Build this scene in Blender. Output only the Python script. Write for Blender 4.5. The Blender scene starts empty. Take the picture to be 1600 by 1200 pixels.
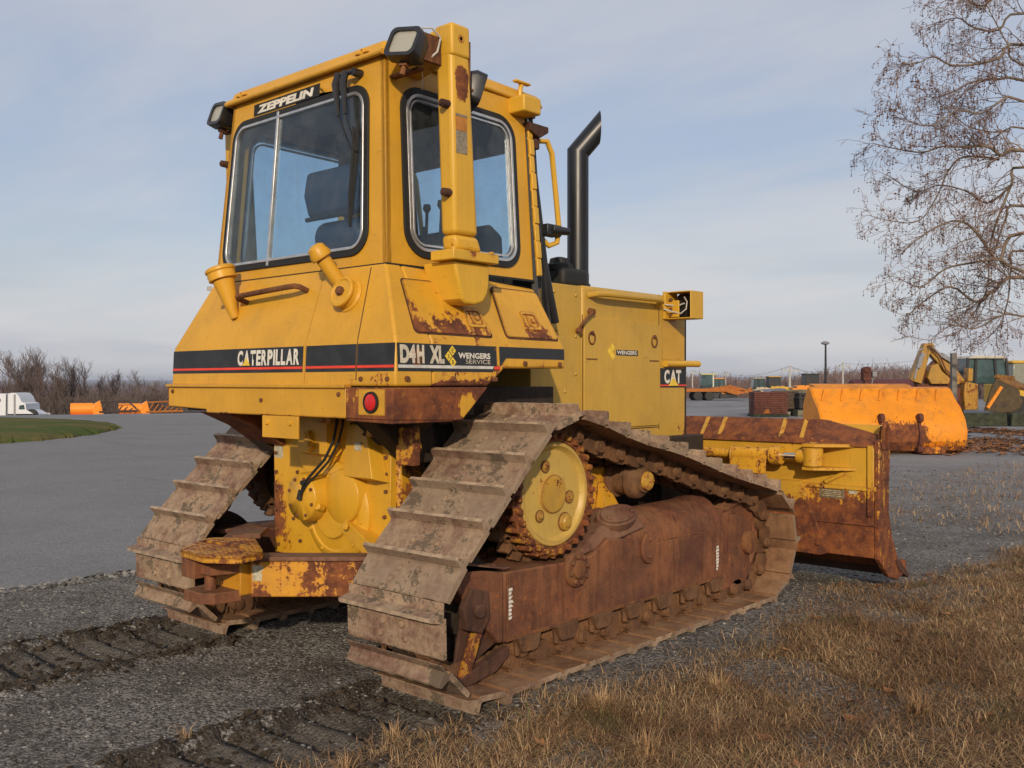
import bpy, bmesh, math, random
import numpy as np
from mathutils import Vector, Matrix, Euler
from mathutils.geometry import tessellate_polygon
PI = math.pi
random.seed(7)
sc = bpy.context.scene
COL = sc.collection

# ---------------------------------------------------------------- camera
F_PX, CAM_H, HOR, PSI = 1510.0, 1.35, 598.0, math.radians(41.8)
FWD = Vector((math.cos(PSI), math.sin(PSI), 0)); RGT = Vector((math.sin(PSI), -math.cos(PSI), 0))
CAM = Vector((-2.849, -3.896, CAM_H))
cd = bpy.data.cameras.new('camera'); cam = bpy.data.objects.new('camera', cd); COL.objects.link(cam)
cam.location = CAM; cam.rotation_euler = (PI/2, 0, -(PI/2 - PSI))
cd.sensor_width = 36; cd.lens = F_PX/1600*36; cd.clip_end = 20000; cd.clip_start = .05
cd.shift_y = (HOR-600)/1600
sc.camera = cam

def gp(px, dist, z=0.0):
    """ground point under a picture column at a distance"""
    p = CAM + FWD*dist + RGT*((px-800)/F_PX*dist); p.z = z; return p
def zr(py, dist): return CAM_H + (HOR-py)/F_PX*dist
LOCAL_ROT = math.atan2(RGT.y, RGT.x)

# ---------------------------------------------------------------- object helpers
def tag(o, label=None, cat=None, group=None, kind=None):
    if label: o['label'] = label
    if cat: o['category'] = cat
    if group: o['group'] = group
    if kind: o['kind'] = kind
    return o
def empty(name, loc=(0,0,0), rz=0, label=None, cat=None, group=None):
    o = bpy.data.objects.new(name, None); COL.objects.link(o)
    o.location = loc; o.rotation_euler = (0,0,rz); o.empty_display_size = .2
    return tag(o, label, cat, group)
def copy_tree(o, parent=None):
    c = o.copy(); COL.objects.link(c); c.parent = parent
    for ch in [k for k in bpy.data.objects if k.parent == o]: copy_tree(ch, c)
    return c

class MB:
    def __init__(s): s.v = []; s.f = []; s.m = []; s.mi = 0
    def add(s, vs, fs, M=None):
        n = len(s.v)
        for p in vs:
            p = Vector(p)
            if M is not None: p = M @ p
            s.v.append((p.x,p.y,p.z))
        for f in fs: s.f.append([n+i for i in f]); s.m.append(s.mi)
        return s
    def box(s, lo, hi, M=None):
        x0,y0,z0 = lo; x1,y1,z1 = hi
        return s.add([(x0,y0,z0),(x1,y0,z0),(x1,y1,z0),(x0,y1,z0),(x0,y0,z1),(x1,y0,z1),(x1,y1,z1),(x0,y1,z1)],
              [(3,2,1,0),(4,5,6,7),(0,1,5,4),(1,2,6,5),(2,3,7,6),(3,0,4,7)], M)
    def hexa(s, a, b):
        """two quads a (4 pts) and b (4 pts) joined"""
        return s.add(list(a)+list(b), [(3,2,1,0),(4,5,6,7),(0,1,5,4),(1,2,6,5),(2,3,7,6),(3,0,4,7)])
    def cyl(s, p0, p1, r0, r1=None, n=20, caps=True, M=None):
        p0 = Vector(p0); p1 = Vector(p1); r1 = r0 if r1 is None else r1
        d = (p1-p0).normalized(); u = d.orthogonal().normalized(); w = d.cross(u)
        vs = []
        for p,r in ((p0,r0),(p1,r1)):
            for i in range(n):
                a = 2*PI*i/n; vs.append(p+u*(r*math.cos(a))+w*(r*math.sin(a)))
        fs = [(i,(i+1)%n,n+(i+1)%n,n+i) for i in range(n)]
        if caps: fs += [tuple(range(n-1,-1,-1)), tuple(range(n,2*n))]
        return s.add(vs, fs, M)
    def lathe(s, c, axis, prof, n=32, M=None):
        """prof: list of (r, h) along axis from c"""
        c = Vector(c); d = Vector(axis).normalized(); u = d.orthogonal().normalized(); w = d.cross(u)
        vs=[]; fs=[]
        for r,h in prof:
            for i in range(n):
                a = 2*PI*i/n; vs.append(c+d*h+u*(r*math.cos(a))+w*(r*math.sin(a)))
        for k in range(len(prof)-1):
            for i in range(n): fs.append((k*n+i,k*n+(i+1)%n,(k+1)*n+(i+1)%n,(k+1)*n+i))
        if prof[0][0]>1e-4: fs.append(tuple(range(n-1,-1,-1)))
        if prof[-1][0]>1e-4: fs.append(tuple(range((len(prof)-1)*n,len(prof)*n)))
        return s.add(vs, fs, M)
    def tube(s, pts, r, n=10, M=None):
        pts = [Vector(p) for p in pts]; k = len(pts)
        rr = r if isinstance(r,(list,tuple)) else [r]*k
        vs=[]; fs=[]; u=None
        for i,p in enumerate(pts):
            d = (pts[min(i+1,k-1)]-pts[max(i-1,0)])
            d = d.normalized() if d.length>1e-9 else Vector((0,0,1))
            u = d.orthogonal().normalized() if u is None else (u-d*u.dot(d)).normalized()
            w = d.cross(u)
            for j in range(n):
                a = 2*PI*j/n; vs.append(p+u*(rr[i]*math.cos(a))+w*(rr[i]*math.sin(a)))
        for i in range(k-1):
            for j in range(n): fs.append((i*n+j,i*n+(j+1)%n,(i+1)*n+(j+1)%n,(i+1)*n+j))
        fs += [tuple(range(n-1,-1,-1)), tuple(range((k-1)*n,k*n))]
        return s.add(vs, fs, M)
    def slab(s, outer, holes, w0, w1, fn):
        """2-D outline with holes, mapped by fn(u,v,w), from w0 to w1"""
        loops = [list(outer)]+[list(h) for h in holes]
        tri = tessellate_polygon([[Vector((p[0],p[1],0)) for p in l] for l in loops])
        flat = [p for l in loops for p in l]; n = len(flat)
        vs = [fn(p[0],p[1],w0) for p in flat]+[fn(p[0],p[1],w1) for p in flat]
        fs = []
        for a,b,c in tri: fs.append((a,b,c)); fs.append((n+c,n+b,n+a))
        o = 0
        for l in loops:
            m = len(l)
            for i in range(m): fs.append((o+i,o+(i+1)%m,n+o+(i+1)%m,n+o+i))
            o += m
        return s.add(vs, fs)
    def prism(s, pts, axis, a, b, M=None):
        """pts in the plane normal to axis ('x': (y,z), 'y': (x,z), 'z': (x,y))"""
        fn = {'x':lambda u,v,w:(w,u,v),'y':lambda u,v,w:(u,w,v),'z':lambda u,v,w:(u,v,w)}[axis]
        n=len(pts); vs=[fn(u,v,a) for u,v in pts]+[fn(u,v,b) for u,v in pts]
        fs=[tuple(range(n)),tuple(range(2*n-1,n-1,-1))]+[(i,(i+1)%n,n+(i+1)%n,n+i) for i in range(n)]
        return s.add(vs,fs,M)
    def bolt(s, p, d, r=.012, h=.010, n=6):
        p=Vector(p); d=Vector(d).normalized(); return s.cyl(p-d*.002, p+d*h, r, r*.85, n)
    def mesh(s, name, mats, angle=35, smooth=True):
        me = bpy.data.meshes.new(name); me.from_pydata(s.v, [], s.f)
        mats = mats if isinstance(mats,(list,tuple)) else [mats]
        for m in mats: me.materials.append(m)
        if len(mats)>1: me.polygons.foreach_set('material_index', s.m)
        bm = bmesh.new(); bm.from_mesh(me); bmesh.ops.recalc_face_normals(bm, faces=bm.faces[:]); bm.to_mesh(me); bm.free()
        if smooth:
            me.polygons.foreach_set('use_smooth', [True]*len(me.polygons))
            me.set_sharp_from_angle(angle=math.radians(angle))
        me.update(); return me
    def build(s, name, mats, parent=None, bevel=0, seg=2, angle=35, smooth=True, label=None):
        o = bpy.data.objects.new(name, s.mesh(name, mats, angle, smooth)); COL.objects.link(o)
        if parent: o.parent = parent
        if bevel:
            b = o.modifiers.new('b','BEVEL'); b.width=bevel; b.segments=seg; b.limit_method='ANGLE'; b.angle_limit=math.radians(40)
            b.use_clamp_overlap=True
        if label: o['label']=label
        return o

def build_sep(m, name, mats, parent=None, tol=.006, **k):
    """one object per group of touching pieces"""
    par=list(range(len(m.v)))
    def fd(i):
        while par[i]!=i: par[i]=par[par[i]]; i=par[i]
        return i
    for f in m.f:
        r=fd(f[0])
        for j in f[1:]: par[fd(j)]=r
    isl={}
    for i in range(len(m.v)): isl.setdefault(fd(i),[]).append(i)
    bb=[]
    for key,ix in isl.items():
        a=np.array([m.v[i] for i in ix]); bb.append([a.min(0)-tol,a.max(0)+tol,set(ix)])
    ch=True
    while ch:
        ch=False
        for i in range(len(bb)):
            for j in range(i+1,len(bb)):
                if np.all(bb[i][0]<=bb[j][1]) and np.all(bb[j][0]<=bb[i][1]):
                    bb[i]=[np.minimum(bb[i][0],bb[j][0]),np.maximum(bb[i][1],bb[j][1]),bb[i][2]|bb[j][2]]; bb.pop(j); ch=True; break
            if ch: break
    out=[]
    for lo,hi,ix in bb:
        q=MB(); mp={}
        for i in sorted(ix): mp[i]=len(q.v); q.v.append(m.v[i])
        for f in m.f:
            if f[0] in mp: q.f.append([mp[i] for i in f]); q.m.append(0)
        out.append(q.build(name,mats,parent,**k))
    return out
def rot2(a): return Matrix.Rotation(a,4,'Z')
def T(x,y,z): return Matrix.Translation((x,y,z))

def inset(poly, d):
    """offset a convex polygon inward by d"""
    n=len(poly); P=[Vector(p) for p in poly]
    area=sum(P[i].x*P[(i+1)%n].y-P[(i+1)%n].x*P[i].y for i in range(n))
    sg=1 if area>0 else -1; L=[]
    for i in range(n):
        a,b=P[i],P[(i+1)%n]; e=(b-a).normalized(); nrm=Vector((-e.y,e.x))*sg; L.append((a+nrm*d,e))
    out=[]
    for i in range(n):
        (p,e),(q,g)=L[i-1],L[i]; den=e.x*g.y-e.y*g.x; t=((q.x-p.x)*g.y-(q.y-p.y)*g.x)/den
        out.append(tuple(p+e*t))
    return out
def fillet(poly, r, n=7):
    out=[]; k=len(poly); P=[Vector(p) for p in poly]
    for i in range(k):
        a,b,c=P[i-1],P[i],P[(i+1)%k]; u=(a-b).normalized(); w=(c-b).normalized()
        half=u.angle(w)/2; t=r/math.tan(half); s_=b+u*t; e_=b+w*t
        cen=b+(u+w).normalized()*(r/math.sin(half)); v0=s_-cen; v1=e_-cen; ang=v0.angle(v1)
        cr=1 if v0.x*v1.y-v0.y*v1.x>0 else -1
        for j in range(n+1):
            t_=cr*ang*j/n; out.append((cen.x+v0.x*math.cos(t_)-v0.y*math.sin(t_), cen.y+v0.x*math.sin(t_)+v0.y*math.cos(t_)))
    return out
def rr(poly, d, r): return fillet(inset(poly,d) if d else poly, max(r,.004))

def text(name, s, org, u, v, h, w, mat, parent, shear=0, bold=0.0, spacing=1.0, thick=.0008, angle=0):
    """lettering on a plane: org bottom-left, u across, v up, h height, w total width"""
    cu = bpy.data.curves.new(name,'FONT'); cu.body=s; cu.size=1; cu.shear=shear; cu.offset=bold; cu.space_character=spacing; cu.resolution_u=4
    o = bpy.data.objects.new(name,cu); me = bpy.data.meshes.new_from_object(o); bpy.data.objects.remove(o)
    n=len(me.vertices); co=np.empty(n*3); me.vertices.foreach_get('co',co); co=co.reshape(-1,3)
    mn=co.min(0); mx=co.max(0); co[:,0]=(co[:,0]-mn[0])/(mx[0]-mn[0])*w; co[:,1]=(co[:,1]-mn[1])/(mx[1]-mn[1])*h
    u=np.array(Vector(u).normalized()); v=np.array(Vector(v).normalized()); nn=np.cross(u,v)
    out=np.array(Vector(org))[None]+co[:,:1]*u+co[:,1:2]*v+nn[None]*.0
    me.vertices.foreach_set('co',out.ravel()); me.materials.clear(); me.materials.append(mat); me.update()
    ob=bpy.data.objects.new(name,me); COL.objects.link(ob); ob.parent=parent
    return ob
# ---------------------------------------------------------------- materials
class NT:
    def __init__(s, name):
        s.m = bpy.data.materials.new(name); s.m.use_nodes=True; s.t=s.m.node_tree; s.t.nodes.clear()
        s.out=s.n('ShaderNodeOutputMaterial')
    def n(s, typ, **k):
        x=s.t.nodes.new(typ)
        for a,b in k.items(): setattr(x,a,b)
        return x
    def l(s,a,b): s.t.links.new(a,b)
    def val(s, x, sock):
        if hasattr(x,'is_output') or hasattr(x,'links'): s.l(x,sock)
        else: sock.default_value = x
    def pos(s): 
        return s.n('ShaderNodeNewGeometry').outputs['Position']
    def obj(s): return s.n('ShaderNodeTexCoord').outputs['Object']
    def scale(s, vec, sx,sy,sz, off=(0,0,0)):
        m=s.n('ShaderNodeMapping'); s.l(vec,m.inputs['Vector']); m.inputs['Scale'].default_value=(sx,sy,sz); m.inputs['Location'].default_value=off
        return m.outputs[0]
    def noise(s, vec, sc_, det=4, rough=.6, dist=0):
        x=s.n('ShaderNodeTexNoise'); s.l(vec,x.inputs['Vector']); x.inputs['Scale'].default_value=sc_; x.inputs['Detail'].default_value=det
        x.inputs['Roughness'].default_value=rough; x.inputs['Distortion'].default_value=dist; return x.outputs['Fac']
    def vor(s, vec, sc_, out='Distance', feature='F1'):
        x=s.n('ShaderNodeTexVoronoi',feature=feature); s.l(vec,x.inputs['Vector']); x.inputs['Scale'].default_value=sc_; return x.outputs[out]
    def math(s, op, a, b=0.0, clamp=False):
        x=s.n('ShaderNodeMath',operation=op,use_clamp=clamp); s.val(a,x.inputs[0]); s.val(b,x.inputs[1]); return x.outputs[0]
    def ramp(s, fac, lo, hi, a=0.0, b=1.0):
        x=s.n('ShaderNodeMapRange',interpolation_type='SMOOTHSTEP'); s.val(fac,x.inputs[0]); s.val(lo,x.inputs[1]); s.val(hi,x.inputs[2]); s.val(a,x.inputs[3]); s.val(b,x.inputs[4]); return x.outputs[0]
    def mix(s, fac, a, b, mode='MIX'):
        x=s.n('ShaderNodeMix',data_type='RGBA',blend_type=mode); s.val(fac,x.inputs[0])
        for c,i in ((a,6),(b,7)):
            if isinstance(c,(tuple,list)): x.inputs[i].default_value=(*c[:3],1)
            else: s.l(c,x.inputs[i])
        return x.outputs[2]
    def bump(s, h, strength=.3, dist=.01, nrm=None):
        x=s.n('ShaderNodeBump'); x.inputs['Strength'].default_value=strength; x.inputs['Distance'].default_value=dist; s.l(h,x.inputs['Height'])
        if nrm is not None: s.l(nrm,x.inputs['Normal'])
        return x.outputs[0]
    def bsdf(s, col, rough=.6, metal=0.0, nrm=None, spec=.4, coat=0.0):
        x=s.n('ShaderNodeBsdfPrincipled')
        if isinstance(col,(tuple,list)): x.inputs['Base Color'].default_value=(*col[:3],1)
        else: s.l(col,x.inputs['Base Color'])
        s.val(rough,x.inputs['Roughness']); s.val(metal,x.inputs['Metallic']); x.inputs['Specular IOR Level'].default_value=spec
        x.inputs['Coat Weight'].default_value=coat
        if nrm is not None: s.l(nrm,x.inputs['Normal'])
        s.l(x.outputs[0],s.out.inputs['Surface']); return x

YEL=(.61,.315,.024)
def rustcol(t, vec, dark=0.0):
    a=t.noise(vec,9,5,.7); b=t.noise(vec,38,3,.6)
    c=t.mix(t.ramp(a,.35,.68),(.085,.026,.014),(.24,.074,.021))
    c=t.mix(t.ramp(b,.55,.75,0,.75),c,(.34,.13,.03))
    return c
def paint(name, base=YEL, rust=.30, zlo=None, zhi=None, zamt=.3, spots=(), edge=.5, dirt=.25, seed=0.0, rough=.42, streak=.05, sc_=1.0, fade=.0):
    """worn machine paint; rust: threshold 0..1 share, zlo..zhi: more rust towards zlo, spots: (x,y,z,radius,amount)"""
    t=NT(name); p=t.scale(t.pos(),1,1,1,(seed,seed*.7,seed*1.3)); P0=t.pos()
    big=t.noise(p,2.2*sc_,4,.6); med=t.noise(p,14*sc_,5,.7); fine=t.noise(p,60*sc_,3,.6)
    st=t.noise(t.scale(p,38,38,2.2),1,4,.6)
    v=t.math('ADD',t.math('MULTIPLY',big,.35),t.math('MULTIPLY',med,.45)); v=t.math('ADD',v,t.math('MULTIPLY',fine,.2))
    add=rust-.5
    tot=t.math('ADD',v,add*.5)
    tot=t.math('ADD',tot,t.math('MULTIPLY',t.math('SUBTRACT',st,.5),streak*3))
    if zlo is not None:
        sep=t.n('ShaderNodeSeparateXYZ'); t.l(P0,sep.inputs[0])
        tot=t.math('ADD',tot,t.ramp(sep.outputs[2],zlo,zhi,zamt,0.0))
    for (x,y,z,r,a) in spots:
        d=t.n('ShaderNodeVectorMath',operation='DISTANCE'); t.l(P0,d.inputs[0]); d.inputs[1].default_value=(x,y,z)
        tot=t.math('ADD',tot,t.ramp(d.outputs['Value'],r*.2,r,a,0.0))
    if edge:
        bv=t.n('ShaderNodeBevel',samples=3); bv.inputs['Radius'].default_value=.012
        g=t.n('ShaderNodeNewGeometry'); dt=t.n('ShaderNodeVectorMath',operation='DOT_PRODUCT'); t.l(bv.outputs[0],dt.inputs[0]); t.l(g.outputs['Normal'],dt.inputs[1])
        e=t.ramp(dt.outputs['Value'],.995,.75,0.0,edge*.40); tot=t.math('ADD',tot,e)
    mask=t.ramp(tot,.585,.605)
    halo=t.ramp(tot,.535,.60)
    c=t.mix(t.ramp(big,.3,.7),tuple(x*.90 for x in base),tuple(min(1,x*1.08) for x in base))
    c=t.mix(t.ramp(st,.45,.75,0,.22),c,tuple(x*.72 for x in base))
    c=t.mix(t.math('MULTIPLY',t.ramp(t.noise(p,5,6,.75),.45,.75),dirt),c,(.16,.115,.06))
    sc1=t.noise(t.scale(p,14,14,150),1,2,.5,.6); sc2=t.noise(t.scale(p,150,150,9),1,2,.5,.6); c=t.mix(t.math('MULTIPLY',t.math('MULTIPLY',t.ramp(sc1,.66,.70),t.ramp(med,.45,.6)),.55),c,tuple(x*.45 for x in base)); c=t.mix(t.math('MULTIPLY',t.ramp(sc2,.67,.71),.45),c,tuple(x*.5+.03 for x in base))
    if fade: c=t.mix(fade,c,(.42,.30,.12))
    c=t.mix(t.math('MULTIPLY',halo,.55),c,(.40,.13,.015))
    c=t.mix(mask,c,rustcol(t,p))
    h=t.math('ADD',t.math('MULTIPLY',mask,-.4),t.math('MULTIPLY',t.math('MULTIPLY',fine,mask),.6))
    nb=t.bump(h,.35,.004); 
    wav=t.bump(t.noise(p,3.5,2,.5),.12,.02,nb)
    r=t.ramp(mask,0,1,rough,.85); r=t.math('ADD',r,t.math('MULTIPLY',t.math('SUBTRACT',med,.5),.25))
    t.bsdf(c,r,0,wav,.4); return t.m
def rusty(name, a=(.085,.034,.022), b=(.20,.085,.040), orange=.35, dust=.3, yellow=0.0, seed=0., dustcol=(.20,.135,.085), rough=.8, mid=6):
    t=NT(name); p=t.scale(t.pos(),1,1,1,(seed,seed*.6,seed*1.7))
    n1=t.noise(p,mid,6,.7); n2=t.noise(p,30,5,.7); n3=t.noise(p,2.3,4,.6); st=t.noise(t.scale(p,30,30,2.5),1,4,.6)
    c=t.mix(t.ramp(n1,.32,.68),a,b)
    c=t.mix(t.math('MULTIPLY',t.ramp(n2,.55,.72),t.ramp(n3,.4,.65,0,orange)),c,(.42,.13,.018))
    c=t.mix(t.ramp(st,.45,.72,0,.55),c,tuple(x*.55 for x in a)); c=t.mix(t.ramp(t.noise(p,75,3,.7),.58,.66,0,.6),c,tuple(x*.4 for x in a))
    if yellow: 
        c=t.mix(t.ramp(t.math('ADD',t.math('MULTIPLY',n1,.5),t.math('MULTIPLY',n2,.5)),.62-yellow*.3,.64-yellow*.3),c,(.52,.27,.03))
    g=t.n('ShaderNodeNewGeometry'); s_=t.n('ShaderNodeSeparateXYZ'); t.l(g.outputs['Normal'],s_.inputs[0])
    up=t.ramp(s_.outputs[2],.1,.95,.35,1.0)
    c=t.mix(t.math('MULTIPLY',t.math('MULTIPLY',t.ramp(t.noise(p,4.5,6,.75),.38,.62),dust),up),c,dustcol)
    nb=t.bump(t.math('ADD',n2,t.math('MULTIPLY',t.noise(p,110,3,.6),.4)),.45,.006)
    t.bsdf(c,rough,0,nb,.3); return t.m
def plain(name, col, rough=.5, metal=0, spec=.4, var=.12, bump=.0, sc_=12, coat=0):
    t=NT(name); p=t.pos(); n=t.noise(p,sc_,5,.65)
    c=t.mix(t.ramp(n,.3,.7),tuple(x*(1-var) for x in col),tuple(min(1,x*(1+var)) for x in col))
    r=t.math('ADD',t.math('MULTIPLY',t.math('SUBTRACT',n,.5),.2),rough)
    t.bsdf(c,r,metal,t.bump(t.noise(p,sc_*6,3),bump,.003) if bump else None,spec,coat); return t.m
def shoe_mat():
    t=NT('dusty_track_steel'); p=t.pos()
    n1=t.noise(p,7,6,.72); n2=t.noise(p,26,5,.7); n3=t.noise(p,90,3,.6); n0=t.noise(p,2.6,3,.6)
    c=t.mix(t.ramp(n2,.35,.65),(.135,.070,.048),(.25,.150,.105))
    oi=t.n('ShaderNodeObjectInfo')
    # scratches along the shoe
    sx=t.noise(t.scale(p,60,5,60),1,3,.6)
    c=t.mix(t.ramp(sx,.52,.72,0,.35),c,(.30,.22,.18))
    dust=t.ramp(t.math('ADD',t.math('MULTIPLY',n1,.55),t.math('MULTIPLY',n0,.45)),.40,.56)
    dc=t.mix(t.ramp(n2,.3,.7),(.31,.215,.140),(.43,.315,.205))
    c=t.mix(t.math('MULTIPLY',dust,.85),c,dc)
    g=t.n('ShaderNodeNewGeometry'); s_=t.n('ShaderNodeSeparateXYZ'); t.l(g.outputs['Normal'],s_.inputs[0])
    c=t.mix(t.ramp(oi.outputs['Random'],.0,1.,.0,.38),c,(.09,.055,.04)); c=t.mix(t.ramp(oi.outputs['Random'],.75,.95,0,.35),c,(.36,.28,.19))
    mud=t.ramp(t.math('ADD',n1,t.math('MULTIPLY',t.math('SUBTRACT',n3,.5),.25)),.55,.60)
    c=t.mix(t.math('MULTIPLY',mud,.8),c,(.085,.065,.045))
    h=t.math('ADD',t.math('MULTIPLY',n2,.5),t.math('ADD',t.math('MULTIPLY',n3,.3),t.math('MULTIPLY',dust,.5)))
    t.bsdf(c,.82,0,t.bump(h,.5,.008),.25); return t.m
def glass(name, tint=(.80,.885,.93), refl=.06, trans=.62):
    t=NT(name); tr=t.n('ShaderNodeBsdfTransparent'); tr.inputs[0].default_value=(*[x*trans/.62 for x in tint],1)
    gl=t.n('ShaderNodeBsdfGlossy'); gl.inputs['Roughness'].default_value=.03; gl.inputs[0].default_value=(.9,.95,1,1)
    lw=t.n('ShaderNodeLayerWeight'); lw.inputs[0].default_value=.5; frf=t.math('MULTIPLY',t.math('POWER',lw.outputs['Facing'],4.0),.55)
    dif=t.n('ShaderNodeBsdfDiffuse'); dif.inputs[0].default_value=(.35,.36,.36,1)
    mx=t.n('ShaderNodeMixShader'); t.val(t.math('ADD',frf,refl*.6),mx.inputs[0]); t.l(tr.outputs[0],mx.inputs[1]); t.l(gl.outputs[0],mx.inputs[2])
    m2=t.n('ShaderNodeMixShader'); t.val(t.ramp(t.noise(t.pos(),6,6,.75),.35,.75,.01,.09),m2.inputs[0]); t.l(mx.outputs[0],m2.inputs[1]); t.l(dif.outputs[0],m2.inputs[2])
    t.l(m2.outputs[0],t.out.inputs['Surface']); return t.m

M={}
M['body']=paint('body_paint',rust=.34,zlo=1.196,zhi=1.216,zamt=.13,edge=.65,dirt=.20,streak=.03,spots=[(-.22,-.80,1.33,.16,.16),(-.12,-.69,1.87,.06,.14),(-.215,-.62,1.335,.12,.12),(-.2,.0,1.21,.10,.05)])
M['sidebody']=paint('side_body_paint',rust=.39,zlo=1.338,zhi=1.372,zamt=.17,edge=.8,dirt=.22,streak=.05,seed=3.1,spots=[(-.10,-.71,1.85,.07,.18),(-.13,-.78,1.72,.06,.12),(-.17,-.86,1.58,.07,.12),(.35,-.89,1.56,.22,.10),(.05,-.85,1.53,.12,.12),(.10,-.9,1.35,.25,.09),(.42,-.9,1.36,.16,.12),(.62,-.87,1.56,.14,.10),(-.05,-.89,1.45,.05,.20),(.78,-.90,1.41,.2,.10)])
M['panel']=paint('access_panel_paint',rust=.42,edge=.9,dirt=.2,streak=.10,seed=8.3,sc_=1.3,spots=[(-.055,-.80,1.68,.09,.11),(-.07,-.86,1.57,.10,.17),(-.045,-.75,1.77,.06,.12),(.15,-.88,1.56,.14,.10),(.2,-.88,1.55,.20,.12),(.0,-.84,1.58,.12,.10),(.36,-.87,1.56,.12,.13),(.74,-.87,1.58,.15,.19),(.62,-.87,1.6,.10,.10)])
M['cab']=paint('cab_paint',rust=.28,edge=.15,dirt=.12,streak=.02,seed=5.5)
M['hood']=paint('hood_paint',base=(.50,.30,.045),rust=.24,edge=.3,dirt=.18,streak=.03,seed=2.2,spots=[(2.75,-.41,1.05,.22,.18),(2.5,-.41,1.15,.10,.08),(1.45,-.41,1.75,.05,.1),(2.8,-.41,1.35,.05,.1)])
M['apronside']=paint('rusted_skirt',rust=.97,edge=.1,seed=1.7,streak=.08,dirt=.3,spots=[(.20,-.9,1.25,.10,-.22)])
M['endrust']=paint('rusted_end_plate',rust=.88,edge=.1,seed=23.,streak=.2,dirt=.3)
M['post']=paint('post_paint',base=(.62,.35,.030),rust=.26,edge=.3,dirt=.08,streak=.02,seed=9.1,spots=[(.165,-.91,2.70,.08,.30),(.17,-.91,2.61,.07,.26),(.17,-.91,2.65,.06,.22),(.2,-.93,1.93,.09,.17),(.11,-.9,1.96,.06,.16),(.33,-.93,1.93,.06,.15),(.12,-.90,2.10,.05,.12)])
M['casting']=paint('casting_paint',base=(.62,.33,.022),rust=.27,edge=.35,dirt=.12,seed=4.4,rough=.38,streak=.02,spots=[(.15,.50,.75,.24,.24),(.15,.42,.55,.22,.2),(.15,.5,1.0,.12,.1),(.15,-.52,.8,.12,.1)])
M['caserust']=paint('case_edge_rusted',rust=.78,edge=.2,seed=14.,streak=.03)
M['drawbar']=paint('drawbar_paint',base=(.56,.26,.02),rust=.55,edge=.6,dirt=.2,seed=6.6,sc_=1.4,spots=[(-.1,-.5,.47,.28,.12),(-.4,-.18,.40,.1,.1)])
M['bladepaint']=paint('blade_paint',base=(.56,.31,.03),rust=.37,zlo=.38,zhi=.80,zamt=.36,edge=.5,dirt=.2,seed=7.7,streak=.06,spots=[(3.2,-1.2,.75,.2,.03)])
M['bladetop']=paint('blade_top_rust',rust=.90,edge=.0,seed=12.3,sc_=1.5,streak=.03)
M['cylpaint']=paint('cylinder_paint',rust=.56,edge=.5,seed=21.,sc_=1.6)
M['hub']=paint('hub_paint',base=(.52,.34,.07),rust=.38,edge=.75,dirt=.35,seed=10.1,sc_=1.4,fade=.15)
M['hubrim']=paint('hub_rim_paint',base=(.52,.30,.04),rust=.55,edge=.8,dirt=.4,seed=11.1,sc_=1.4)
M['grate']=paint('grate_paint',base=(.58,.28,.02),rust=.64,edge=.5,seed=71.,sc_=2.)
M['ring']=paint('bolt_ring_paint',base=(.45,.24,.03),rust=.74,edge=.4,seed=33.,sc_=1.5,dirt=.4)
M['frame']=rusty('track_frame_rust',a=(.092,.033,.022),b=(.235,.088,.038),orange=1.0,dust=.40,seed=2.,mid=4,dustcol=(.27,.155,.07))
M['frametop']=rusty('track_frame_rust_top',a=(.12,.052,.033),b=(.20,.09,.055),orange=.15,dust=.6,seed=5.,dustcol=(.235,.145,.08))
M['chain']=rusty('chain_rust',a=(.085,.040,.022),b=(.19,.090,.040),orange=.3,dust=.5,seed=9.,dustcol=(.20,.12,.06))
M['boss']=rusty('boss_rust',a=(.10,.038,.022),b=(.22,.09,.03),orange=.9,dust=.2,seed=19.)
M['dark']=rusty('grimy_shade_steel',a=(.018,.013,.010),b=(.045,.030,.020),orange=.1,dust=.3,seed=3.,dustcol=(.07,.05,.03))  # near-black grime; also stands in for shade in the track hollow
M['darkrust']=rusty('dark_rust',a=(.045,.020,.015),b=(.10,.045,.028),orange=.3,dust=.2,seed=4.)
M['shoe']=shoe_mat(); M['shoetip']=plain('worn_grouser_tip',(.31,.225,.15),.65,var=.4,bump=.3,sc_=18); M['shoein']=rusty('shoe_inner_rust',a=(.15,.070,.035),b=(.26,.135,.065),orange=.3,dust=.75,seed=13.,dustcol=(.33,.20,.11),mid=4)
M['black']=plain('black_paint',(.018,.018,.02),.38,spec=.5)
M['exhaust']=plain('exhaust_black',(.010,.010,.012),.36,spec=.5,sc_=5)
M['rubber']=plain('black_rubber',(.016,.016,.015),.62)
M['alu']=plain('aluminium_trim',(.62,.60,.57),.35,metal=.85,var=.15)
M['chrome']=plain('chrome_rod',(.75,.75,.75),.12,metal=1,var=.05)
M['seat']=plain('seat_vinyl',(.035,.050,.085),.55)
M['liner']=plain('cab_liner',(.035,.035,.036),.8)
M['glass']=glass('cab_glass')
M['glassdark']=glass('door_glass',tint=(.52,.58,.57),refl=.08)
M['stripe']=plain('black_stripe',(.022,.024,.027),.5,var=.35,sc_=9)
M['sidestripe']=paint('worn_side_stripe',base=(.022,.024,.027),rust=.30,edge=0,dirt=.05,seed=50.,sc_=1.6,spots=[(-.095,-.89,1.47,.055,.22),(-.085,-.89,1.42,.04,.16),(.41,-.89,1.50,.06,.12)])
M['redline']=plain('red_line',(.72,.055,.025),.5)
M['whiteline']=plain('white_line',(.52,.50,.46),.6,var=.2)
M['white']=plain('white_lettering',(.66,.62,.54),.6,var=.12,sc_=25)
M['cream']=plain('cream_lettering',(.55,.49,.38),.6,var=.2,sc_=25)
M['triyellow']=plain('emblem_yellow',(.72,.50,.05),.5)
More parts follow.
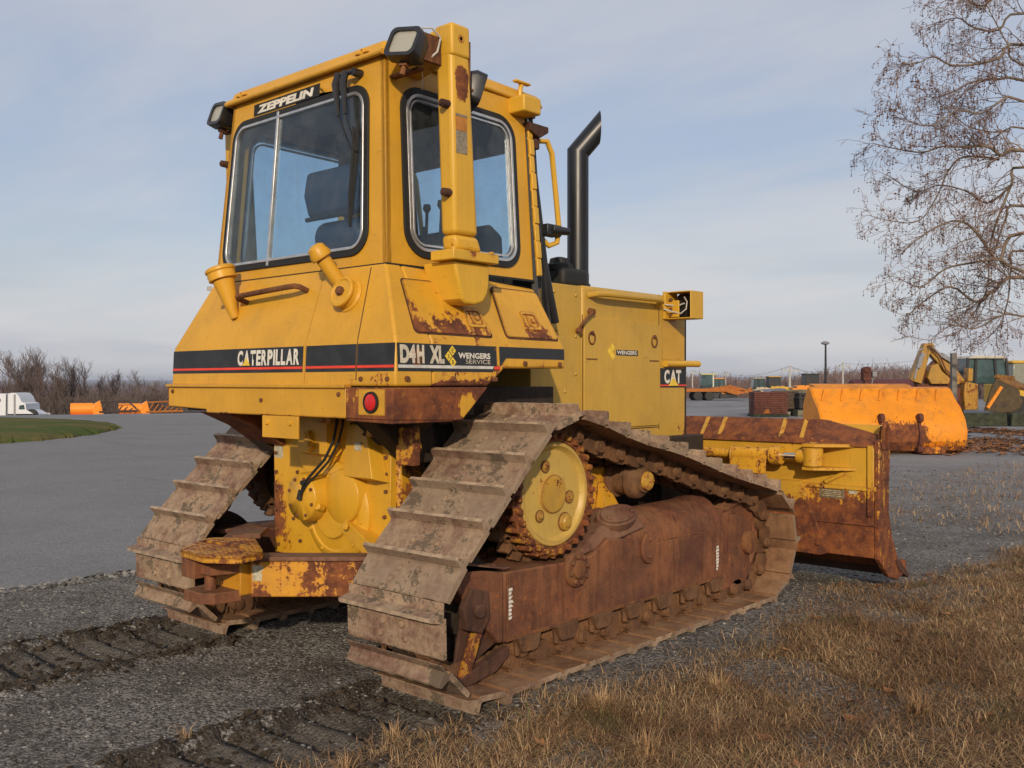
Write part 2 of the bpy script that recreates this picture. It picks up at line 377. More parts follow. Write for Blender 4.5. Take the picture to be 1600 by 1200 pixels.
M['plate']=plain('worn_label_plate',(.42,.38,.28),.5,var=.35,sc_=60)
M['dataplate']=plain('data_plate',(.17,.12,.06),.45,var=.3,sc_=60)
M['orangelabel']=plain('orange_label',(.42,.17,.03),.6,var=.2)
M['greylabel']=plain('grey_label',(.24,.20,.14),.6,var=.3,sc_=90)
M['wire']=plain('wire_grey',(.45,.42,.38),.5)
# ---------------------------------------------------------------- the bulldozer
DZ = empty('bulldozer', (0,0,0), 0, 'large weathered yellow bulldozer with enclosed cab and rusty tracks in the foreground', 'bulldozer')

# --- track path (pin line), offset from plate line
def hull_path(off=.075):
    C=[((.62,.835),.375-off),((2.475,.39),.34-off),((.04,.36),.31-off)]   # sprocket, front idler, rear idler : clockwise seen from -y
    segs=[]
    def tangent(c0,r0,c1,r1):
        # outer tangent, left side when travelling c0->c1 with hull on the right... choose outward normal
        d=Vector((c1[0]-c0[0],c1[1]-c0[1])); L=d.length; a=math.atan2(d.y,d.x); b=math.asin((r0-r1)/L) if abs(r0-r1)<L else 0
        ang=a+PI/2-b
        n=Vector((math.cos(ang),math.sin(ang)))
        return (Vector(c0)+n*r0, Vector(c1)+n*r1, ang)
    order=[0,1,2]; tg=[tangent(*C[order[i]],*C[order[(i+1)%3]]) for i in range(3)]
    pts=[]
    for i in range(3):
        p0,p1,ang=tg[i]; k=int((p1-p0).length/.02)+1
        for j in range(k): 
            q=p0.lerp(p1,j/k)
            if i==0:  # slight sag between rollers of the top run
                t=j/k; q.y-=.018*math.sin(PI*min(1,t/.42))**2 if t<.42 else .014*math.sin(PI*(t-.42)/.58)**2
            pts.append(q)
        c,r=C[order[(i+1)%3]]; a0=ang; a1=tg[(i+1)%3][2]
        while a1>a0: a1-=2*PI
        k=int((a0-a1)*r/.01)+1
        for j in range(k):
            a=a0+(a1-a0)*j/k; pts.append(Vector((c[0]+r*math.cos(a),c[1]+r*math.sin(a))))
    return pts
path=hull_path()
path_l=[0]
for i in range(len(path)): path_l.append(path_l[-1]+(path[(i+1)%len(path)]-path[i]).length)
LT=path_l[-1]; NS=round(LT/.183); PITCH=LT/NS
def at(s):
    s%=LT
    import bisect
    i=min(bisect.bisect_right(path_l,s)-1,len(path)-1); t=(s-path_l[i])/(path_l[i+1]-path_l[i]+1e-9)
    return path[i].lerp(path[(i+1)%len(path)],t)
# shoe : local x along travel (grouser end at x=0 because travel here runs clockwise = backwards), z outward
def shoe_mesh(seed=0):
    rnd=random.Random(seed); m=MB(); p=PITCH; HW=.287
    prof=[(.010,.0635),(-.050,.0610),(-.052,.0650),(-.012,.069),(.000,.126),(.016,.127),(.026,.084),(.034,.076),(p-.030,.075),(p-.018,.073),(p-.011,.068),(p-.014,.052),(p-.03,.051),(.012,.051)]
    prof=[(p-x,z) for x,z in prof]
    NY=28
    vs=[];fs=[];mm=[];k=len(prof)
    for j in range(NY+1):
        y=-HW+2*HW*j/NY
        for i,(x,z) in enumerate(prof):
            dz=dx=0
            if z>.12: dz=-abs(rnd.gauss(0,.0014))-.003*max(0,abs(y)/HW-.92)*8; dx=rnd.gauss(0,.0005)
            elif i in (9,10,11): dx=rnd.gauss(0,.0009)
            vs.append((x+dx,y,z+dz))
    for j in range(NY):
        for i in range(k):
            m.mi=1 if i in (11,12,13,0) else (2 if i==4 else 0); fs.append((j*k+i,j*k+(i+1)%k,(j+1)*k+(i+1)%k,(j+1)*k+i)); mm.append(m.mi)
    fs+=[tuple(range(k)),tuple(range(NY*k+k-1,NY*k-1,-1))]; mm+=[0,0]
    m.mi=0; m.add(vs,fs); m.m=mm
    for bx in (p-.066,p-.118):
        for by in (-.055-.02*(bx<.1),.055+.02*(bx<.1)): m.lathe((bx,by,.073),(0,0,1),[(.017,0),(.017,.007),(.012,.013),(0,.015)],10)
    return m.mesh('track_shoe',[M['shoe'],M['shoein'],M['shoetip']],angle=22)
shoe_vars=[shoe_mesh(i) for i in range(5)]
def link_geo(m, M4, alt):
    p=PITCH
    for sy in (-1,1):
        for y,x0,x1 in ((.082,-.012,p*.55),(.108,p*.45,p+.012)):
            ya,yb=(y-.014)*sy,(y+.014)*sy
            pts=[(x0,-.018),(x0+.012,-.040),(x0+.03,-.047),(x1-.03,-.047),(x1-.012,-.040),(x1,-.018),(x1,.02),(x1-.02,.055),(x0+.02,.055),(x0,.02)]
            m.prism(pts,'y',min(ya,yb),max(ya,yb),M4)
        m.cyl((p,.118*sy,0),(p,.138*sy,0),.036,.030,14,True,M4)
        m.cyl((p,.138*sy,0),(p,.143*sy,0),.017,.015,10,True,M4)
        m.cyl((.0,.094*sy,0),(.0,.112*sy,0),.040,.036,14,True,M4)
        m.box((p*.30,min(.094*sy,.112*sy),.01),(p*.36,max(.094*sy,.112*sy)+.004,.045),M4)
    m.cyl((0,-.09,0),(0,.09,0),.028,None,12,True,M4)
for y0 in (-.926,.926):
    ch=MB(); mats=[]
    ns=NS; s0=.115
    for i in range(ns):
        a=at(s0+i*PITCH); b=at(s0+(i+1)*PITCH); d=(b-a).normalized(); n=Vector((-d.y,d.x))
        M4=Matrix(((d.x,0,n.x,a.x),(0,1,0,y0),(d.y,0,n.y,a.y),(0,0,0,1)))
        if M4.to_3x3().determinant()<0: pass
        mats.append(M4); link_geo(ch,M4,i%2)
    tr=ch.build('track',M['chain'],DZ,angle=35)
    for i,M4 in enumerate(mats):
        o=bpy.data.objects.new('track_shoe',shoe_vars[(i*3+int(y0>0))%5]); COL.objects.link(o); o.parent=tr; o.matrix_local=M4

# --- track roller frames
def ngon(c,r,n=20,a0=0,a1=2*PI):
    return [(c[0]+r*math.cos(a0+(a1-a0)*i/n),c[1]+r*math.sin(a0+(a1-a0)*i/n)) for i in range(n+(0 if abs(a1-a0-2*PI)<1e-6 else 1))]
for sgn in (-1,1):
    yc=.926*sgn
    def Y(a): return yc+sgn*a        # a positive = outboard
    def pr_(m,pts,a,b): return m.prism(pts,'y',min(Y(a),Y(b)),max(Y(a),Y(b)))
    m=MB()
    # box beam, outer plate y=1.10
    beam=[(.24,.225),(2.12,.225),(2.12,.50),(1.50,.515),(1.30,.505),(1.20,.56),(1.00,.585),(.86,.52),(.70,.515),(.24,.53)]
    pr_(m,beam,-.16,.165)
    # tapered nose to the rear idler
    pr_(m,[(.24,.53),(.0,.580),(-.10,.562),(-.02,.47),(.08,.36),(.21,.23),(.24,.225)],.055,.160)
    # recoil housing tube with bell end
    m.lathe((1.18,Y(-.005),.52),(1,0,0),[(.13,0),(.155,.02),(.165,.25),(.168,.70),(.178,.80),(.178,.90),(.150,.935),(.10,.95)],36)
    fr=m.build('track_frame',M['frame'],DZ,bevel=.008)
    m=MB(); m.box((.245,min(Y(.165),Y(.171)),.228),(2.10,max(Y(.165),Y(.171)),.246)); m.tube([(1.50,Y(.160),.517),(1.9,Y(.158),.512),(2.10,Y(.155),.505)],.006,6); m.box((.252,min(Y(.165),Y(.170)),.25),(.262,max(Y(.165),Y(.170)),.52))
    build_sep(m,'weld_bead',M['boss'],fr,bevel=.002)
    m=MB()  # upper saddle : pyramid, dusty top
    m.add([(.74,Y(-.15),.515),(.74,Y(.15),.515),(1.34,Y(.155),.60),(1.34,Y(-.15),.60),(1.02,Y(-.12),.66),(1.02,Y(.11),.64),(1.30,Y(.10),.70),(1.30,Y(-.1),.70)],
          [(0,1,5,4),(1,2,6,5),(2,3,7,6),(3,0,4,7),(4,5,6,7),(0,3,2,1)])
    m.box((.0,min(Y(-.17),Y(.10)),.532),(.26,max(Y(-.17),Y(.10)),.555))
    m.prism([(-.14,.572),(-.02,.592),(.24,.538),(.30,.545),(.24,.552),(-.02,.606),(-.14,.588)],'y',min(Y(.05),Y(.162)),max(Y(.05),Y(.162)))
    build_sep(m,'saddle',M['frametop'],fr,bevel=.012)
    # bolted covers
    m=MB(); c=Vector((.735,Y(.165),.475))
    m.lathe(c,(0,sgn,0),[(.085,-.01),(.085,.012),(.076,.022),(.045,.022),(.040,.034),(0,.036)],28)
    for k in range(8):
        a=2*PI*k/8+.2; m.bolt(c+Vector((math.cos(a)*.062,sgn*.022,math.sin(a)*.062)),(0,sgn,0),.013,.014)
    m.build('pivot_cover',M['boss'],fr,bevel=.003)
    m=MB()
    ov=[(1.33+.062*math.cos(a)*(1 if abs(math.cos(a))<.8 else 1),.50+.080*math.sin(a)) for a in [2*PI*i/24 for i in range(24)]]
    pr_(m,ov,.165,.185); 
    for dz in (-.045,.045): m.bolt((1.33,Y(.185),.50+dz),(0,sgn,0),.013,.012)
    m.build('side_cover',M['frame'],fr,bevel=.004)
    # sloped oval plate on the saddle
    M4=T(1.16,Y(.085),.655)@Matrix.Rotation(sgn*-.55,4,'X')@Matrix.Rotation(-.14,4,'Y')
    m=MB()
    ov=[(.15*(1 if math.cos(a)>0 else .9)*math.cos(a),.075*math.sin(a)) for a in [2*PI*i/28 for i in range(28)]]
    n=len(ov); m.prism(ov,'z',-.03,.030,M4); m.prism([(x*.86,y*.82) for x,y in ov],'z',.030,.044,M4)
    for dx in (-.09,.09): m.cyl((dx,-.02,.044),(dx,-.02,.056),.014,.012,6,True,M4)
    m.build('saddle_cover',M['frametop'],fr,bevel=.003)
    # front yoke around the idler
    m=MB()
    pr_(m,[(2.06,.20),(2.12,.13),(2.14,.62),(2.08,.62)],-.13,.150)
    pr_(m,[(2.12,.58),(2.26,.60),(2.26,.20),(2.20,.14),(2.12,.13)],.085,.135)
    pr_(m,[(2.26,.57),(2.44,.55),(2.53,.46),(2.50,.35),(2.53,.20),(2.48,.14),(2.22,.14),(2.26,.22)],.100,.122)
    pr_(m,[(2.26,.57),(2.44,.55),(2.53,.46),(2.50,.35),(2.53,.20),(2.48,.14),(2.22,.14),(2.26,.22)],-.122,-.100)
    m.build('idler_yoke',M['frame'],fr,bevel=.005)
    m=MB(); m.lathe((2.475,Y(.122),.385),(0,sgn,0),[(.075,0),(.07,.03),(.03,.035),(0,.036)],20)
    m.build('idler_hub',M['boss'],fr,bevel=.003)
    # rear idler guard and recoil bracket
    m=MB()
    pr_(m,[(-.05,.115),(.28,.205),(.28,.16),(.20,.11),(-.03,.075)],.118,.155)
    pr_(m,[(-.03,.11),(.245,.225),(.10,.42),(.04,.42)],.10,.118)
    pr_(m,[(.02,.50),(.12,.47),(.13,.36),(.08,.30),(-.01,.33),(-.03,.42)],.150,.185)
    m.cyl((.055,Y(.185),.40),(.055,Y(.205),.40),.032,.028,16)
    m.build('rear_guard',M['darkrust'],fr,bevel=.004)  # dark tone also stands in for shade inside the rear hollow
    m=MB(); m.hexa([(.10,Y(.125),.375),(.135,Y(.125),.36),(.135,Y(.165),.36),(.10,Y(.165),.375)],[(-.02,Y(.120),.10),(.03,Y(.120),.09),(.03,Y(.150),.09),(-.02,Y(.150),.10)])
    m.build('guard_strut',M['ring'],fr,bevel=.004)
    # weathered white markings on the frame side
    if sgn<0:
        m=MB()
        for (x,z) in ((.262,.37),(2.035,.33)):
            for k in range(8):
                zz=z+.011*k*1.6-.05
                m.prism([(x+random.uniform(-.004,.006),zz),(x+.025+random.uniform(-.008,.012),zz+.002),(x+.024+random.uniform(-.006,.008),zz+.013+random.uniform(0,.004)),(x+.002,zz+.014)],'y',Y(.1650),Y(.1664))
        build_sep(m,'worn_marking',M['white'],fr)
    # rollers
    for k in range(7):
        x=.39+k*.272; m=MB()
        m.lathe((x,Y(-.12),.175),(0,sgn,0),[(.05,0),(.095,.01),(.095,.035),(.075,.045),(.075,.195),(.095,.205),(.095,.23),(.055,.240),(.045,.265),(.02,.268),(.0,.272)],24)
        pr_(m,[(x-.075,.235),(x+.075,.235),(x+.06,.185),(x+.045,.165),(x-.045,.165),(x-.06,.185)],.135,.185)
        for dx in (-.052,.052): m.cyl((x+dx,Y(.15),.150),(x+dx,Y(.15),.225),.015,None,8)
        m.build('track_roller',M['chain'],fr,bevel=.003)
    # idlers
    for name,c,r in (('rear_idler',(.04,.36),.190),('front_idler',(2.475,.40),.245)):
        m=MB(); m.lathe((c[0],Y(-.085),c[1]),(0,sgn,0),[(.05,-.02),(.06,.0),(r-.03,.01),(r,.012),(r,.050),((r+.098) if name[0]=='r' else r+.012,.055),((r+.098) if name[0]=='r' else r+.012,.115),(r,.120),(r,.158),(r-.03,.160),(r-.05,.140),(.09,.135),(.07,.175),(.04,.185),(0,.185)],48)
        m.build(name,M['dark' if name[0]=='r' else 'frame'],fr,bevel=.002)  # rear idler: greasy black, with the shade of the hollow in its colour
    # carrier roller on its bracket
    m=MB(); m.lathe((1.40,Y(-.10),.835),(0,sgn,0),[(.06,0),(.098,.01),(.098,.035),(.078,.04),(.078,.125),(.098,.13),(.098,.165),(.086,.185),(.066,.195),(.062,.215)],30)
    cr=m.build('carrier_roller',M['chain'],fr,bevel=.003)
    m=MB(); m.lathe((1.40,Y(.115),.835),(0,sgn,0),[(.052,0),(.048,.02),(.02,.024),(0,.024)],20)
    for k in range(3):
        a=k*2.1; m.bolt((1.40+.033*math.cos(a),Y(.137),.835+.033*math.sin(a)),(0,sgn,0),.008,.007)
    m.build('roller_cap',M['hubrim'],cr,bevel=.003)
    m=MB(); pr_(m,[(1.25,.62),(1.42,.62),(1.36,.80),(1.34,.90),(1.22,.90),(1.21,.82)],-.15,-.105)
    m.hexa([(1.24,Y(-.105),.62),(1.40,Y(-.105),.62),(1.40,Y(.0),.62),(1.24,Y(.0),.62)],[(1.27,Y(-.105),.82),(1.33,Y(-.105),.82),(1.33,Y(-.09),.82),(1.27,Y(-.09),.82)])
    m.cyl((1.40,Y(-.15),.835),(1.40,Y(-.08),.835),.045,None,16)
    m.build('roller_bracket',M['cylpaint'],fr,bevel=.004)

    # --- sprocket and final drive
    sp=MB(); SC=(.62,.835); NT_=25; pts=[]
    for k in range(NT_):
        for da,r in ((-.40,.300),(-.22,.300),(-.10,.336),(.10,.336),(.22,.300)):
            a=2*PI*(k+da)/NT_; pts.append((SC[0]+r*math.cos(a),SC[1]+r*math.sin(a)))
    sp.slab(pts,[ngon(SC,.255,40)],Y(-.035),Y(.035),lambda u,v,w:(u,w,v))
    so=sp.build('sprocket',M['chain'],DZ,bevel=.003)
    m=MB(); m.lathe((SC[0],Y(.02),SC[1]),(0,sgn,0),[(.262,0),(.262,.078),(.284,.083),(.290,.110),(.275,.118),(.244,.120),(.2435,.0)],64)
    for k in range(30):
        a=2*PI*(k+.5)/30; m.cyl((SC[0]+.288*math.cos(a),Y(.06),SC[1]+.288*math.sin(a)),(SC[0]+.288*math.cos(a),Y(.134),SC[1]+.288*math.sin(a)),.015,.013,8)
    for k in range(30):
        a=2*PI*k/30; m.bolt((SC[0]+.268*math.cos(a),Y(.138),SC[1]+.268*math.sin(a)),(0,sgn,0),.0175,.022)
    m.build('bolt_ring',M['ring'],so,bevel=.002)
    m=MB(); m.lathe((SC[0],Y(.105),SC[1]),(0,sgn,0),[(.244,-.02),(.244,.026),(.238,.036),(.222,.036),(.212,.016),(.205,.010),(.09,.012),(.085,.022),(.080,.024),(0,.026)],64)
    co=m.build('drive_cover',M['hub'],so,bevel=.002)
    m=MB()
    for (dx,dz,r0,y0_) in ((0,0,.089,.1195),(.1254,-.0254,.031,.1225),(-.0511,.1282,.029,.1225),(-.0911,-.0955,.029,.1225),(.0891,-.1388,.045,.1225)):
        m.lathe((SC[0]+dx,Y(y0_-.005),SC[1]+dz),(0,sgn,0),[(r0,0),(r0,.0055),(r0-.007,.0055),(r0-.007,0)],28)
    m.build('rust_ring',M['boss'],co)
    m=MB()
    for a,r,rr_ in ((-.20,.128,.028),(1.95,.138,.026),(3.95,.132,.026)):
        m.lathe((SC[0]+r*math.cos(a),Y(.118),SC[1]+r*math.sin(a)),(0,sgn,0),[(rr_,0),(rr_-.002,.008),(rr_*.55,.008),(rr_*.5,.016),(0,.017)],18)
    m.lathe((SC[0],Y(.118),SC[1]),(0,sgn,0),[(.088,0),(.088,.013),(.082,.013)],32)
    a=-1.0; m.lathe((SC[0]+.165*math.cos(a),Y(.118),SC[1]+.165*math.sin(a)),(0,sgn,0),[(.042,0),(.040,.016),(.030,.018),(.022,.028),(0,.029)],18)
    for k in range(6):
        a=-.35+k*.33*0; 
    m.build('cover_plug',M['hubrim'],so,bevel=.002)
    # recessed drum between case and sprocket
    m=MB(); m.lathe((SC[0],sgn*.50,SC[1]),(0,sgn,0),[(.30,0),(.29,.10),(.24,.16),(.24,.40),(.25,.42)],48)
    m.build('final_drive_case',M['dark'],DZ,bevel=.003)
# --- transmission case at the rear, between the tracks
m=MB()
case=[(-.49,1.20),(-.49,.44),(-.36,.40),(.36,.40),(.49,.44),(.52,.9),(.49,1.20)]
m.prism([(y,z) for y,z in case],'x',.17,1.1)
m.build('rear_case',M['caserust'],DZ,bevel=.02)
m=MB()
plate=[(-.46,.455),(.46,.455),(.47,1.06),(.30,1.17),(-.10,1.19),(-.40,1.13),(-.47,1.0)]
m.prism(plate,'x',.135,.175)
# raised bosses of the casting
CY0=.08
m.lathe((.135,-.09,.715),(-1,0,0),[(.25,-.01),(.245,.018),(.225,.034),(.19,.040),(.185,.034),(.13,.040),(.125,.055),(0,.055)],48)
for k in range(10):
    a=2*PI*k/10+.15; m.bolt((.10,-.09+.207*math.cos(a),.715+.207*math.sin(a)),(-1,0,0),.010,.009)     # big belly
m.lathe((.09,.055,.785),(-1,0,0),[(.128,-.05),(.122,.05),(.115,.080),(.112,.082),(0,.084)],40)               # axle cover
m.lathe((.11,-.17,.80),(-1,0,0),[(.15,-.05),(.13,.03),(.09,.045),(0,.05)],32)
CB=MB(); MM=m; m=CB
for k in range(8):
    a=2*PI*k/8+.3; m.bolt((.008,.055+.095*math.cos(a),.785+.095*math.sin(a)),(-1,0,0),.010,.008)
for k in range(9):
    a=-2.8+k*.42; m.bolt((.135,.0+.30*math.cos(a),.73+.30*math.sin(a)),(-1,0,0),.011,.010)
for (y,z) in [(-.44,1.0),(-.44,.92),(-.44,.84),(-.43,.72),(-.42,.6),(-.42,.5),(.44,.98),(.44,.88),(.44,.78),(.44,.68),(.43,.58),(.42,.5),(-.38,1.08),(.2,1.12),(.3,1.08),(-.3,.48),(-.1,.48)]:
    m.bolt((.135,y,z),(-1,0,0),.011,.012)
m=MM
# right upper cover with slanted side
m.hexa([(.135,-.46,.88),(.135,-.15,.88),(.135,-.20,1.17),(.135,-.36,1.17)],[(.045,-.44,.905),(.075,-.18,.90),(.085,-.22,1.15),(.085,-.345,1.15)])
# centre cover with ports
m.lathe((.135,.06,1.03),(-1,0,0),[(.16,-.01),(.15,.035),(0,.04)],32)
m.hexa([(.135,-.10,.98),(.135,.17,.98),(.135,.17,1.20),(.135,-.10,1.20)],[(.06,-.08,1.0),(.06,.15,1.0),(.06,.15,1.18),(.06,-.08,1.18)])
m.hexa([(.07,.0,1.02),(.07,.05,1.00),(.07,.09,1.10),(.07,.04,1.12)],[(.035,.006,1.03),(.035,.045,1.015),(.035,.08,1.095),(.035,.04,1.11)])
m.bolt((.036,.03,1.045),(-1,0,0),.014,.01); m.bolt((.036,.055,1.09),(-1,0,0),.014,.01)
# diagonal rib towards lower right
m.hexa([(.11,-.02,.76),(.11,.03,.71),(.16,.03,.71),(.16,-.02,.76)],[(.03,-.46,.60),(.03,-.44,.53),(.16,-.44,.53),(.16,-.46,.60)])
m.bolt((.055,-.24,.665),(-1,.1,.3),.022,.012)
m.cyl((.06,-.05,.735),(.02,-.06,.75),.02,.018,10)
tcv=m.build('transmission_cover',M['casting'],DZ,bevel=.010,seg=3); build_sep(CB,'cover_bolt',M['boss'],tcv,tol=.001)
m=MB()
for y in (-.30,-.36): m.box((.02,y,1.10),(.05,y+.04,1.155)); m.cyl((.035,y+.02,1.15),(.035,y+.02,1.22),.012)
for y in (.09,.03): m.box((.025,y-.02,1.155),(.075,y+.02,1.19)); m.cyl((.05,y,1.185),(.05,y,1.23),.015)
m.v=[(x,y-.17,z) for x,y,z in m.v]; build_sep(m,'hose_fitting',M['cylpaint'],DZ,bevel=.003)
m=MB(); m.tube([(.06,-.075,1.22),(.045,-.085,1.15),(.03,-.08,1.07),(.015,-.03,.98),(-.005,.04,.91),(-.01,.10,.86),(.0,.14,.80)],.007,8)
m.tube([(.075,-.10,1.22),(.065,-.105,1.14),(.05,-.09,1.06),(.035,-.035,.97),(.015,.035,.90),(.0,.095,.85),(-.005,.135,.80)],.006,8)
m.cyl((.005,.14,.82),(.0,.15,.775),.016); m.bolt((.0,.12,.86),(-1,0,0),.014,.012)
m.v=[(x,y-.095,z) for x,y,z in m.v]; m.build('hydraulic_hose',M['rubber'],DZ)
m=MB(); m.box((.1335,.385,.955),(.1345,.46,1.015)); m.box((.064,-.34,1.03),(.066,-.29,1.07)); build_sep(m,'label_plate',M['plate'],DZ)
# side rust plates / frame above case, dark cavity parts
m=MB()
for s in (-1,1):
    m.prism([(.20*1,1.22),(1.2,1.30),(1.2,.75),(.30,.85)],'y',min(s*.53,s*.56),max(s*.53,s*.56))
    m.hexa([(-.12,s*.50,1.20),(.25,s*.50,1.20),(.25,s*.62,1.20),(-.12,s*.62,1.20)],[(.16,s*.50,.98),(.30,s*.50,.98),(.30,s*.62,.98),(.16,s*.62,.98)])
    m.hexa([(.02,s*.28,1.20),(.16,s*.28,1.20),(.16,s*.86,1.24),(.02,s*.86,1.24)],[(.08,s*.44,1.06),(.15,s*.44,1.06),(.15,s*.56,1.06),(.08,s*.56,1.06)])
m.box((-.15,-.85,1.205),(.30,.85,1.325)); m.box((.30,-.62,1.15),(1.15,.62,1.33))
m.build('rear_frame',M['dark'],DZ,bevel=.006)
m=MB(); m.prism([(-.215,1.2),(.02,1.2),(.14,1.02),(.10,1.03),(-.05,1.13)],'y',.36,.62)
m.tube([(.05,-.55,1.2),(.09,-.60,1.1),(.12,-.58,.98)],.02,8); m.tube([(.02,-.50,1.19),(.06,-.42,1.12),(.10,-.30,1.10)],.012,8)
m.cyl((.08,-.66,1.06),(.12,-.66,1.06),.04); m.box((.05,-.72,.98),(.09,-.60,1.2))
build_sep(m,'frame_gusset',M['caserust'],DZ,bevel=.004)
m=MB(); m.box((-.247,-.275,1.095),(-.237,.005,1.197)); 
for y in (-.22,-.04): m.bolt((-.247,y,1.165),(-1,0,0),.013,.010)
m.build('bracket_plate',M['cab'],DZ,bevel=.002)
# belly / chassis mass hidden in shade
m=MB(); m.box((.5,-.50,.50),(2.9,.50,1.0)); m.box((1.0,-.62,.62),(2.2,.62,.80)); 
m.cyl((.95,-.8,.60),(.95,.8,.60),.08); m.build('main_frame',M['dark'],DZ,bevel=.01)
m=MB(); m.box((1.55,-.62,.70),(2.1,-.44,.82)); m.tube([(1.5,-.55,.9),(1.8,-.6,.86),(2.2,-.62,.84),(2.5,-.66,.80)],.045,10); m.build('push_arm_guard',M['frame'],DZ,bevel=.01)

# --- drawbar
DB=MB()
A=(-.45,-.128); B=(-.06,-.56)
def arm(m,s,z0,z1,wd=.045):
    a=Vector((A[0],A[1]*s if s>0 else -A[1])); 
    return
for s in (1,-1):
    a=Vector((-.42,-.16*s)); b=Vector((.02,-.645*s)); d=(b-a).normalized(); n=Vector((-d.y,d.x))*.05*s*1
    q=[a,b,b-n,a-n]; q=[a,b,b+Vector((.06,.05*s)),a+Vector((.08,.04*s))]
    DB.prism([tuple(v) for v in q],'z',.395,.555)
DB.box((-.45,-.13,.40),(-.25,.13,.54))
dbo=DB.build('drawbar',M['drawbar'],DZ,bevel=.006)
m=MB()
for s in (1,-1):
    a=Vector((-.43,-.165*s)); b=Vector((.02,-.665*s))
    m.prism([tuple(v) for v in (a,b,b+Vector((.085,.07*s)),a+Vector((.11,.06*s)))],'z',.557,.575)
m.prism([(-.22,.30),(-.06,.46),(.06,.40),(-.10,.24)],'z',.5755,.60)
m.prism([(-.43,-.16),(-.43,.16),(-.32,.16),(-.32,-.16)],'z',.556,.5745)
build_sep(m,'drawbar_top',M['frametop'],dbo,bevel=.003)
m=MB()
m.prism([(-.60,-.05),(-.60,.09),(-.44,.125),(-.44,-.125),(-.56,-.10)],'z',.375,.425)
m.prism([(-.60,.00),(-.60,.11),(-.44,.125),(-.44,-.0)],'z',.480,.585)
m.prism([(-.57,-.08),(-.57,.0),(-.44,.10),(-.44,-.125)],'z',.500,.545)
m.cyl((-.52,.0,.42),(-.52,.0,.50),.026); m.build('hitch_jaw',M['frame'],dbo,bevel=.004)
m=MB()  # stadium shaped step grate
def stad(cx,cy,L,Wd,ang,n=10):
    pts=[]
    for i in range(n+1): a=-PI/2+PI*i/n; pts.append((L+Wd*math.cos(a),Wd*math.sin(a)))
    for i in range(n+1): a=PI/2+PI*i/n; pts.append((-L+Wd*math.cos(a),Wd*math.sin(a)))
    c,s=math.cos(ang),math.sin(ang); return [(cx+x*c-y*s,cy+x*s+y*c) for x,y in pts]
ga=math.atan2(-.30,.12)
gx,gy=-.49,-.055
out=fillet([(-.655,.03),(-.675,-.20),(-.59,-.335),(-.45,-.31),(-.27,.03),(-.40,.215)],.05,4)
holes=[[(-.50,.12),(-.455,.15),(-.43,-.15),(-.475,-.18)]]
rr2=random.Random(3)
for i in range(26):
    for j in range(26):
        x=-.66+i*.0245+(j%2)*.012; y=-.40+j*.0265
        # keep inside outline and off the slot
        def ins(poly,x,y):
            c=False;n=len(poly)
            for k in range(n):
                x1,y1=poly[k];x2,y2=poly[(k+1)%n]
                if (y1>y)!=(y2>y) and x<(x2-x1)*(y-y1)/(y2-y1)+x1: c=not c
            return c
        ok=all(ins(out,x+dx,y+dy) for dx,dy in((.025,0),(-.025,0),(0,.025),(0,-.025))) and not any(ins(holes[0],x+dx,y+dy) for dx,dy in((.022,0),(-.022,0),(0,.022),(0,-.022)))
        if ok: holes.append([(x+.0095,y),(x,y+.0105),(x-.0095,y),(x,y-.0105)])
m.slab(out,holes,.608,.620,lambda u,v,w:(u,v,w))
ou=out; inn=inset([(-.655,.03),(-.675,-.20),(-.59,-.335),(-.45,-.31),(-.27,.03),(-.40,.215)],.008)
m.slab(out,[fillet(inn,.045,4)],.588,.612,lambda u,v,w:(u,v,w))
m.build('step_grate',M['grate'],dbo,bevel=.0)
m=MB(); m.box((-.4512,-.16,0),(-.4512,-.16,0)); 
d=(Vector((.02,-.645))-Vector((-.42,-.16))).normalized()
a=Vector((-.42,-.16))+d*.012; b=a+d*.045; nn=Vector((d.y,-d.x))*.0015
m=MB(); m.slab([(0,.47),(.04,.468),(.043,.50),(.03,.505),(.048,.515),(.045,.535),(0,.538)],[],0,.0015,lambda u,v,w:(a.x+d.x*u+nn.x*(w/.0015),a.y+d.y*u+nn.y*(w/.0015),v))
m.build('worn_label',M['plate'],dbo)

# --- fuel tank / rear body
def xr(z):   # rear plane of body
    if z>1.53: return -.205+(z-1.53)*(.12/.342)
    return -.205-(1.53-z)*.05
def yw(z):   # half width of body
    return .888-(z-1.53)*(.198/.342) if z>1.53 else .888+(1.53-z)*.05
tank=MB()
lv=[1.334,1.53,1.872]
XF=.92
vs=[]
for z in lv:
    for (x,y) in ((xr(z),-yw(z)),(xr(z),yw(z)),(XF,yw(z)),(XF,-yw(z))): vs.append((x,y,z))
fs=[(0,1,2,3),(11,10,9,8)]
for k in range(2):
    for i in range(4): fs.append((4*k+i,4*k+(i+1)%4,4*k+4+(i+1)%4,4*k+4+i))
# rear portion and forward portion are one shell; stepped underside at the front is a separate fender skirt
tank=MB(); 
tank.add(vs[:],fs)
tk=None
def ring_pts(x0,x1,z,side): pass
# rear body: x from the rear plane to .02 ; fenders carry the sides
body=MB()
v=[]
for z in lv: v+= [(xr(z),-yw(z),z),(xr(z),yw(z),z),(.0,yw(z),z),(.0,-yw(z),z)]
body.add(v,fs)
tk=body.build('fuel_tank',M['body'],DZ,bevel=.012,seg=3)
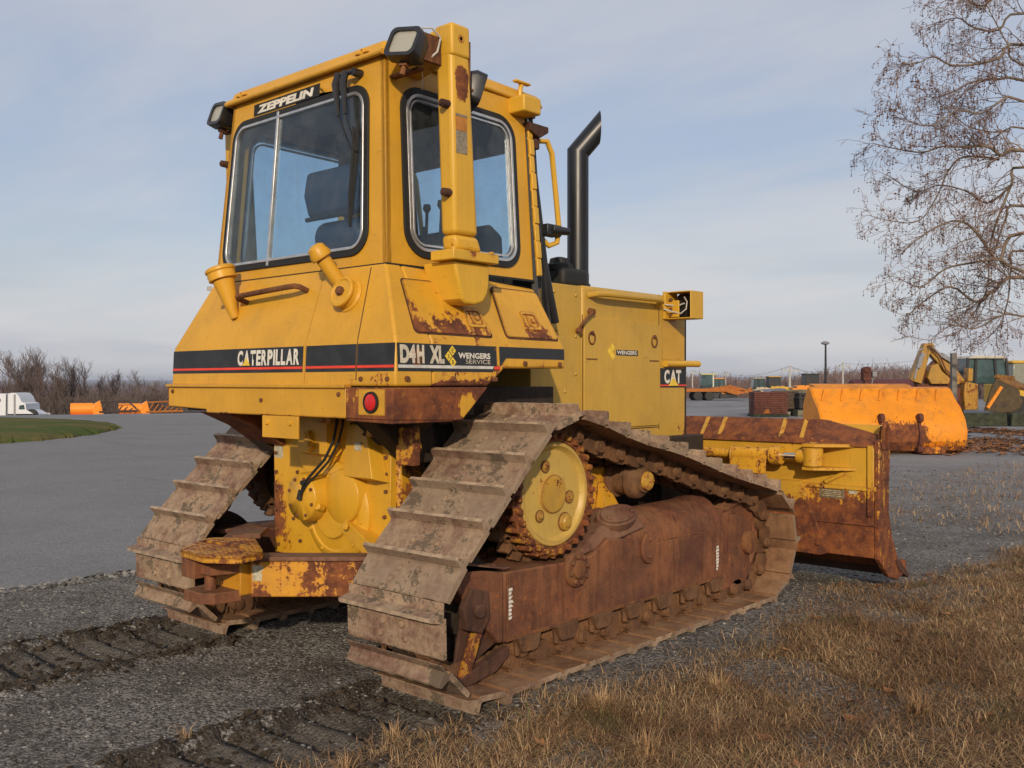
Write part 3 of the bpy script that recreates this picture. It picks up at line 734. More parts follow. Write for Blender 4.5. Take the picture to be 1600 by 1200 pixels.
# panel seams (thin dark grooves) as fine strips
def onrear(y,z,o=.0): 
    n=Vector((-1,0,(.12/.342 if z>1.53 else .05))).normalized(); return Vector((xr(z),y,z))+n*o
m=MB()
def seam(m,y0,z0,y1,z1,w=.005,fn=onrear,o=.0012):
    a=Vector((y0,z0));b=Vector((y1,z1));d=(b-a).normalized();n=Vector((-d.y,d.x))*w/2
    k=4
    for i in range(k):
        p=a.lerp(b,i/k);q=a.lerp(b,(i+1)/k)
        c=[(p+n),(q+n),(q-n),(p-n)]
        m.hexa([fn(t.x,t.y,-.002) for t in c],[fn(t.x,t.y,o) for t in c])
seam(m,-.645,1.36,-.645,1.528); seam(m,-.645,1.532,-.598,1.858); 
m.build('panel_gap',M['darkrust'],tk)
m=MB(); 
seam(m,-.278,1.35,-.278,1.528,.003); seam(m,-.278,1.532,-.265,1.865,.003)
m.build('weld_seam',M['body'],tk)
# apron below the body
m=MB()
m.prism([(-.60,1.205),(-.60,1.330),(.895,1.330),(.895,1.225),(.52,1.215),(.515,1.198),(-.595,1.196)],'x',-.234,-.20)
m.prism([(-.60,1.326),(-.60,1.344),(.905,1.344),(.905,1.326)],'x',-.246,-.20)
m.box((-.23,.865,1.225),(.12,.895,1.33))
rap=m.build('rear_apron',M['body'],DZ,bevel=.005)
m=MB()
for y,z in ((.03,1.268),(.845,1.305),(-.555,1.30)): m.bolt((-.234,y,z),(-1,0,0),.012,.008)
build_sep(m,'bolt',M['boss'],rap)
m=MB()
for y in (-.68,-.85): m.bolt(onrear(y,1.366,0),(-1,0,0),.012,.009)
build_sep(m,'bolt',M['boss'],tk)
m=MB(); m.tube([(-.236,-.60,1.333),(-.236,.90,1.335)],.006,8); m.build('apron_trim',M['body'],DZ)
# skirt with reflector, rusted
sk=MB()
sk.prism([(-.232,1.196),(.10,1.186),(.17,1.186),(.335,1.33),(-.232,1.33)],'y',-.905,-.885)
sk.box((-.236,-.903,1.196),(-.214,-.602,1.33))
sk.prism([(-.90,1.196),(-.60,1.196),(-.60,1.186),(-.90,1.180)],'x',-.232,.12)
sko=sk.build('corner_skirt',M['apronside'],DZ,bevel=.005)
m=MB(); m.box((-.2385,-.862,1.213),(-.2355,-.690,1.325)); pl=m.build('reflector_plate',M['panel'],sko,bevel=.001)
t=NT('red_reflector'); n_=t.vor(t.pos(),260.,'Distance'); t.bsdf(t.mix(t.ramp(n_,.1,.6),(.75,.02,.015),(.50,.01,.01)),.25,0,t.bump(n_,.5,.002),.6); M['red']=t.m
m=MB(); m.lathe((-.2385,-.778,1.268),(-1,0,0),[(.046,0),(.044,.012),(.038,.012),(.037,.006),(0,.006)],28); ro=m.build('reflector_rim',M['rubber'],sko)
m=MB(); m.lathe((-.2385,-.778,1.268),(-1,0,0),[(.0368,.004),(.034,.011),(.02,.015),(0,.016)],28); m.build('tail_reflector',M['red'],sko)
# left skirt
m=MB(); m.prism([(-.232,1.225),(.10,1.186),(.17,1.186),(.335,1.33),(-.232,1.33)],'y',.896,.905); m.build('side_skirt',M['apronside'],DZ,bevel=.003)

# --- fenders (left and right)
for s in (-1,1):
    m=MB()
    XE=.925; 
    # cross-section swept from x=0 to front; lower edge steps up after x=.36
    def sec(x,zlo):
        return [(x,s*.55,1.872-.03*x),(x,s*.69,1.872-.05*x),(x,s*.888,1.53),(x,s*(.888+(1.53-zlo)*.05),zlo),(x,s*.86,zlo),(x,s*.60,zlo+.02)]
    secs=[sec(.0,1.334),sec(.34,1.334),sec(.46,1.415),sec(XE-.02,1.42)]
    for k in (3,):
        pass
    vs=[p for q in secs for p in q]; n=6
    fs=[tuple(range(n)),tuple(range(3*n+n-1,3*n-1,-1))]
    for k in range(3):
        for i in range(n): fs.append((k*n+i,k*n+(i+1)%n,(k+1)*n+(i+1)%n,(k+1)*n+i))
    m.add(vs,fs)
    fe=m.build('fender',M['sidebody'],DZ,bevel=.012,seg=3); m=MB()
    for x in (-.15,.12,.385): m.bolt((x,s*.896,1.366),(0,s,0),.014,.012)
    for x in (.60,.86): m.bolt((x,s*.893,1.440),(0,s,0),.014,.010)
    for x in (.25,.29,.33): m.bolt((x,s*.896,1.36+.01*(x-.25)/.08),(0,s,0),.007,.008)
    build_sep(m,'bolt',M['boss'],fe)
    def onside(u,v,o,s=s):   # u = x, v = z on the slant
        t=(v-1.53)/.342; nn=Vector((0,s*.342,.198)).normalized()
        return Vector((u,s*(.888-.198*t),v))+nn*o
    def onband(u,v,o,s=s): return Vector((u,s*(.888+(1.53-v)*.05)+s*o,v))
    # access panels
    if True:
        for quad,hole,tilt in (([( -.035,1.80),(-.075,1.565),(.405,1.560),(.350,1.665),(.270,1.675),(.205,1.80)],(.318,1.640),0),([(.545,1.805),(.50,1.562),(.875,1.560),(.865,1.80)],(.715,1.645),0)):
            m=MB(); o_=fillet(quad,.018,4); h_=fillet([(hole[0]-.045,hole[1]-.030),(hole[0]+.045,hole[1]-.030),(hole[0]+.045,hole[1]+.032),(hole[0]-.045,hole[1]+.032)],.012,3)
            m.slab(o_,[],.0,.007,onside); ap=m.build('access_panel',M['panel'],fe,bevel=.003)
            m=MB(); o2=fillet(inset(quad,-.007),.02,4); m.slab(o2,[],-.004,.0015,onside); m.build('panel_gap',M['darkrust'],fe)
            m=MB(); h2=fillet([(hole[0]-.060,hole[1]-.045),(hole[0]+.062,hole[1]-.045),(hole[0]+.055,hole[1]+.047),(hole[0]-.055,hole[1]+.047)],.014,3)
            m.slab(h2,[h_],.006,.0125,onside); m.slab(h_,[],.006,.0078,onside); m.slab([(hole[0]-.018,hole[1]-.025),(hole[0]-.006,hole[1]-.025),(hole[0]-.006,hole[1]+.028),(hole[0]-.018,hole[1]+.028)],[],.007,.012,onside)
            c=onside(hole[0]+.018,hole[1],.0075); nn=(onside(0,1.6,1)-onside(0,1.6,0)); m.lathe(c,nn,[(.013,0),(.012,.008),(0,.01)],12)
            m.build('panel_latch',M['cylpaint'],fe,bevel=.002)
    # side stripe
    m=MB(); m.slab([(-.198,1.398),(.375,1.398),(.405,1.43),(.405,1.516),(-.198,1.516)],[],0.0,.0016,onband)
    m.slab([(.425,1.422),(.47,1.463),(.90,1.463),(.90,1.516),(.425,1.516)],[],0,.0016,onband); build_sep(m,'side_stripe',M['sidestripe'] if s<0 else M['stripe'],fe)
    m=MB(); m.slab([(-.196,1.412),(.375,1.412),(.382,1.425),(-.196,1.425)],[],0.001,.0028,onband); m.build('stripe_line',M['whiteline'],fe)
    m=MB(); m.slab([(.384,1.411),(.425,1.411),(.425,1.424),(.386,1.424)],[],0.001,.0028,onband); m.build('stripe_line',M['redline'],fe)
    if s<0:
        P_=onband(-.185,1.432,.0034); U=Vector((1,0,0)); V=Vector((0,.05,1))
        text('lettering','D4',P_,U,V,.078,.088,M['cream'],fe,bold=.06)
        text('lettering','H',onband(-.090,1.432,.0034),U,V,.078,.042,M['cream'],fe,bold=.06)
        text('lettering','XL',onband(-.018,1.432,.0034),U,V,.078,.088,M['cream'],fe,bold=.06)
        text('lettering','WENGERS',onband(.155,1.457,.0034),U,V,.026,.205,M['white'],fe,bold=.035)
        text('lettering','SERVICE',onband(.20,1.434,.0034),U,V,.019,.16,M['cream'],fe,bold=.0)
        m=MB()
        for (cx,cz) in ((.120,1.490),(.095,1.465),(.120,1.440)):
            m.slab([(cx,cz-.022),(cx+.021,cz),(cx,cz+.022),(cx-.021,cz)],[],.002,.0036,onband)
        m.build('diamond_emblem',M['triyellow'],fe)
        for ch,(cx,cz) in zip('ESB',((.120,1.490),(.095,1.465),(.120,1.440))):
            text('lettering',ch,onband(cx-.006,cz-.009,.0042),U,V,.018,.012,M['stripe'],fe,bold=.01)
# rust streak across the H
# --- stripe on the rear body
m=MB(); 
for a,b in ((.886,-.262),(-.285,-.640),(-.650,-.888)): m.slab([(a,1.398),(b,1.398),(b,1.516),(a,1.516)],[],0,.0016,onrear)
m.build('rear_stripe',M['stripe'],tk)
m=MB()
for a,b in ((.886,-.262),(-.285,-.640),(-.650,-.888)): m.slab([(a,1.413),(b,1.413),(b,1.424),(a,1.424)],[],.001,.0028,onrear)
m.build('stripe_line',M['redline'],tk)
U=Vector((0,-1,0)); V=Vector((.05,0,1))
L=.268; 
# CATERPILLAR, condensed; the A carries a yellow triangle
W_=.505; letters=[('C',.0,.068),('A',.068,.075),('T',.131,.058),('E',.196,.046),('R',.251,.054),('P',.314,.050),('I',.372,.018),('L',.399,.042),('L',.447,.042),('A',.478,.058*1.0),('R',.0,0)]
xs=0; seq='CATERPILLAR'; wd={'C':.050,'A':.056,'T':.048,'E':.040,'R':.047,'P':.045,'I':.015,'L':.038}; gap=.0062
tot=sum(wd[c] for c in seq)+gap*10; k_=W_/tot
for i,c in enumerate(seq):
    h=.074; text('lettering',c,onrear(L-xs*k_,1.432,.0034),U,V,h,wd[c]*k_,M['white'],tk,bold=.045)
    if i==1:
        m=MB(); y0=L-xs*k_+.006; w=wd[c]*k_+.012; m.slab([(y0,1.4325),(y0-w,1.4325),(y0-w/2,1.470)],[],.004,.0062,onrear); m.build('emblem_triangle',M['triyellow'],tk)
    xs+=wd[c]+gap

# --- fillers, handrail on the rear
m=MB()
b0=Vector((-.165,.38,1.70)); b1=Vector((-.205,.43,1.905))
ax=(b1-b0).normalized()
m.tube([b0-ax*.03,b1],[.020,.062],24); 
m.lathe(b1,ax,[(.070,-.04),(.070,.0),(.076,.004),(.076,.018),(.064,.026),(0,.030)],28)
fn_=m.build('filler_neck',M['body'],tk,bevel=.002)
m=MB(); m.tube([b1+Vector((0,.07,.0)),b1+Vector((-.01,.095,.0)),b1+Vector((-.015,.095,-.03))],.006,8); m.box((b1.x-.09,b1.y-.05,b1.z-.10),(b1.x-.078,b1.y-.02,b1.z-.08)); m.build('filler_clasp',M['wire'],tk)
m=MB(); a=Vector((-.10,-.43,1.76)); b=Vector((-.20,-.385,1.915)); m.tube([a,b],[.032,.034],20)
m.lathe(b-(b-a).normalized()*.01,(b-a),[(.048,0),(.050,.02),(.042,.04),(.040,.055),(.02,.068),(0,.068)],24); m.build('dipstick_filler',M['body'],tk,bevel=.002)
m=MB(); nr=(onrear(0,1.7,1)-onrear(0,1.7,0)); c=onrear(-.50,1.735,0)
m.lathe(c,nr,[(.080,0),(.078,.006),(.068,.010),(.066,.035),(.072,.038),(.072,.052),(.060,.055),(.055,.048),(.03,.048),(0,.050)],32)
m.build('fuel_cap',M['cab'],tk,bevel=.003)
m=MB(); m.lathe(c+nr*.048,nr,[(.022,0),(.020,.022),(0,.026)],6); m.build('cap_bolt',M['boss'],tk,bevel=.002)
m=MB(); P0=onrear(.31,1.750,.0);P1=onrear(-.17,1.780,.0)
m.tube([P0,onrear(.32,1.750,.05),onrear(.30,1.752,.07),onrear(.07,1.764,.072),onrear(-.10,1.772,.072),onrear(-.155,1.777,.066),onrear(-.17,1.780,.045),P1],.0135,10)
m.build('handrail',M['boss'],tk)
m=MB(); m.box((0,0,0),(.012,.010,.035)); o=m.build('tank_tag',M['greylabel'],tk); o.location=onrear(-.405,1.72,.001); o.rotation_euler=(0,-.3,0)
# ---------------------------------------------------------------- cab
def cx(z): return -.080+(z-1.87)*(.060/.98)     # rear wall x
def cy(z): return .690-(z-1.87)*(.088/.98)      # side wall y
def f_rear(u,v,w): return Vector((cx(v)+w,u,v))
def f_side(s): return lambda u,v,w: Vector((u,s*(cy(v)-w),v))
Z0,Z1=1.868,2.815
def window(name,quad,r,fn,parent,sash=None,double=False,label=None):
    """seal (own mesh) > frame, pane ; w<0 is outside"""
    m=MB(); m.slab(rr(quad,-.004,r),[rr(quad,.030,r-.03)],-.010,.012,fn); o=m.build(name,M['rubber'],parent,bevel=.005,label=label)
    m=MB(); m.slab(rr(quad,.026,r-.026),[rr(quad,.040,r-.04)],-.014,.010,fn)
    if double: m.slab(rr(quad,.050,r-.05),[rr(quad,.060,r-.06)],-.008,.008,fn)
    if sash: m.slab(sash,[],-.013,.008,fn)
    m.build('window_frame',M['alu'],o,bevel=.002)
    m=MB(); m.slab(rr(quad,.032,r-.03),[],-.002,.002,fn); m.build('pane',M['glass'],o,smooth=False)
    return o
cabo=None
m=MB()
RW=[(.625,1.925),(-.562,1.925),(-.512,2.705),(.570,2.705)]
m.slab([(cy(Z0),Z0),(-cy(Z0),Z0),(-cy(Z1),Z1),(cy(Z1),Z1)],[rr(RW,.012,.09)],0,.035,f_rear)
FX0,FX1=.905,.925
SW=[(.030,1.915),(.800,1.925),(.825,2.690),(.060,2.700)]
for s in (-1,1):
    m.slab([(cx(Z0),Z0),(FX0,Z0),(FX1,Z1),(cx(Z1),Z1)],[rr(SW,.012,.10)],.0,.035,f_side(s))
cab_=m.build('cab',[M['cab']],DZ,bevel=.008)
m=MB(); m.slab([(cy(Z0)+.001,1.864),(-cy(Z0)-.001,1.864),(-cy(Z0)-.001,1.874),(cy(Z0)+.001,1.874)],[],-.002,.002,f_rear)
for s in (-1,1): m.slab([(cx(Z0)-.002,1.864),(FX0,1.864),(FX0,1.874),(cx(Z0)-.002,1.874)],[],-.002,.002,f_side(s))
m.build('cab_gap',M['rubber'],cab_)  # dark strip laid over the seam to draw the gap under the cab
mull=[(.212,1.93),(.194,1.93),(.168,2.70),(.186,2.70)]
window('rear_window',RW,.11,f_rear,DZ,sash=mull,label='wide rear window with sliding pane and wiper')
for s in (-1,1): window('side_window',SW,.12,f_side(s),DZ,double=True)
# front and angled door walls
m=MB()
for s in (-1,1):
    # angled front corner panel : dark glass door with slim dark frame
    pass
zz=lambda t:1.60+t*1.2
def f_door(s):
    a0=Vector((.918,s*.695,1.80)); a1=Vector((.930,s*.612,2.75)); b0=Vector((1.275,s*.505,1.62)); b1=Vector((1.075,s*.505,2.75))
    def fn(u,v,w):
        p=a0.lerp(a1,v); q=b0.lerp(b1,v); n=Vector((.45,s*.85,0)).normalized(); return p.lerp(q,u)-n*w
    return fn
for s in (-1,1):
    fn=f_door(s); Q=[(0,-.18),(1,-.05),(1,1),(0,1)]
    m=MB(); m.slab(rr(Q,0,.05),[rr(Q,.075,.06)],-.006,.022,fn); d=m.build('cab_door',M['black'],DZ,bevel=.003)
    m=MB(); m.slab(rr(Q,.07,.06),[],.004,.008,fn); m.build('pane',M['glassdark'],d,smooth=False)
    m=MB(); p0=Vector((.922,s*.700,1.895)); p1=Vector((.934,s*.618,2.70)); k=9
    m.hexa([p0+Vector((-.012,0,0)),p0+Vector((.022,0,0)),p0+Vector((.022,s*.012,0)),p0+Vector((-.012,s*.012,0))],[p1+Vector((-.012,0,0)),p1+Vector((.022,0,0)),p1+Vector((.022,s*.012,0)),p1+Vector((-.012,s*.012,0))])
    for i in range(k):
        a=p0.lerp(p1,i/k+.004); b=p0.lerp(p1,(i+1)/k-.004)
        w=.020 if i%2 else .015
        m.hexa([a+Vector((-.012,0,0)),a+Vector((.022,0,0)),a+Vector((.022,s*w,0)),a+Vector((-.012,s*w,0))],[b+Vector((-.012,0,0)),b+Vector((.022,0,0)),b+Vector((.022,s*w,0)),b+Vector((-.012,s*w,0))])
    m.build('door_hinge',M['post'],d,bevel=.003)
    m=MB(); m.tube([(1.10,s*.50,2.60),(1.13,s*.52,2.655),(1.19,s*.54,2.66),(1.225,s*.545,2.60),(1.262,s*.545,2.36),(1.285,s*.545,2.20),(1.275,s*.54,2.12),(1.23,s*.52,2.10),(1.20,s*.50,2.13)],.0155,10)
    m.build('grab_handle',M['post'],d)
    m=MB(); m.tube([(1.06,s*.52,2.72),(1.10,s*.515,2.5),(1.20,s*.51,2.0),(1.30,s*.51,1.68)],.022,8); m.box((1.16,min(s*.50,s*.57),2.15),(1.28,max(s*.50,s*.57),2.21)); m.cyl((1.2,s*.56,2.18),(1.32,s*.585,2.18),.028,.02,12)
    m.build('door_latch',M['black'],d,bevel=.004)
m=MB()
m.hexa([(1.15,-.50,1.60),(1.19,-.50,1.60),(1.19,.50,1.60),(1.15,.50,1.60)],[(1.15,-.50,2.05),(1.19,-.50,2.05),(1.19,.50,2.05),(1.15,.50,2.05)])
for s in (-1,1): m.hexa([(1.15,s*.46,2.05),(1.19,s*.46,2.05),(1.19,s*.51,2.05),(1.15,s*.51,2.05)],[(1.08,s*.46,2.75),(1.12,s*.46,2.75),(1.12,s*.51,2.75),(1.08,s*.51,2.75)])
m.hexa([(1.09,-.50,2.62),(1.13,-.50,2.62),(1.13,.50,2.62),(1.09,.50,2.62)],[(1.08,-.50,2.79),(1.12,-.50,2.79),(1.12,.50,2.79),(1.08,.50,2.79)])
m.box((.20,-.55,1.80),(1.15,.55,1.86)); m.box((.02,-.58,1.872),(.20,.58,1.93))
m.build('cab_front',M['liner'],DZ,bevel=.004)
m=MB(); m.hexa([(1.16,-.47,2.04),(1.165,-.47,2.04),(1.165,.47,2.04),(1.16,.47,2.04)],[(1.10,-.47,2.63),(1.105,-.47,2.63),(1.105,.47,2.63),(1.10,.47,2.63)]); m.build('windshield',M['glass'],DZ,smooth=False)
# liner inside, headliner
m=MB(); m.box((.03,-.55,2.76),(1.08,.55,2.79))
m.hexa([(cx(1.95)+.037,-.655,1.90),(cx(1.95)+.05,-.655,1.90),(cx(1.95)+.05,-.60,1.90),(cx(1.95)+.037,-.60,1.90)],[(cx(2.75)+.037,-.60,2.75),(cx(2.75)+.05,-.60,2.75),(cx(2.75)+.05,-.54,2.75),(cx(2.75)+.037,-.54,2.75)])
m.build('headliner',M['liner'],DZ)
# roof : cap with a rounded lip, drip rail and lashing lugs
m=MB()
m.hexa([(-.045,-.622,2.812),(1.10,-.60,2.805),(1.10,.60,2.805),(-.045,.622,2.812)],[(-.018,-.605,2.882),(1.08,-.57,2.875),(1.08,.57,2.875),(-.018,.605,2.882)])
roof=m.build('roof',M['cab'],DZ,bevel=.018,seg=4)
m=MB(); m.tube([(-.050,-.628,2.815),(-.050,.628,2.815)],.013,10)
for s in (-1,1): m.tube([(-.045,s*.626,2.815),(1.0,s*.606,2.808)],.012,10)
build_sep(m,'drip_rail',M['cab'],roof)
m=MB()
for y in (.50,-.475):
    m.lathe((-.035,y,2.845),(-1,0,.3),[(.018,-.02),(.018,.012),(.010,.014),(.010,.004),(0,.004)],12)
    m.box((-.05,y-.045,2.838),(-.03,y+.045,2.846))
build_sep(m,'roof_lug',M['cab'],roof,bevel=.003)
m=MB()
m.box((.80,-.715,2.715),(.935,-.600,2.80)); o=m.build('roof_mount',M['post'],DZ,bevel=.010,seg=3)
m=MB(); m.prism([(.99,2.62),(1.06,2.66),(1.06,2.69),(.90,2.69),(.92,2.65)],'y',-.66,-.57); m.cyl((1.00,-.62,2.57),(1.00,-.62,2.63),.020); m.build('mount_bracket',M['darkrust'],DZ,bevel=.004)
m=MB(); m.tube([(.90,-.60,2.79),(.90,-.60,2.86),(.91,-.60,2.895)],.014,8); m.box((.85,-.62,2.893),(.965,-.590,2.906)); m.build('roof_clamp',M['post'],DZ,bevel=.005)
# rear sign and wipers
m=MB(); m.slab([(.405,2.717),(-.145,2.717),(-.145,2.777),(.405,2.777)],[],-.0025,-.001,f_rear); sg=m.build('dealer_sign',M['rubber'],cab_)
text('lettering','ZEPPELIN',f_rear(.375,2.7265,-.0032),Vector((0,-1,0)),Vector((.06,0,1)),.041,.475,M['white'],sg,shear=.12,bold=.055)
m=MB()
def arm(m,y0,y1,z0,z1):
    p=[f_rear(y0,z0,-.05),f_rear(y0-.01*0,z0-.05,-.062),f_rear(y0*.8+y1*.2,z0-.20,-.055)]
    m.tube(p,[.016,.018,.009],8); m.tube([p[-1],f_rear(y1,z1,-.045)],.005,6)
arm(m,-.345,-.470,2.765,2.385); arm(m,-.400,-.500,2.765,2.385)
m.cyl(f_rear(-.45,2.755,0),f_rear(-.45,2.755,-.05),.020,.018,12); m.tube([f_rear(-.34,2.76,-.045),f_rear(-.45,2.757,-.045)],.012,8)
wa=m.build('wiper_arm',M['black'],DZ)
m=MB(); m.tube([f_rear(-.485,2.535,-.03),f_rear(-.475,2.40,-.032),f_rear(-.462,2.22,-.030),f_rear(-.455,2.05,-.026)],[.007,.018,.018,.007],6); m.tube([f_rear(-.470,2.50,-.045),f_rear(-.485,2.385,-.052),f_rear(-.462,2.15,-.040)],.006,6); m.box((-.06,-.48,2.04),(-.055,-.43,2.5)) if False else None
m.build('wiper_blade',M['rubber'],wa)
m=MB(); m.tube([f_rear(-.155,2.747,-.002),f_rear(-.18,2.744,-.02),f_rear(-.20,2.735,-.024)],.005,6); m.build('washer_nozzle',M['post'],cab_)
# seat
m=MB()
def seatpart(m,pts,y0,y1): m.prism(pts,'y',y0,y1)
seatpart(m,[(.20,1.95),(.70,1.95),(.70,2.06),(.34,2.06),(.27,2.17),(.17,2.17),(.14,2.08)],-.21,.16)
m.build('seat_base',M['seat'],DZ,bevel=.05,seg=4)
m=MB(); seatpart(m,[(.14,2.19),(.24,2.19),(.25,2.40),(.21,2.43),(.13,2.42),(.11,2.30)],-.185,.185)
se=m.build('seat_back',M['seat'],DZ,bevel=.05,seg=4)
m=MB(); m.tube([(.135,-.18,2.18),(.125,.0,2.178),(.135,.18,2.18)],.012,8); m.build('seat_piping',M['rubber'],se)
m=MB(); m.box((.40,-.28,1.86),(.95,.28,2.02)); m.tube([(.95,.2,1.86),(.98,.2,2.25)],.018,8); m.tube([(1.02,-.2,1.86),(1.0,-.25,2.20)],.018,8); build_sep(m,'controls',M['seat'],DZ,bevel=.02)
m=MB(); m.prism([(.62,1.87),(.70,1.87),(.70,2.72),(.63,2.72)],'y',.50,.56); m.build('pillar',M['cab'],DZ,bevel=.01)
m=MB(); m.prism([(.95,1.86),(1.12,1.86),(1.10,2.16),(1.0,2.22),(.93,2.15)],'y',-.30,.38); m.build('dashboard',M['liner'],DZ,bevel=.02)
m=MB()
for (x,y,h_) in ((.55,-.36,2.28),(.62,-.40,2.22),(.50,.34,2.30),(.88,.10,2.36)): m.tube([(x,y,1.88),(x+.02,y,h_-.05)],.010,6); m.lathe((x+.02,y,h_-.05),(0,0,1),[(.012,0),(.024,.02),(.02,.045),(0,.05)],10)
build_sep(m,'lever',M['rubber'],DZ)
m=MB(); m.tube([(1.10,.15,2.62),(1.08,.12,2.45),(1.10,.08,2.28)],.008,6); m.tube([(1.12,.02,2.40),(1.13,.06,2.15)],.010,6); m.build('front_wiper',M['rubber'],DZ)
m=MB(); m.box((.60,.30,2.66),(.95,.52,2.76)); m.build('roof_console',M['liner'],DZ,bevel=.02)

# --- rollover post (right) and its twin
for s in (-1,1):
    m=MB()
    def q(x0,x1,y0,y1,z): return [(x0,s*y0,z),(x1,s*y0,z),(x1,s*y1,z),(x0,s*y1,z)]
    m.hexa(q(.132,.305,.905,.815,1.93),q(.122,.275,.905,.815,2.0)); 
    m.hexa(q(.122,.275,.905,.815,2.0),q(.098,.212,.905,.800,2.905))
    po=m.build('rollover_post',M['post'],DZ,bevel=.022,seg=4)
    m=MB(); m.hexa(q(.100,.215,.912,.80,2.775),q(.096,.211,.912,.80,2.918)); 
    m.hexa([(.10,s*.82,2.80),(.20,s*.82,2.80),(.20,s*.60,2.74),(.10,s*.60,2.74)],[(.10,s*.82,2.915),(.20,s*.82,2.915),(.20,s*.60,2.87),(.10,s*.60,2.87)])
    m.build('post_cap',M['post'],po,bevel=.014,seg=3)
    m=MB(); m.lathe((.155,s*.912,2.855),(0,s,0),[(.020,-.002),(.018,.0015),(.012,.0015),(.008,-.0),(0,-.0)],16); m.build('cap_plug',M['cylpaint'],po)
    m=MB(); m.hexa(q(.085,.375,.935,.79,1.885),q(.085,.375,.935,.79,1.930))
    for (x,y) in ((.11,.91),(.35,.91),(.35,.81)): m.bolt((x,s*y,1.93),(0,0,1),.016,.012)
    m.build('post_flange',M['post'],po,bevel=.005)
    m=MB(); m.prism([(.120,1.884),(.345,1.884),(.345,1.80),(.335,1.75),(.305,1.71),(.25,1.695),(.19,1.70),(.165,1.72)],'y',min(s*.905,s*.70),max(s*.905,s*.70))
    m.build('post_bracket',M['post'],po,bevel=.012,seg=3)
    m=MB()
    for z,x in ((2.565,.105),(2.180,.115)): m.cyl((x+.02,s*.875,z),(x-.035,s*.875,z),.020,.018,14); m.cyl((x-.035,s*.875,z),(x-.042,s*.875,z),.011,.010,10)
    build_sep(m,'rubber_stop',M['darkrust'],po)
    if s<0:
        m=MB(); m.slab([(.128,2.455),(.196,2.455),(.198,2.515),(.126,2.515)],[],-.907,-.9055,lambda u,v,w:(u,w,v)); m.build('warning_label',M['orangelabel'],po)
        m=MB(); m.slab([(.131,2.355),(.199,2.355),(.196,2.453),(.128,2.453)],[],-.907,-.9055,lambda u,v,w:(u,w,v)); m.slab([(.126,2.517),(.198,2.517),(.198,2.527),(.126,2.527)],[],-.907,-.9055,lambda u,v,w:(u,w,v)); build_sep(m,'warning_label',M['greylabel'],po)
# --- work lights
t=NT('lamp_lens'); t.bsdf((.42,.40,.32),.15,.25,t.bump(t.noise(t.scale(t.obj(),1,120,8),1,2),.6,.004),.6); M['lens']=t.m
def lamp(loc,yaw,pitch,size=.17,nm='work_light',roll=0):
    L=MB(); h=size/2
    fr=fillet([(-h,-h*.86),(h,-h*.86),(h,h*.86),(-h,h*.86)],.030,5); bk=fillet([(-h*.62,-h*.5),(h*.62,-h*.5),(h*.62,h*.5),(-h*.62,h*.5)],.018,5); lip=fillet(inset([(-h,-h*.86),(h,-h*.86),(h,h*.86),(-h,h*.86)],.017),.026,5)
    n=len(fr); vs=[(-.02,y,z) for y,z in lip]+[(-.02,y,z) for y,z in fr]+[(.03,y*1.02,z*1.02) for y,z in fr]+[(.10,y,z) for y,z in bk]+[(-.008,y*.97,z*.97) for y,z in lip]
    fs=[(k*n+i,k*n+(i+1)%n,(k+1)*n+(i+1)%n,(k+1)*n+i) for k in range(3) for i in range(n)]+[tuple(range(3*n,4*n))]+[(4*n+i,4*n+(i+1)%n,(i+1)%n,i) for i in range(n)]
    L.add(vs,fs); o=L.build(nm,M['black'],DZ); 
    l=MB(); l.add([(-.010,y*.99,z*.99) for y,z in lip]+[(-.018,0,0)],[(i,(i+1)%n,n) for i in range(n)]); l.build('lens',M['lens'],o)
    b=MB(); b.box((.03,-.02,-h*.86-.014),(.06,.02,-h*.6)); b.tube([(.045,0,-h*.86-.01),(.05,.0,-h*.86-.05)],.012,8); b.build('lamp_bracket',M['boss'],o)
    o.location=loc; o.rotation_euler=(roll,-pitch if PI-1<yaw else pitch,yaw); return o
lamp((-.075,-.80,2.800),.22,.34,.165,roll=.16); lamp((-.035,.725,2.785),-.05,.30,.15,roll=.1)
lamp((.36,-.80,2.69),PI-.55,.30,.175)
m=MB(); m.hexa([(.0,-.80,2.71),(.04,-.80,2.71),(.04,-.60,2.71),(.0,-.60,2.71)],[(.0,-.80,2.722),(.04,-.80,2.722),(.04,-.60,2.722),(.0,-.60,2.722)]); m.box((.0,-.845,2.74),(.10,-.825,2.86)); m.box((.02,.58,2.70),(.05,.78,2.712))
m.box((.215,-.86,2.66),(.33,-.80,2.675)); m.box((.215,-.905,2.66),(.222,-.86,2.86)); build_sep(m,'lamp_shelf',M['boss'],DZ,bevel=.002)
m=MB(); m.tube([(.01,-.81,2.84),(.0,-.83,2.88),(.04,-.85,2.885),(.08,-.86,2.85),(.07,-.85,2.79),(.04,-.84,2.76)],.005,6); m.tube([(.03,-.79,2.74),(.07,-.76,2.68),(.10,-.72,2.66)],.003,6); m.build('lamp_wire',M['wire'],DZ)

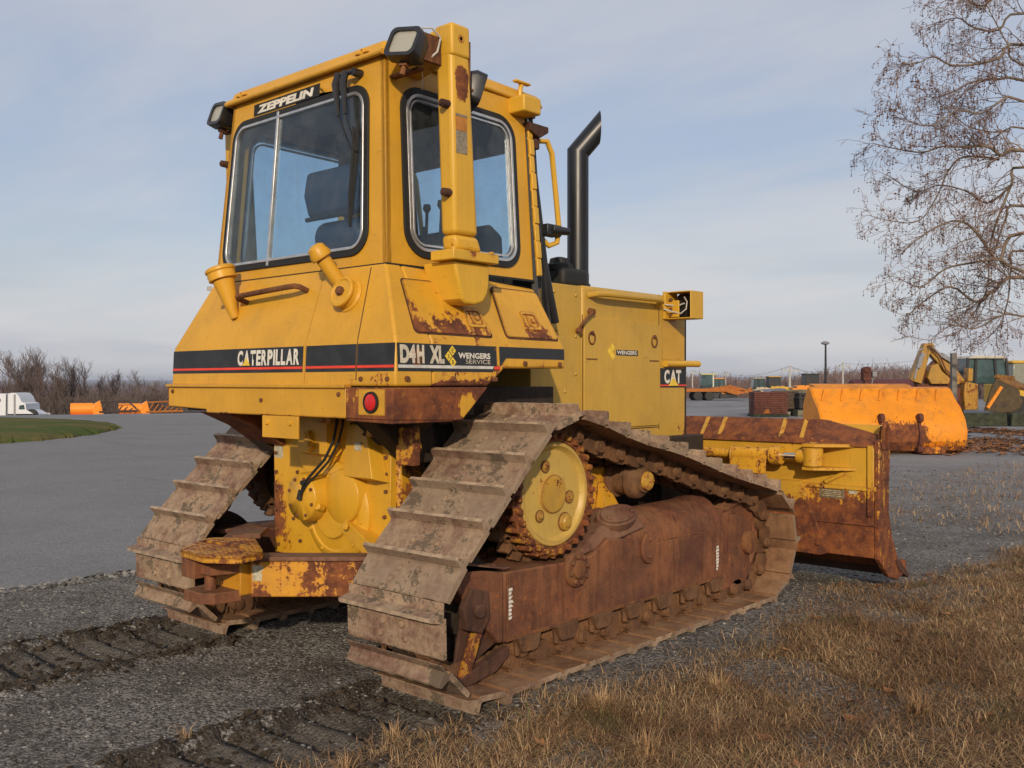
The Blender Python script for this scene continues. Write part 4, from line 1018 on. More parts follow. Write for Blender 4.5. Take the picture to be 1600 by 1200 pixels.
# ---------------------------------------------------------------- hood
HY_=.42
m=MB()
m.prism([(1.66,1.00),(2.80,.98),(2.80,1.905),(2.76,1.925),(1.66,1.925)],'y',-HY_,HY_); hd=m.build('engine_hood',M['hood'],DZ,bevel=.02,seg=3)
m=MB(); m.prism([(1.20,1.0),(1.655,1.0),(1.655,1.918),(1.20,1.918)],'y',-HY_+.006,HY_-.006)
for (x,z) in ((1.40,1.87),(1.60,1.86),(1.60,1.62),(1.60,1.40),(1.42,1.65),(1.5,1.3)): m.bolt((x,-HY_+.006,z),(0,-1,0),.012,.009)
m.build('cowl',M['hood'],hd,bevel=.008)
m=MB(); m.slab(fillet([(1.665,1.075),(2.462,1.075),(2.462,1.735),(1.665,1.735)],.02,3),[],-HY_-.010,-HY_+.001,lambda u,v,w:(u,w,v)); sd=m.build('side_door',M['hood'],hd,bevel=.003)
m=MB()
for a,b in (((1.655,1.05),(1.660,1.75)),((2.468,1.05),(2.473,1.92)),((1.66,1.060),(2.47,1.066))): m.slab([a,(b[0],a[1]),b,(a[0],b[1])],[],-HY_-.0015,-HY_,lambda u,v,w:(u,w,v))
m.build('panel_gap',M['darkrust'],hd)
m=MB()
for x in (1.735,2.40):
    k=[(x+.030*math.cos(a),-HY_-.014,1.625-.010+.036*math.sin(a)) for a in [2*PI*i/16 for i in range(17)]]; m.tube(k,.005,6); m.cyl((x,-HY_-.01,1.645),(x,-HY_-.022,1.645),.012)
    m.box((x-.05,-HY_-.0135,1.487),(x+.055,-HY_-.010,1.494))
build_sep(m,'door_ring',M['boss'],sd)
m=MB(); m.tube([(1.61,-.43,1.66),(1.615,-.46,1.70),(1.65,-.465,1.735),(1.73,-.45,1.765)],.009,8); m.cyl((1.61,-.42,1.655),(1.61,-.45,1.65),.016); m.cyl((1.73,-.42,1.77),(1.73,-.455,1.77),.024,.016,12); m.build('hood_latch',M['boss'],hd)
m=MB(); m.tube([(1.72,-.42,1.868),(1.735,-.475,1.875),(1.80,-.49,1.878),(2.36,-.49,1.880),(2.43,-.47,1.872),(2.44,-.42,1.85)],.018,10); m.build('hood_handrail',M['hood'],hd)
m=MB(); m.tube([(2.52,-.44,1.475),(2.93,-.44,1.478)],.022,12); m.build('hinge_tube',M['post'],hd)
# emblem CAT
m=MB(); m.box((2.487,-HY_-.0015,1.318),(2.80,-HY_,1.445)); cp=m.build('emblem_plate',M['stripe'],hd)
m=MB(); m.box((2.487,-HY_-.003,1.328),(2.80,-HY_-.001,1.338)); m.build('stripe_line',M['redline'],cp)
for ch,x,w in (('C',2.530,.062),('A',2.598,.080),('T',2.672,.062)): text('lettering',ch,Vector((x,-HY_-.004,1.345)),Vector((1,0,0)),Vector((0,0,1)),.090,w,M['white'],cp,bold=.045)
m=MB(); m.prism([(2.578,1.330),(2.700,1.330),(2.639,1.385)],'y',-HY_-.0065,-HY_-.0045); m.build('emblem_triangle',M['triyellow'],cp)
m=MB(); m.box((1.985,-HY_-.0115,1.518),(2.215,-HY_-.0098,1.552)); wl=m.build('dealer_label',M['stripe'],sd)
text('lettering','WENGERS',Vector((1.99,-HY_-.0125,1.524)),Vector((1,0,0)),Vector((0,0,1)),.024,.21,M['white'],wl,bold=.03)
m=MB()
for (x,z) in ((1.945,1.565),(1.918,1.538),(1.945,1.511)): m.prism([(x,z-.025),(x+.024,z),(x,z+.025),(x-.024,z)],'y',-HY_-.0125,-HY_-.010)
m.build('diamond_emblem',M['triyellow'],wl)
m=MB(); m.box((2.505,-HY_-.002,1.50),(2.775,-HY_,1.72)); m.build('inspection_panel',M['bladepaint'],hd)
m=MB(); m.box((2.80,-.40,1.0),(2.84,.40,1.85))
for k in range(9): m.box((2.84,-.36+k*.08,1.05),(2.86,-.33+k*.08,1.80))
m.build('radiator_guard',M['dark'],hd,bevel=.004)
# headlight box, open to the rear
for s in (-1,1):
    m=MB(); a,b=(.44,.615); x0,x1=2.545,2.70; z0,z1=1.765,1.945; t_=.008
    Y2=lambda q:s*q
    def bx(x0,x1,y0,y1,z0,z1): m.box((x0,min(s*y0,s*y1),z0),(x1,max(s*y0,s*y1),z1))
    bx(x0,x1,b-t_,b,z0,z1); bx(x0,x1,a,b-t_,z1-t_,z1); bx(x0,x1,a,b-t_,z0,z0+t_); bx(x1-.02,x1,a,b-t_,z0+t_,z1-t_)
    bx(x0-.03,x0+.12,.42,.44,z0,z1)
    bx(x0+.0,x0+.01,.44,.525,z0+.012,z1-.06)
    hb=m.build('headlight_box',M['post'],DZ,bevel=.004)
    m=MB(); bx(x1-.06,x1-.022,a+.01,b-.015,z0+.015,z1-.015); m.build('lamp_body',M['rubber'],hb,bevel=.01)
    m=MB(); m.tube([(2.50,s*.44,1.83),(2.51,s*.48,1.815),(2.56,s*.53,1.80),(2.60,s*.545,1.83),(2.62,s*.54,1.88),(2.60,s*.53,1.91)],.005,6); m.tube([(2.51,s*.44,1.86),(2.56,s*.50,1.85),(2.62,s*.52,1.87)],.005,6); m.build('lamp_wire',M['wire'],hb)
    m=MB()
    for z in (1.795,1.83,1.89): m.bolt((2.545,s*.465,z),(-1,0,0),.014,.01); 
    m.build('bracket_bolt',M['boss'],hb)
# exhaust
m=MB(); ex=Vector((1.86,-.23,1.93)); r=.066
n=40; vs=[];fs=[]
def circ(c,d,r,n=40,cut=None):
    return [c+Vector((r*math.cos(2*PI*i/n),r*math.sin(2*PI*i/n),0)) for i in range(n)]
# vertical pipe, mitred, then 45 degree outlet with vertical cut face
base=circ(Vector((1.86,-.23,1.93)),None,r); 
mit=[]; 
for p in base: mit.append(Vector((p.x,p.y,2.765-(p.x-1.86)*math.tan(math.radians(22)))))
az_=math.radians(-44); hx,hy=math.cos(az_),math.sin(az_); mit=[Vector((p.x,p.y,2.765-((p.x-1.86)*hx+(p.y+.23)*hy)*math.tan(math.radians(20)))) for p in base]
d=Vector((hx*math.sin(math.radians(40)),hy*math.sin(math.radians(40)),math.cos(math.radians(40))))
tip=[]
for p in mit:
    # extend along d until the plane x = 1.955 + slanted
    uu=(p.x-1.86)*hx+(p.y+.23)*hy; t_=(.135-uu)/(hx*d.x+hy*d.y); tip.append(p+d*t_)
inn=lambda L,c:[c+(p-c)*.94 for p in L]
ct=sum(tip,Vector())/n; cm=sum(mit,Vector())/n
tin=inn(tip,ct); din=[p-d*.10 for p in tin]
m.add(base+mit+tip+tin+din,[(k*n+i,k*n+(i+1)%n,(k+1)*n+(i+1)%n,(k+1)*n+i) for k in range(4) for i in range(n)]+[tuple(range(4*n,5*n)),tuple(range(n))])
eo=m.build('exhaust_pipe',M['exhaust'],DZ,angle=25)
m=MB(); m.lathe((1.86,-.23,1.92),(0,0,1),[(.073,0),(.073,.02),(.078,.02),(.078,.035),(.069,.035),(.069,.10),(.066,.10)],32); m.box((1.93,-.25,1.93),(1.96,-.21,1.96)); m.build('pipe_clamp',M['exhaust'],eo)
m=MB(); m.box((1.56,-.36,1.915),(1.80,-.13,2.03)); o=m.build('precleaner',M['rubber'],DZ,bevel=.03,seg=4)
m=MB(); m.lathe((1.64,-.26,2.02),(0,0,1),[(.085,0),(.085,.03),(.06,.045),(.055,.07),(.02,.08),(0,.08)],28); m.build('cap_dome',M['rubber'],o)

# ---------------------------------------------------------------- blade
BX=3.235; BW=1.55; M['ribpaint']=paint('rail_rib_paint',rust=.56,edge=.5,seed=61.,sc_=1.8)
m=MB()
def bslab(m,pts,y0,y1): m.prism(pts,'y',y0,y1)
# moldboard: curved plate, concave to the front
K=16; prof=[]
for i in range(K+1):
    z=.14+(1.075-.14)*i/K; t_=(z-.62)/.47; prof.append((3.335+.17*max(0,-t_)**2.2+.10*max(0,t_)**2.0,z))
pf=prof+[(x+.022,z) for x,z in reversed(prof)]
bslab(m,pf,-BW,BW)
bl=m.build('blade',M['bladepaint'],DZ,bevel=.003)
# back structure: vertical back skin, torque boxes
m=MB()
bslab(m,[(BX,.235),(BX,.95),(3.30,.965),(3.335,.95),(3.335,.235)],-BW+.022,BW-.022)
bslab(m,[(BX-.05,.835),(BX-.05,.955),(BX,.955),(BX,.81)],-1.15,1.15)
bslab(m,[(BX-.045,.25),(BX-.045,.60),(BX,.66),(BX,.235)],-.88,.88)
m.build('blade_back',M['bladepaint'],bl,bevel=.008)
m=MB()
bslab(m,[(BX-.075,.952),(BX-.06,.985),(3.36,1.105),(3.44,1.10),(3.44,1.08),(3.35,1.075),(BX-.05,.960)],-1.13,1.13)
for s in (-1,1):
    a=[(BX-.075,.952),(BX-.06,.985),(3.36,1.105),(3.44,1.10),(3.44,1.08),(BX-.05,.958)]
    b=[(BX-.0,.935),(BX+.01,.955),(3.37,1.00),(3.44,1.00),(3.44,.98),(BX+.01,.935)]
    n_=6; m.add([(x,s*1.13,z) for x,z in a]+[(x,s*1.545,z) for x,z in b],[tuple(range(6)),tuple(range(11,5,-1))]+[(i,(i+1)%6,6+(i+1)%6,6+i) for i in range(6)])
bt=m.build('top_rail',M['bladetop'],bl,bevel=.004)
m=MB()
for y in (-.30,-.44,-.90,-1.05,.4,.9):
    for dy in (0,): m.hexa([(BX-.060,y-.03,.990),(BX-.060,y-.005,.990),(BX-.055,y+.004,.975),(BX-.055,y-.04,.975)],[(3.35,y+.015,1.107),(3.35,y+.040,1.107),(3.36,y+.045,1.098),(3.36,y+.01,1.098)])
build_sep(m,'rail_rib',M['ribpaint'],bt,bevel=.002)
m=MB()
for s in (-1,1):
    y0,y1=s*(BW-.022),s*(BW+.012)
    e=[(BX-.0,.235),(BX,.985)]+[(3.30,.99),(3.305,1.05),(3.335,1.075),(3.37,1.06),(3.39,1.0)]+[(3.42,.9),(3.40,.70),(3.40,.52),(3.46,.35),(3.56,.20),(3.70,.17),(3.72,.10),(3.55,.06),(3.40,.10)]
    hole=[(3.335+.016*math.cos(a),1.030+.022*math.sin(a)) for a in [2*PI*i/12 for i in range(12)]]
    m.slab(e,[hole],min(y0,y1),max(y0,y1),lambda u,v,w:(u,w,v))
build_sep(m,'end_plate',M['endrust'],bl,bevel=.006)
m=MB()
k=[(BX+.04,-BW-.02,.93),(BX+.045,-BW-.022,1.05),(BX+.06,-BW-.024,1.085),(BX+.085,-BW-.024,1.095),(BX+.11,-BW-.022,1.075),(BX+.12,-BW-.02,1.02),(BX+.12,-BW-.018,.92)]
m.tube(k,.013,8); m.build('lifting_loop',M['endrust'],bl)
m=MB(); bslab(m,[(3.50,.20),(3.56,.195),(3.69,.105),(3.74,.06),(3.72,.05),(3.55,.13)],-BW-.02,BW+.02); bslab(m,[(3.44,.27),(3.46,.28),(3.55,.21),(3.53,.19)],-BW,BW); m.build('cutting_edge',M['darkrust'],bl,bevel=.003)
m=MB(); m.add([(BX-.002,-.90,.70),(BX-.002,-1.05,.70),(BX-.002,-1.24,.245),(BX-.002,-1.19,.225),(BX-.002,-.80,.23),(BX-.035,-.90,.70),(BX-.035,-1.05,.70),(BX-.035,-1.24,.245),(BX-.035,-1.19,.225),(BX-.035,-.80,.23)],[(0,1,2,3,4),(9,8,7,6,5)]+[(i,(i+1)%5,5+(i+1)%5,5+i) for i in range(5)])
m.bolt((BX-.035,-1.17,.30),(-1,0,0),.02,.01)
m.build('gusset_plate',M['bladepaint'],bl,bevel=.004)
m=MB(); m.box((BX-.012,-1.545,.66),(BX,-1.06,.69)); m.box((BX-.012,-1.545,.44),(BX,-1.10,.452)); m.prism([(-1.22,.69),(-1.35,.76),(-1.33,.78),(-1.20,.71)],'x',BX-.02,BX); m.prism([(-1.525,.5),(-1.49,.5),(-1.49,.95),(-1.525,.95)],'x',BX-.016,BX); build_sep(m,'back_rib',M['bladepaint'],bl,bevel=.003)
m=MB(); m.box((BX-.003,-1.335,.60),(BX-.001,-1.17,.69)); pe=m.build('label_edge',M['alu'],bl)
m=MB(); m.box((BX-.0042,-1.330,.604),(BX-.003,-1.175,.686)); m.build('data_plate',M['dataplate'],bl)
m=MB()
for r_ in range(6): m.box((BX-.0048,-1.32+.01*(r_%2),.612+r_*.012),(BX-.0042,-1.19-.01*(r_%3),.6155+r_*.012))
m.build('plate_print',M['plate'],bl); m=MB(); m.box((BX-.003,-1.42,.635),(BX-.001,-1.365,.665)); m.build('worn_label',M['plate'],bl)
# tilt cylinder
CXX=3.12; zc=.868
m=MB(); m.cyl((CXX,-.42,zc),(CXX,-.60,zc),.028,None,14); m.cyl((CXX,-.30,zc),(CXX,-.55,zc-.0),.035,.03,14); m.cyl((CXX,-.60,zc),(CXX,-.90,zc),.048,None,24); m.cyl((CXX,-.885,zc),(CXX,-.96,zc),.062,None,24); m.cyl((CXX,-.595,zc),(CXX,-.61,zc),.054,None,24)
tc=m.build('tilt_cylinder',M['cylpaint'],DZ,bevel=.004)
m=MB(); m.cyl((CXX,-.955,zc),(CXX,-1.08,zc),.022,None,20); m.build('piston_rod',M['chrome'],tc)
m=MB(); m.box((CXX-.055,-.87,zc-.125),(CXX-.045,-.60,zc-.02))
for y in (-.67,-.81): m.bolt((CXX-.055,y,zc-.07),(-1,0,0),.012,.006)
m.build('valve_cover',M['cylpaint'],tc,bevel=.006)
m=MB(); m.cyl((CXX,-1.07,zc),(CXX,-1.15,zc),.045,.050,20); m.lathe((CXX,-1.175,zc-.06),(0,0,1),[(.065,0),(.065,.12)],24); tc2=m.build('rod_eye',M['cylpaint'],tc,bevel=.005)
m=MB()
for z in (zc+.065,zc-.085): m.prism([(3.07,-1.20),(3.24,-1.42),(3.24,-1.10),(3.07,-1.12)],'z',z,z+.022)
m.cyl((CXX,-1.175,zc-.09),(CXX,-1.175,zc+.095),.028); m.build('clevis',M['cylpaint'],bl,bevel=.004)
m=MB(); m.tube([(2.95,-.30,.70),(3.15,-.42,.72)],.06,12); m.box((2.75,-.45,.45),(3.22,-.05,.62)); m.box((2.75,.05,.45),(3.22,.45,.62)); m.build('push_frame',M['frame'],DZ,bevel=.02)

# ---------------------------------------------------------------- light and sky
SUN_AZ=math.radians(40); SUN_EL=math.radians(20)
sd_=bpy.data.lights.new('sun','SUN'); sd_.energy=3.3; sd_.angle=math.radians(1.2); sd_.color=(1,.83,.62)
so_=bpy.data.objects.new('sun',sd_); COL.objects.link(so_)
trav=Vector((math.cos(SUN_AZ)*math.cos(SUN_EL),math.sin(SUN_AZ)*math.cos(SUN_EL),-math.sin(SUN_EL)))
so_.rotation_euler=trav.to_track_quat('-Z','Y').to_euler(); so_.location=(-20,-12,15)
w=bpy.data.worlds.new('World'); sc.world=w; w.use_nodes=True; wt=w.node_tree; wt.nodes.clear()
class WN(NT):
    def __init__(s): s.t=wt
W=WN(); out=W.n('ShaderNodeOutputWorld'); bg=W.n('ShaderNodeBackground')
sky=W.n('ShaderNodeTexSky',sky_type='NISHITA'); sky.sun_disc=False; sky.sun_elevation=SUN_EL; sky.sun_rotation=math.atan2(-trav.x,-trav.y); sky.air_density=1.0; sky.dust_density=1.5; sky.ozone_density=2.0
tc_=W.n('ShaderNodeTexCoord').outputs['Generated']
sp_=W.n('ShaderNodeSeparateXYZ'); W.l(tc_,sp_.inputs[0]); X_,Y_,Z_=sp_.outputs
zc_=W.math('MAXIMUM',Z_,0.0)
# cloud layer coordinates: direction projected on a flat layer
den=W.math('ADD',zc_,.10); cu=W.math('DIVIDE',X_,den); cv=W.math('DIVIDE',Y_,den)
cb=W.n('ShaderNodeCombineXYZ'); W.l(cu,cb.inputs[0]); W.l(cv,cb.inputs[1])
rot=W.n('ShaderNodeMapping'); W.l(cb.outputs[0],rot.inputs[0]); rot.inputs['Rotation'].default_value=(0,0,math.radians(-42)); rot.inputs['Scale'].default_value=(.55,.22,1); rot.inputs['Location'].default_value=(1.3,.4,0)
n1=W.noise(rot.outputs[0],.9,6,.55,.3); n2=W.noise(rot.outputs[0],2.6,5,.6,.2)
cl=W.math('ADD',W.math('MULTIPLY',n1,.7),W.math('MULTIPLY',n2,.3))
cm_=W.ramp(cl,.40,.62)
low=W.ramp(Z_,.0,.34,1.0,.0)                       # overcast veil thickens towards the horizon
veil=W.math('MAXIMUM',W.math('MULTIPLY',low,.95),.62)
fac=W.math('ADD',veil,W.math('MULTIPLY',cm_,.20),clamp=True)
skyc=W.n('ShaderNodeVectorMath',operation='SCALE'); W.l(sky.outputs[0],skyc.inputs[0]); skyc.inputs['Scale'].default_value=.12
cc=W.mix(W.ramp(cl,.42,.60),(.475,.525,.645),(.62,.62,.66))
cc=W.mix(W.ramp(Z_,.02,.22,.75,0),cc,(.72,.715,.71))
# grey-mauve streaks low in the sky
cb2=W.n('ShaderNodeMapping'); W.l(tc_,cb2.inputs[0]); cb2.inputs['Scale'].default_value=(1.6,1.6,13)
n3=W.noise(cb2.outputs[0],1.4,4,.5,.2)
cc=W.mix(W.math('MULTIPLY',W.ramp(n3,.48,.62,0,.55),W.ramp(Z_,.30,.05,0,1)),cc,(.49,.51,.58))
fin=W.mix(fac,skyc.outputs[0],cc)
W.l(fin,bg.inputs[0]); bg.inputs[1].default_value=1.0; W.l(bg.outputs[0],out.inputs[0])
sc.view_settings.view_transform='Standard'; sc.view_settings.look='None'; sc.view_settings.exposure=0; sc.view_settings.gamma=1
sc.cycles.max_bounces=6; sc.cycles.transparent_max_bounces=16; sc.cycles.use_denoising=True
sc.cycles.use_adaptive_sampling=True; sc.cycles.adaptive_threshold=.01

# ---------------------------------------------------------------- ground
def vnoise(x,y,seed=0):
    xi=np.floor(x).astype(np.int64); yi=np.floor(y).astype(np.int64); xf=x-xi; yf=y-yi
    def h(a,b):
        n=(a*374761393+b*668265263+seed*974634777)&0xffffffff; n=((n^(n>>13))*1274126177)&0xffffffff; n=n^(n>>16); return (n&0xffff)/65535.
    u=xf*xf*(3-2*xf); v=yf*yf*(3-2*yf)
    return (h(xi,yi)*(1-u)+h(xi+1,yi)*u)*(1-v)+(h(xi,yi+1)*(1-u)+h(xi+1,yi+1)*u)*v
def fbm(x,y,o=4,seed=0,g=.5):
    r=0;a=1;t=0
    for i in range(o): r=r+a*vnoise(x*2**i,y*2**i,seed+i*17); t+=a; a*=g
    return r/t
def sstep(a,b,x):
    t=np.clip((x-a)/(b-a),0,1); return t*t*(3-2*t)
def axis(lo,hi,st,far,grow):
    c=list(np.arange(lo,hi,st)); s=st
    x=lo
    left=[]
    while x>-far: s*=grow; x-=s; left.append(x)
    s=st; x=c[-1]; right=[]
    while x<far: s*=grow; x+=s; right.append(x)
    return np.array(left[::-1]+c+right)
def depth_(x,y): return (x-CAM.x)*FWD.x+(y-CAM.y)*FWD.y
def side_(x,y): return (x-CAM.x)*RGT.x+(y-CAM.y)*RGT.y
def ground_h(x,y,full=True):
    d=depth_(x,y); s=side_(x,y); rad=np.hypot(x-CAM.x,y-CAM.y)
    h=np.zeros_like(x)
    # far land: lot falls away behind the yard edge, valley, then ridges
    edge=41+9*sstep(-.1,.25,s/np.maximum(d,1))*5
    h-=sstep(0,70,rad-edge)*3.2
    h-=sstep(150,900,rad)*10
    ang=np.arctan2(s,np.maximum(d,1e-3))
    ridge=18+22*fbm(ang*7+3,rad*0+1.3,4,5)
    h+=sstep(900,2600,rad)*ridge*.30
    h+=sstep(3200,5600,rad)*(8+12*fbm(ang*5+9,rad*0+7.7,4,9))
    near=1-sstep(12,30,rad)
    # soft undulation
    nz=fbm(x*1.3,y*1.3,4,1)-.5
    grass=grassmask(x,y)
    lot=sstep(2.55,2.85,y)
    h+=near*(1-lot)*(nz*.035+(fbm(x*9,y*9,3,2)-.5)*.012-.004)
    h+=near*lot*(-.006)
    h+=near*grass*(.010+(fbm(x*4,y*4,3,3)-.5)*.03)
    # under the machine: pressed flat
    trk=((np.abs(np.abs(y)-.926)<.31)&(x>-.05)&(x<2.7))
    rise=.034*sstep(.02,.30,x)*sstep(3.6,2.9,x)*sstep(1.9,1.3,np.abs(y))
    h=h*(1-.7*trk)+rise
    # ruts behind the tracks
    yy=np.abs(y)-.926
    inr=sstep(.34,.28,np.abs(yy+.03*(fbm(x*2,y*0+3.3,3,4)-.5)))*sstep(.04,-.10,x)*(1-sstep(-9,-14,-(-x)))
    inr=inr*np.where(y>0,1,1)
    fade=.55+.45*fbm(x*1.1+5,y*1.1,3,8)
    ph=(x+.004*np.sin(y*9))/PITCH; fr=ph-np.floor(ph)
    gro=-.055*np.exp(-((fr-.5)/.11)**2)+.030*(fr-.5)*-1
    rough=(fbm(x*22,y*22,4,11)-.5)*.030+(fbm(x*55,y*55,2,14)-.5)*.012
    h+=inr*(-.022*fade+gro*fade*1.1+rough*.30)
    # crumbled berms along the ruts
    bm_=np.exp(-((np.abs(yy)-.36)/.055)**2)*sstep(.25,-.15,x)
    cr=fbm(x*16,y*16,4,21); 
    h+=bm_*(.012+.075*np.clip(cr-.40,0,1)+.03*np.clip(fbm(x*40,y*40,2,5)-.5,0,1))
    global PADV
    PADV=inr*(1-np.exp(-((fr-.5)/.16)**2))*sstep(.30,.24,np.abs(yy))*sstep(.36,.52,fbm(x*3.2,y*3.2,4,33)*.6+.4*fbm(x*20,y*20,3,34))
    return h,inr,bm_*(cr>.42)
def grassmask(x,y):
    n=(fbm(x*.8,y*.8,4,31)-.5)*1.5
    g=sstep(-1.25,-1.75,y+n*.55+.10*np.clip(x-2,0,3))
    g=np.maximum(g,sstep(-.95,-1.3,y+n*.2)*sstep(.15,-.3,x)*.55*sstep(.42,.62,fbm(x*3,y*3,3,61)))
    # gravel fork behind the grass on the right, ahead of the blade
    far=sstep(5.6,7.0,x+n*1.2)*sstep(-6.5,-1.0,y)
    g=g*(1-far)
    g=g*(1-.6*sstep(.58,.68,fbm(x*1.6+9,y*1.6,4,41))*sstep(-4.2,-1.9,y))
    return np.clip(g,0,1)
gx_=axis(-3.4,4.6,.018,7000,1.045); gy_=axis(-3.6,2.9,.021,7000,1.045)
GX,GY=np.meshgrid(gx_,gy_,indexing='ij'); H_,RUT,BERM=ground_h(GX,GY)
PAD=PADV.copy(); nx,ny=GX.shape; co=np.stack([GX.ravel(),GY.ravel(),H_.ravel()],1).astype(np.float32)
idx=np.arange(nx*ny).reshape(nx,ny); q=np.stack([idx[:-1,:-1],idx[1:,:-1],idx[1:,1:],idx[:-1,1:]],-1).reshape(-1,4)
def np_mesh(name,co,quads,mat,smooth=True):
    me=bpy.data.meshes.new(name); me.vertices.add(len(co)); me.vertices.foreach_set('co',np.asarray(co,np.float32).ravel())
    k=quads.shape[1]; me.loops.add(quads.size); me.loops.foreach_set('vertex_index',quads.ravel().astype(np.int32))
    me.polygons.add(len(quads)); me.polygons.foreach_set('loop_start',np.arange(0,quads.size,k,dtype=np.int32)); me.polygons.foreach_set('loop_total',np.full(len(quads),k,np.int32))
    me.update(calc_edges=True); me.polygons.foreach_set('use_smooth',[smooth]*len(quads)); me.materials.append(mat); return me
def attr(me,name,arr):
    a=me.attributes.new(name,'FLOAT','POINT'); a.data.foreach_set('value',arr.ravel().astype(np.float32))
GR=grassmask(GX,GY); MUD=np.clip(RUT+BERM,0,1)*(1-sstep(6,9,np.abs(GX)))
RADg=np.hypot(GX-CAM.x,GY-CAM.y)
def getattr_(t,n): a=t.n('ShaderNodeAttribute',attribute_name=n); return a.outputs['Fac']
t=NT('ground_surface'); p=t.pos()
gr=getattr_(t,'grass'); mu=getattr_(t,'mud'); fa=getattr_(t,'far')
# gravel
v1=t.n('ShaderNodeTexVoronoi'); t.l(p,v1.inputs[0]); v1.inputs['Scale'].default_value=75; v1.inputs['Randomness'].default_value=1
v2=t.n('ShaderNodeTexVoronoi'); t.l(p,v2.inputs[0]); v2.inputs['Scale'].default_value=150
sv=t.n('ShaderNodeSeparateColor'); t.l(v1.outputs['Color'],sv.inputs[0]); sv2=t.n('ShaderNodeSeparateColor'); t.l(v2.outputs['Color'],sv2.inputs[0])
gcol=t.mix(t.ramp(sv.outputs[0],.1,.95),(.066,.060,.054),(.28,.26,.235)); gcol=t.mix(t.ramp(sv2.outputs[1],.80,.97,0,.8),gcol,(.30,.28,.25))
gcol=t.mix(t.ramp(t.noise(p,1.7,5,.65),.40,.66,0,.55),gcol,(.065,.056,.046))
gcol=t.mix(t.ramp(t.noise(p,7,5,.7),.5,.7,0,.35),gcol,(.09,.085,.08))
# mud
mc=t.mix(t.ramp(t.noise(p,12,6,.7),.35,.68),(.026,.020,.015),(.075,.060,.046)); mc=t.mix(t.ramp(sv2.outputs[0],.86,.96,0,.6),mc,(.16,.15,.14))
pd=getattr_(t,'pad'); mc=t.mix(t.math('MULTIPLY',pd,.85),mc,t.mix(t.noise(p,16,4,.7),(.080,.068,.056),(.175,.152,.125)))  # pads tinted lighter: light on pads and groove shade put into the colour
# thatch
th=t.mix(t.ramp(t.noise(t.scale(p,1,1,1),55,5,.75),.35,.7),(.075,.046,.025),(.215,.140,.075)); th=t.mix(t.ramp(t.noise(p,4,5,.7),.52,.66,0,.5),th,(.075,.075,.032)); th=t.mix(t.ramp(t.noise(p,2.2,4,.6),.5,.7,0,.4),th,(.13,.075,.04))
th=t.mix(t.ramp(t.noise(p,3.1,5,.7),.58,.68,0,.4),th,(.06,.06,.028)); edge_=t.math('ADD',gr,t.math('MULTIPLY',t.math('SUBTRACT',t.noise(p,22,5,.75),.5),.9))
c=t.mix(t.ramp(edge_,.32,.62),gcol,th)
medge=t.math('ADD',mu,t.math('MULTIPLY',t.math('SUBTRACT',t.noise(p,18,5,.75),.5),.8))
c=t.mix(t.math('MULTIPLY',t.ramp(medge,.35,.65),.92),c,mc)
# distant land: woods and fields
fc=t.mix(t.ramp(t.noise(p,.006,6,.7),.4,.6),(.060,.040,.038),(.085,.065,.045)); fc=t.mix(t.ramp(t.noise(p,.02,4,.7),.60,.66),fc,(.12,.10,.07))
yard=t.mix(t.ramp(t.noise(p,.35,6,.75),.35,.65),(.23,.23,.245),(.34,.34,.355)); yard=t.mix(t.ramp(t.noise(t.scale(p,.05,.6,1),1,4,.7),.5,.7,0,.4),yard,(.11,.10,.10))
mid_=getattr_(t,'mid'); c=t.mix(t.math('MULTIPLY',mid_,.75),c,yard)
c=t.mix(fa,c,fc)
hh=t.math('ADD',t.math('MULTIPLY',v1.outputs['Distance'],-1.2),t.math('MULTIPLY',t.noise(p,130,4,.7),.7))
t.bsdf(c,.93,0,t.bump(hh,.9,.010),.15); M['ground']=t.m
me=np_mesh('ground',co,q,M['ground']); attr(me,'grass',GR); attr(me,'mud',MUD); attr(me,'pad',PAD); attr(me,'far',sstep(75,110,RADg)); attr(me,'mid',sstep(6.5,20,RADg)*(1-sstep(75,110,RADg)))
g_=bpy.data.objects.new('ground',me); COL.objects.link(g_); tag(g_,'gravelly ground with track ruts and dead grass',None,None,'structure')

# asphalt lot: sheet with a crumbled near edge
def sheet(name,outline,z,mat,kind='structure',label=None):
    bm=bmesh.new(); f=bm.faces.new([bm.verts.new((x,y,z)) for x,y in outline]); bmesh.ops.triangulate(bm,faces=[f]); me=bpy.data.meshes.new(name); bm.to_mesh(me); bm.free(); me.materials.append(mat)
    o=bpy.data.objects.new(name,me); COL.objects.link(o); tag(o,label,None,None,kind); return o
rn=random.Random(5)
edge=[]
x=-9.0
while x<40:
    edge.append((x,2.72+rn.uniform(-.035,.035)+.06*math.sin(x*1.7)+.04*math.sin(x*5.1))); x+=.05 if x<6 else .4
far_pts=[gp(px,d) for px,d in ((1050,39),(700,42),(300,41),(120,40),(0,39),(-300,36),(-900,30),(-1600,18))]
lot=[e for e in edge if e[0]<14]+[(14,2.7),(22,10)]
lot+= [(p.x,p.y) for p in far_pts[:]]+[(-9,14)]
t=NT('asphalt'); p=t.pos(); v=t.n('ShaderNodeTexVoronoi'); t.l(p,v.inputs[0]); v.inputs['Scale'].default_value=110; sv=t.n('ShaderNodeSeparateColor'); t.l(v.outputs['Color'],sv.inputs[0])
c=t.mix(t.ramp(sv.outputs[0],.2,.95),(.15,.148,.148),(.27,.267,.262)); c=t.mix(t.ramp(sv.outputs[1],.93,.99,0,.7),c,(.33,.32,.31)); c=t.mix(t.ramp(t.noise(t.scale(p,.25,1.1,1,),1.2,5,.7),.42,.7,0,.45),c,(.205,.200,.195)); c=t.mix(t.ramp(t.noise(p,.5,6,.75),.4,.65,0,.35),c,(.13,.129,.13))
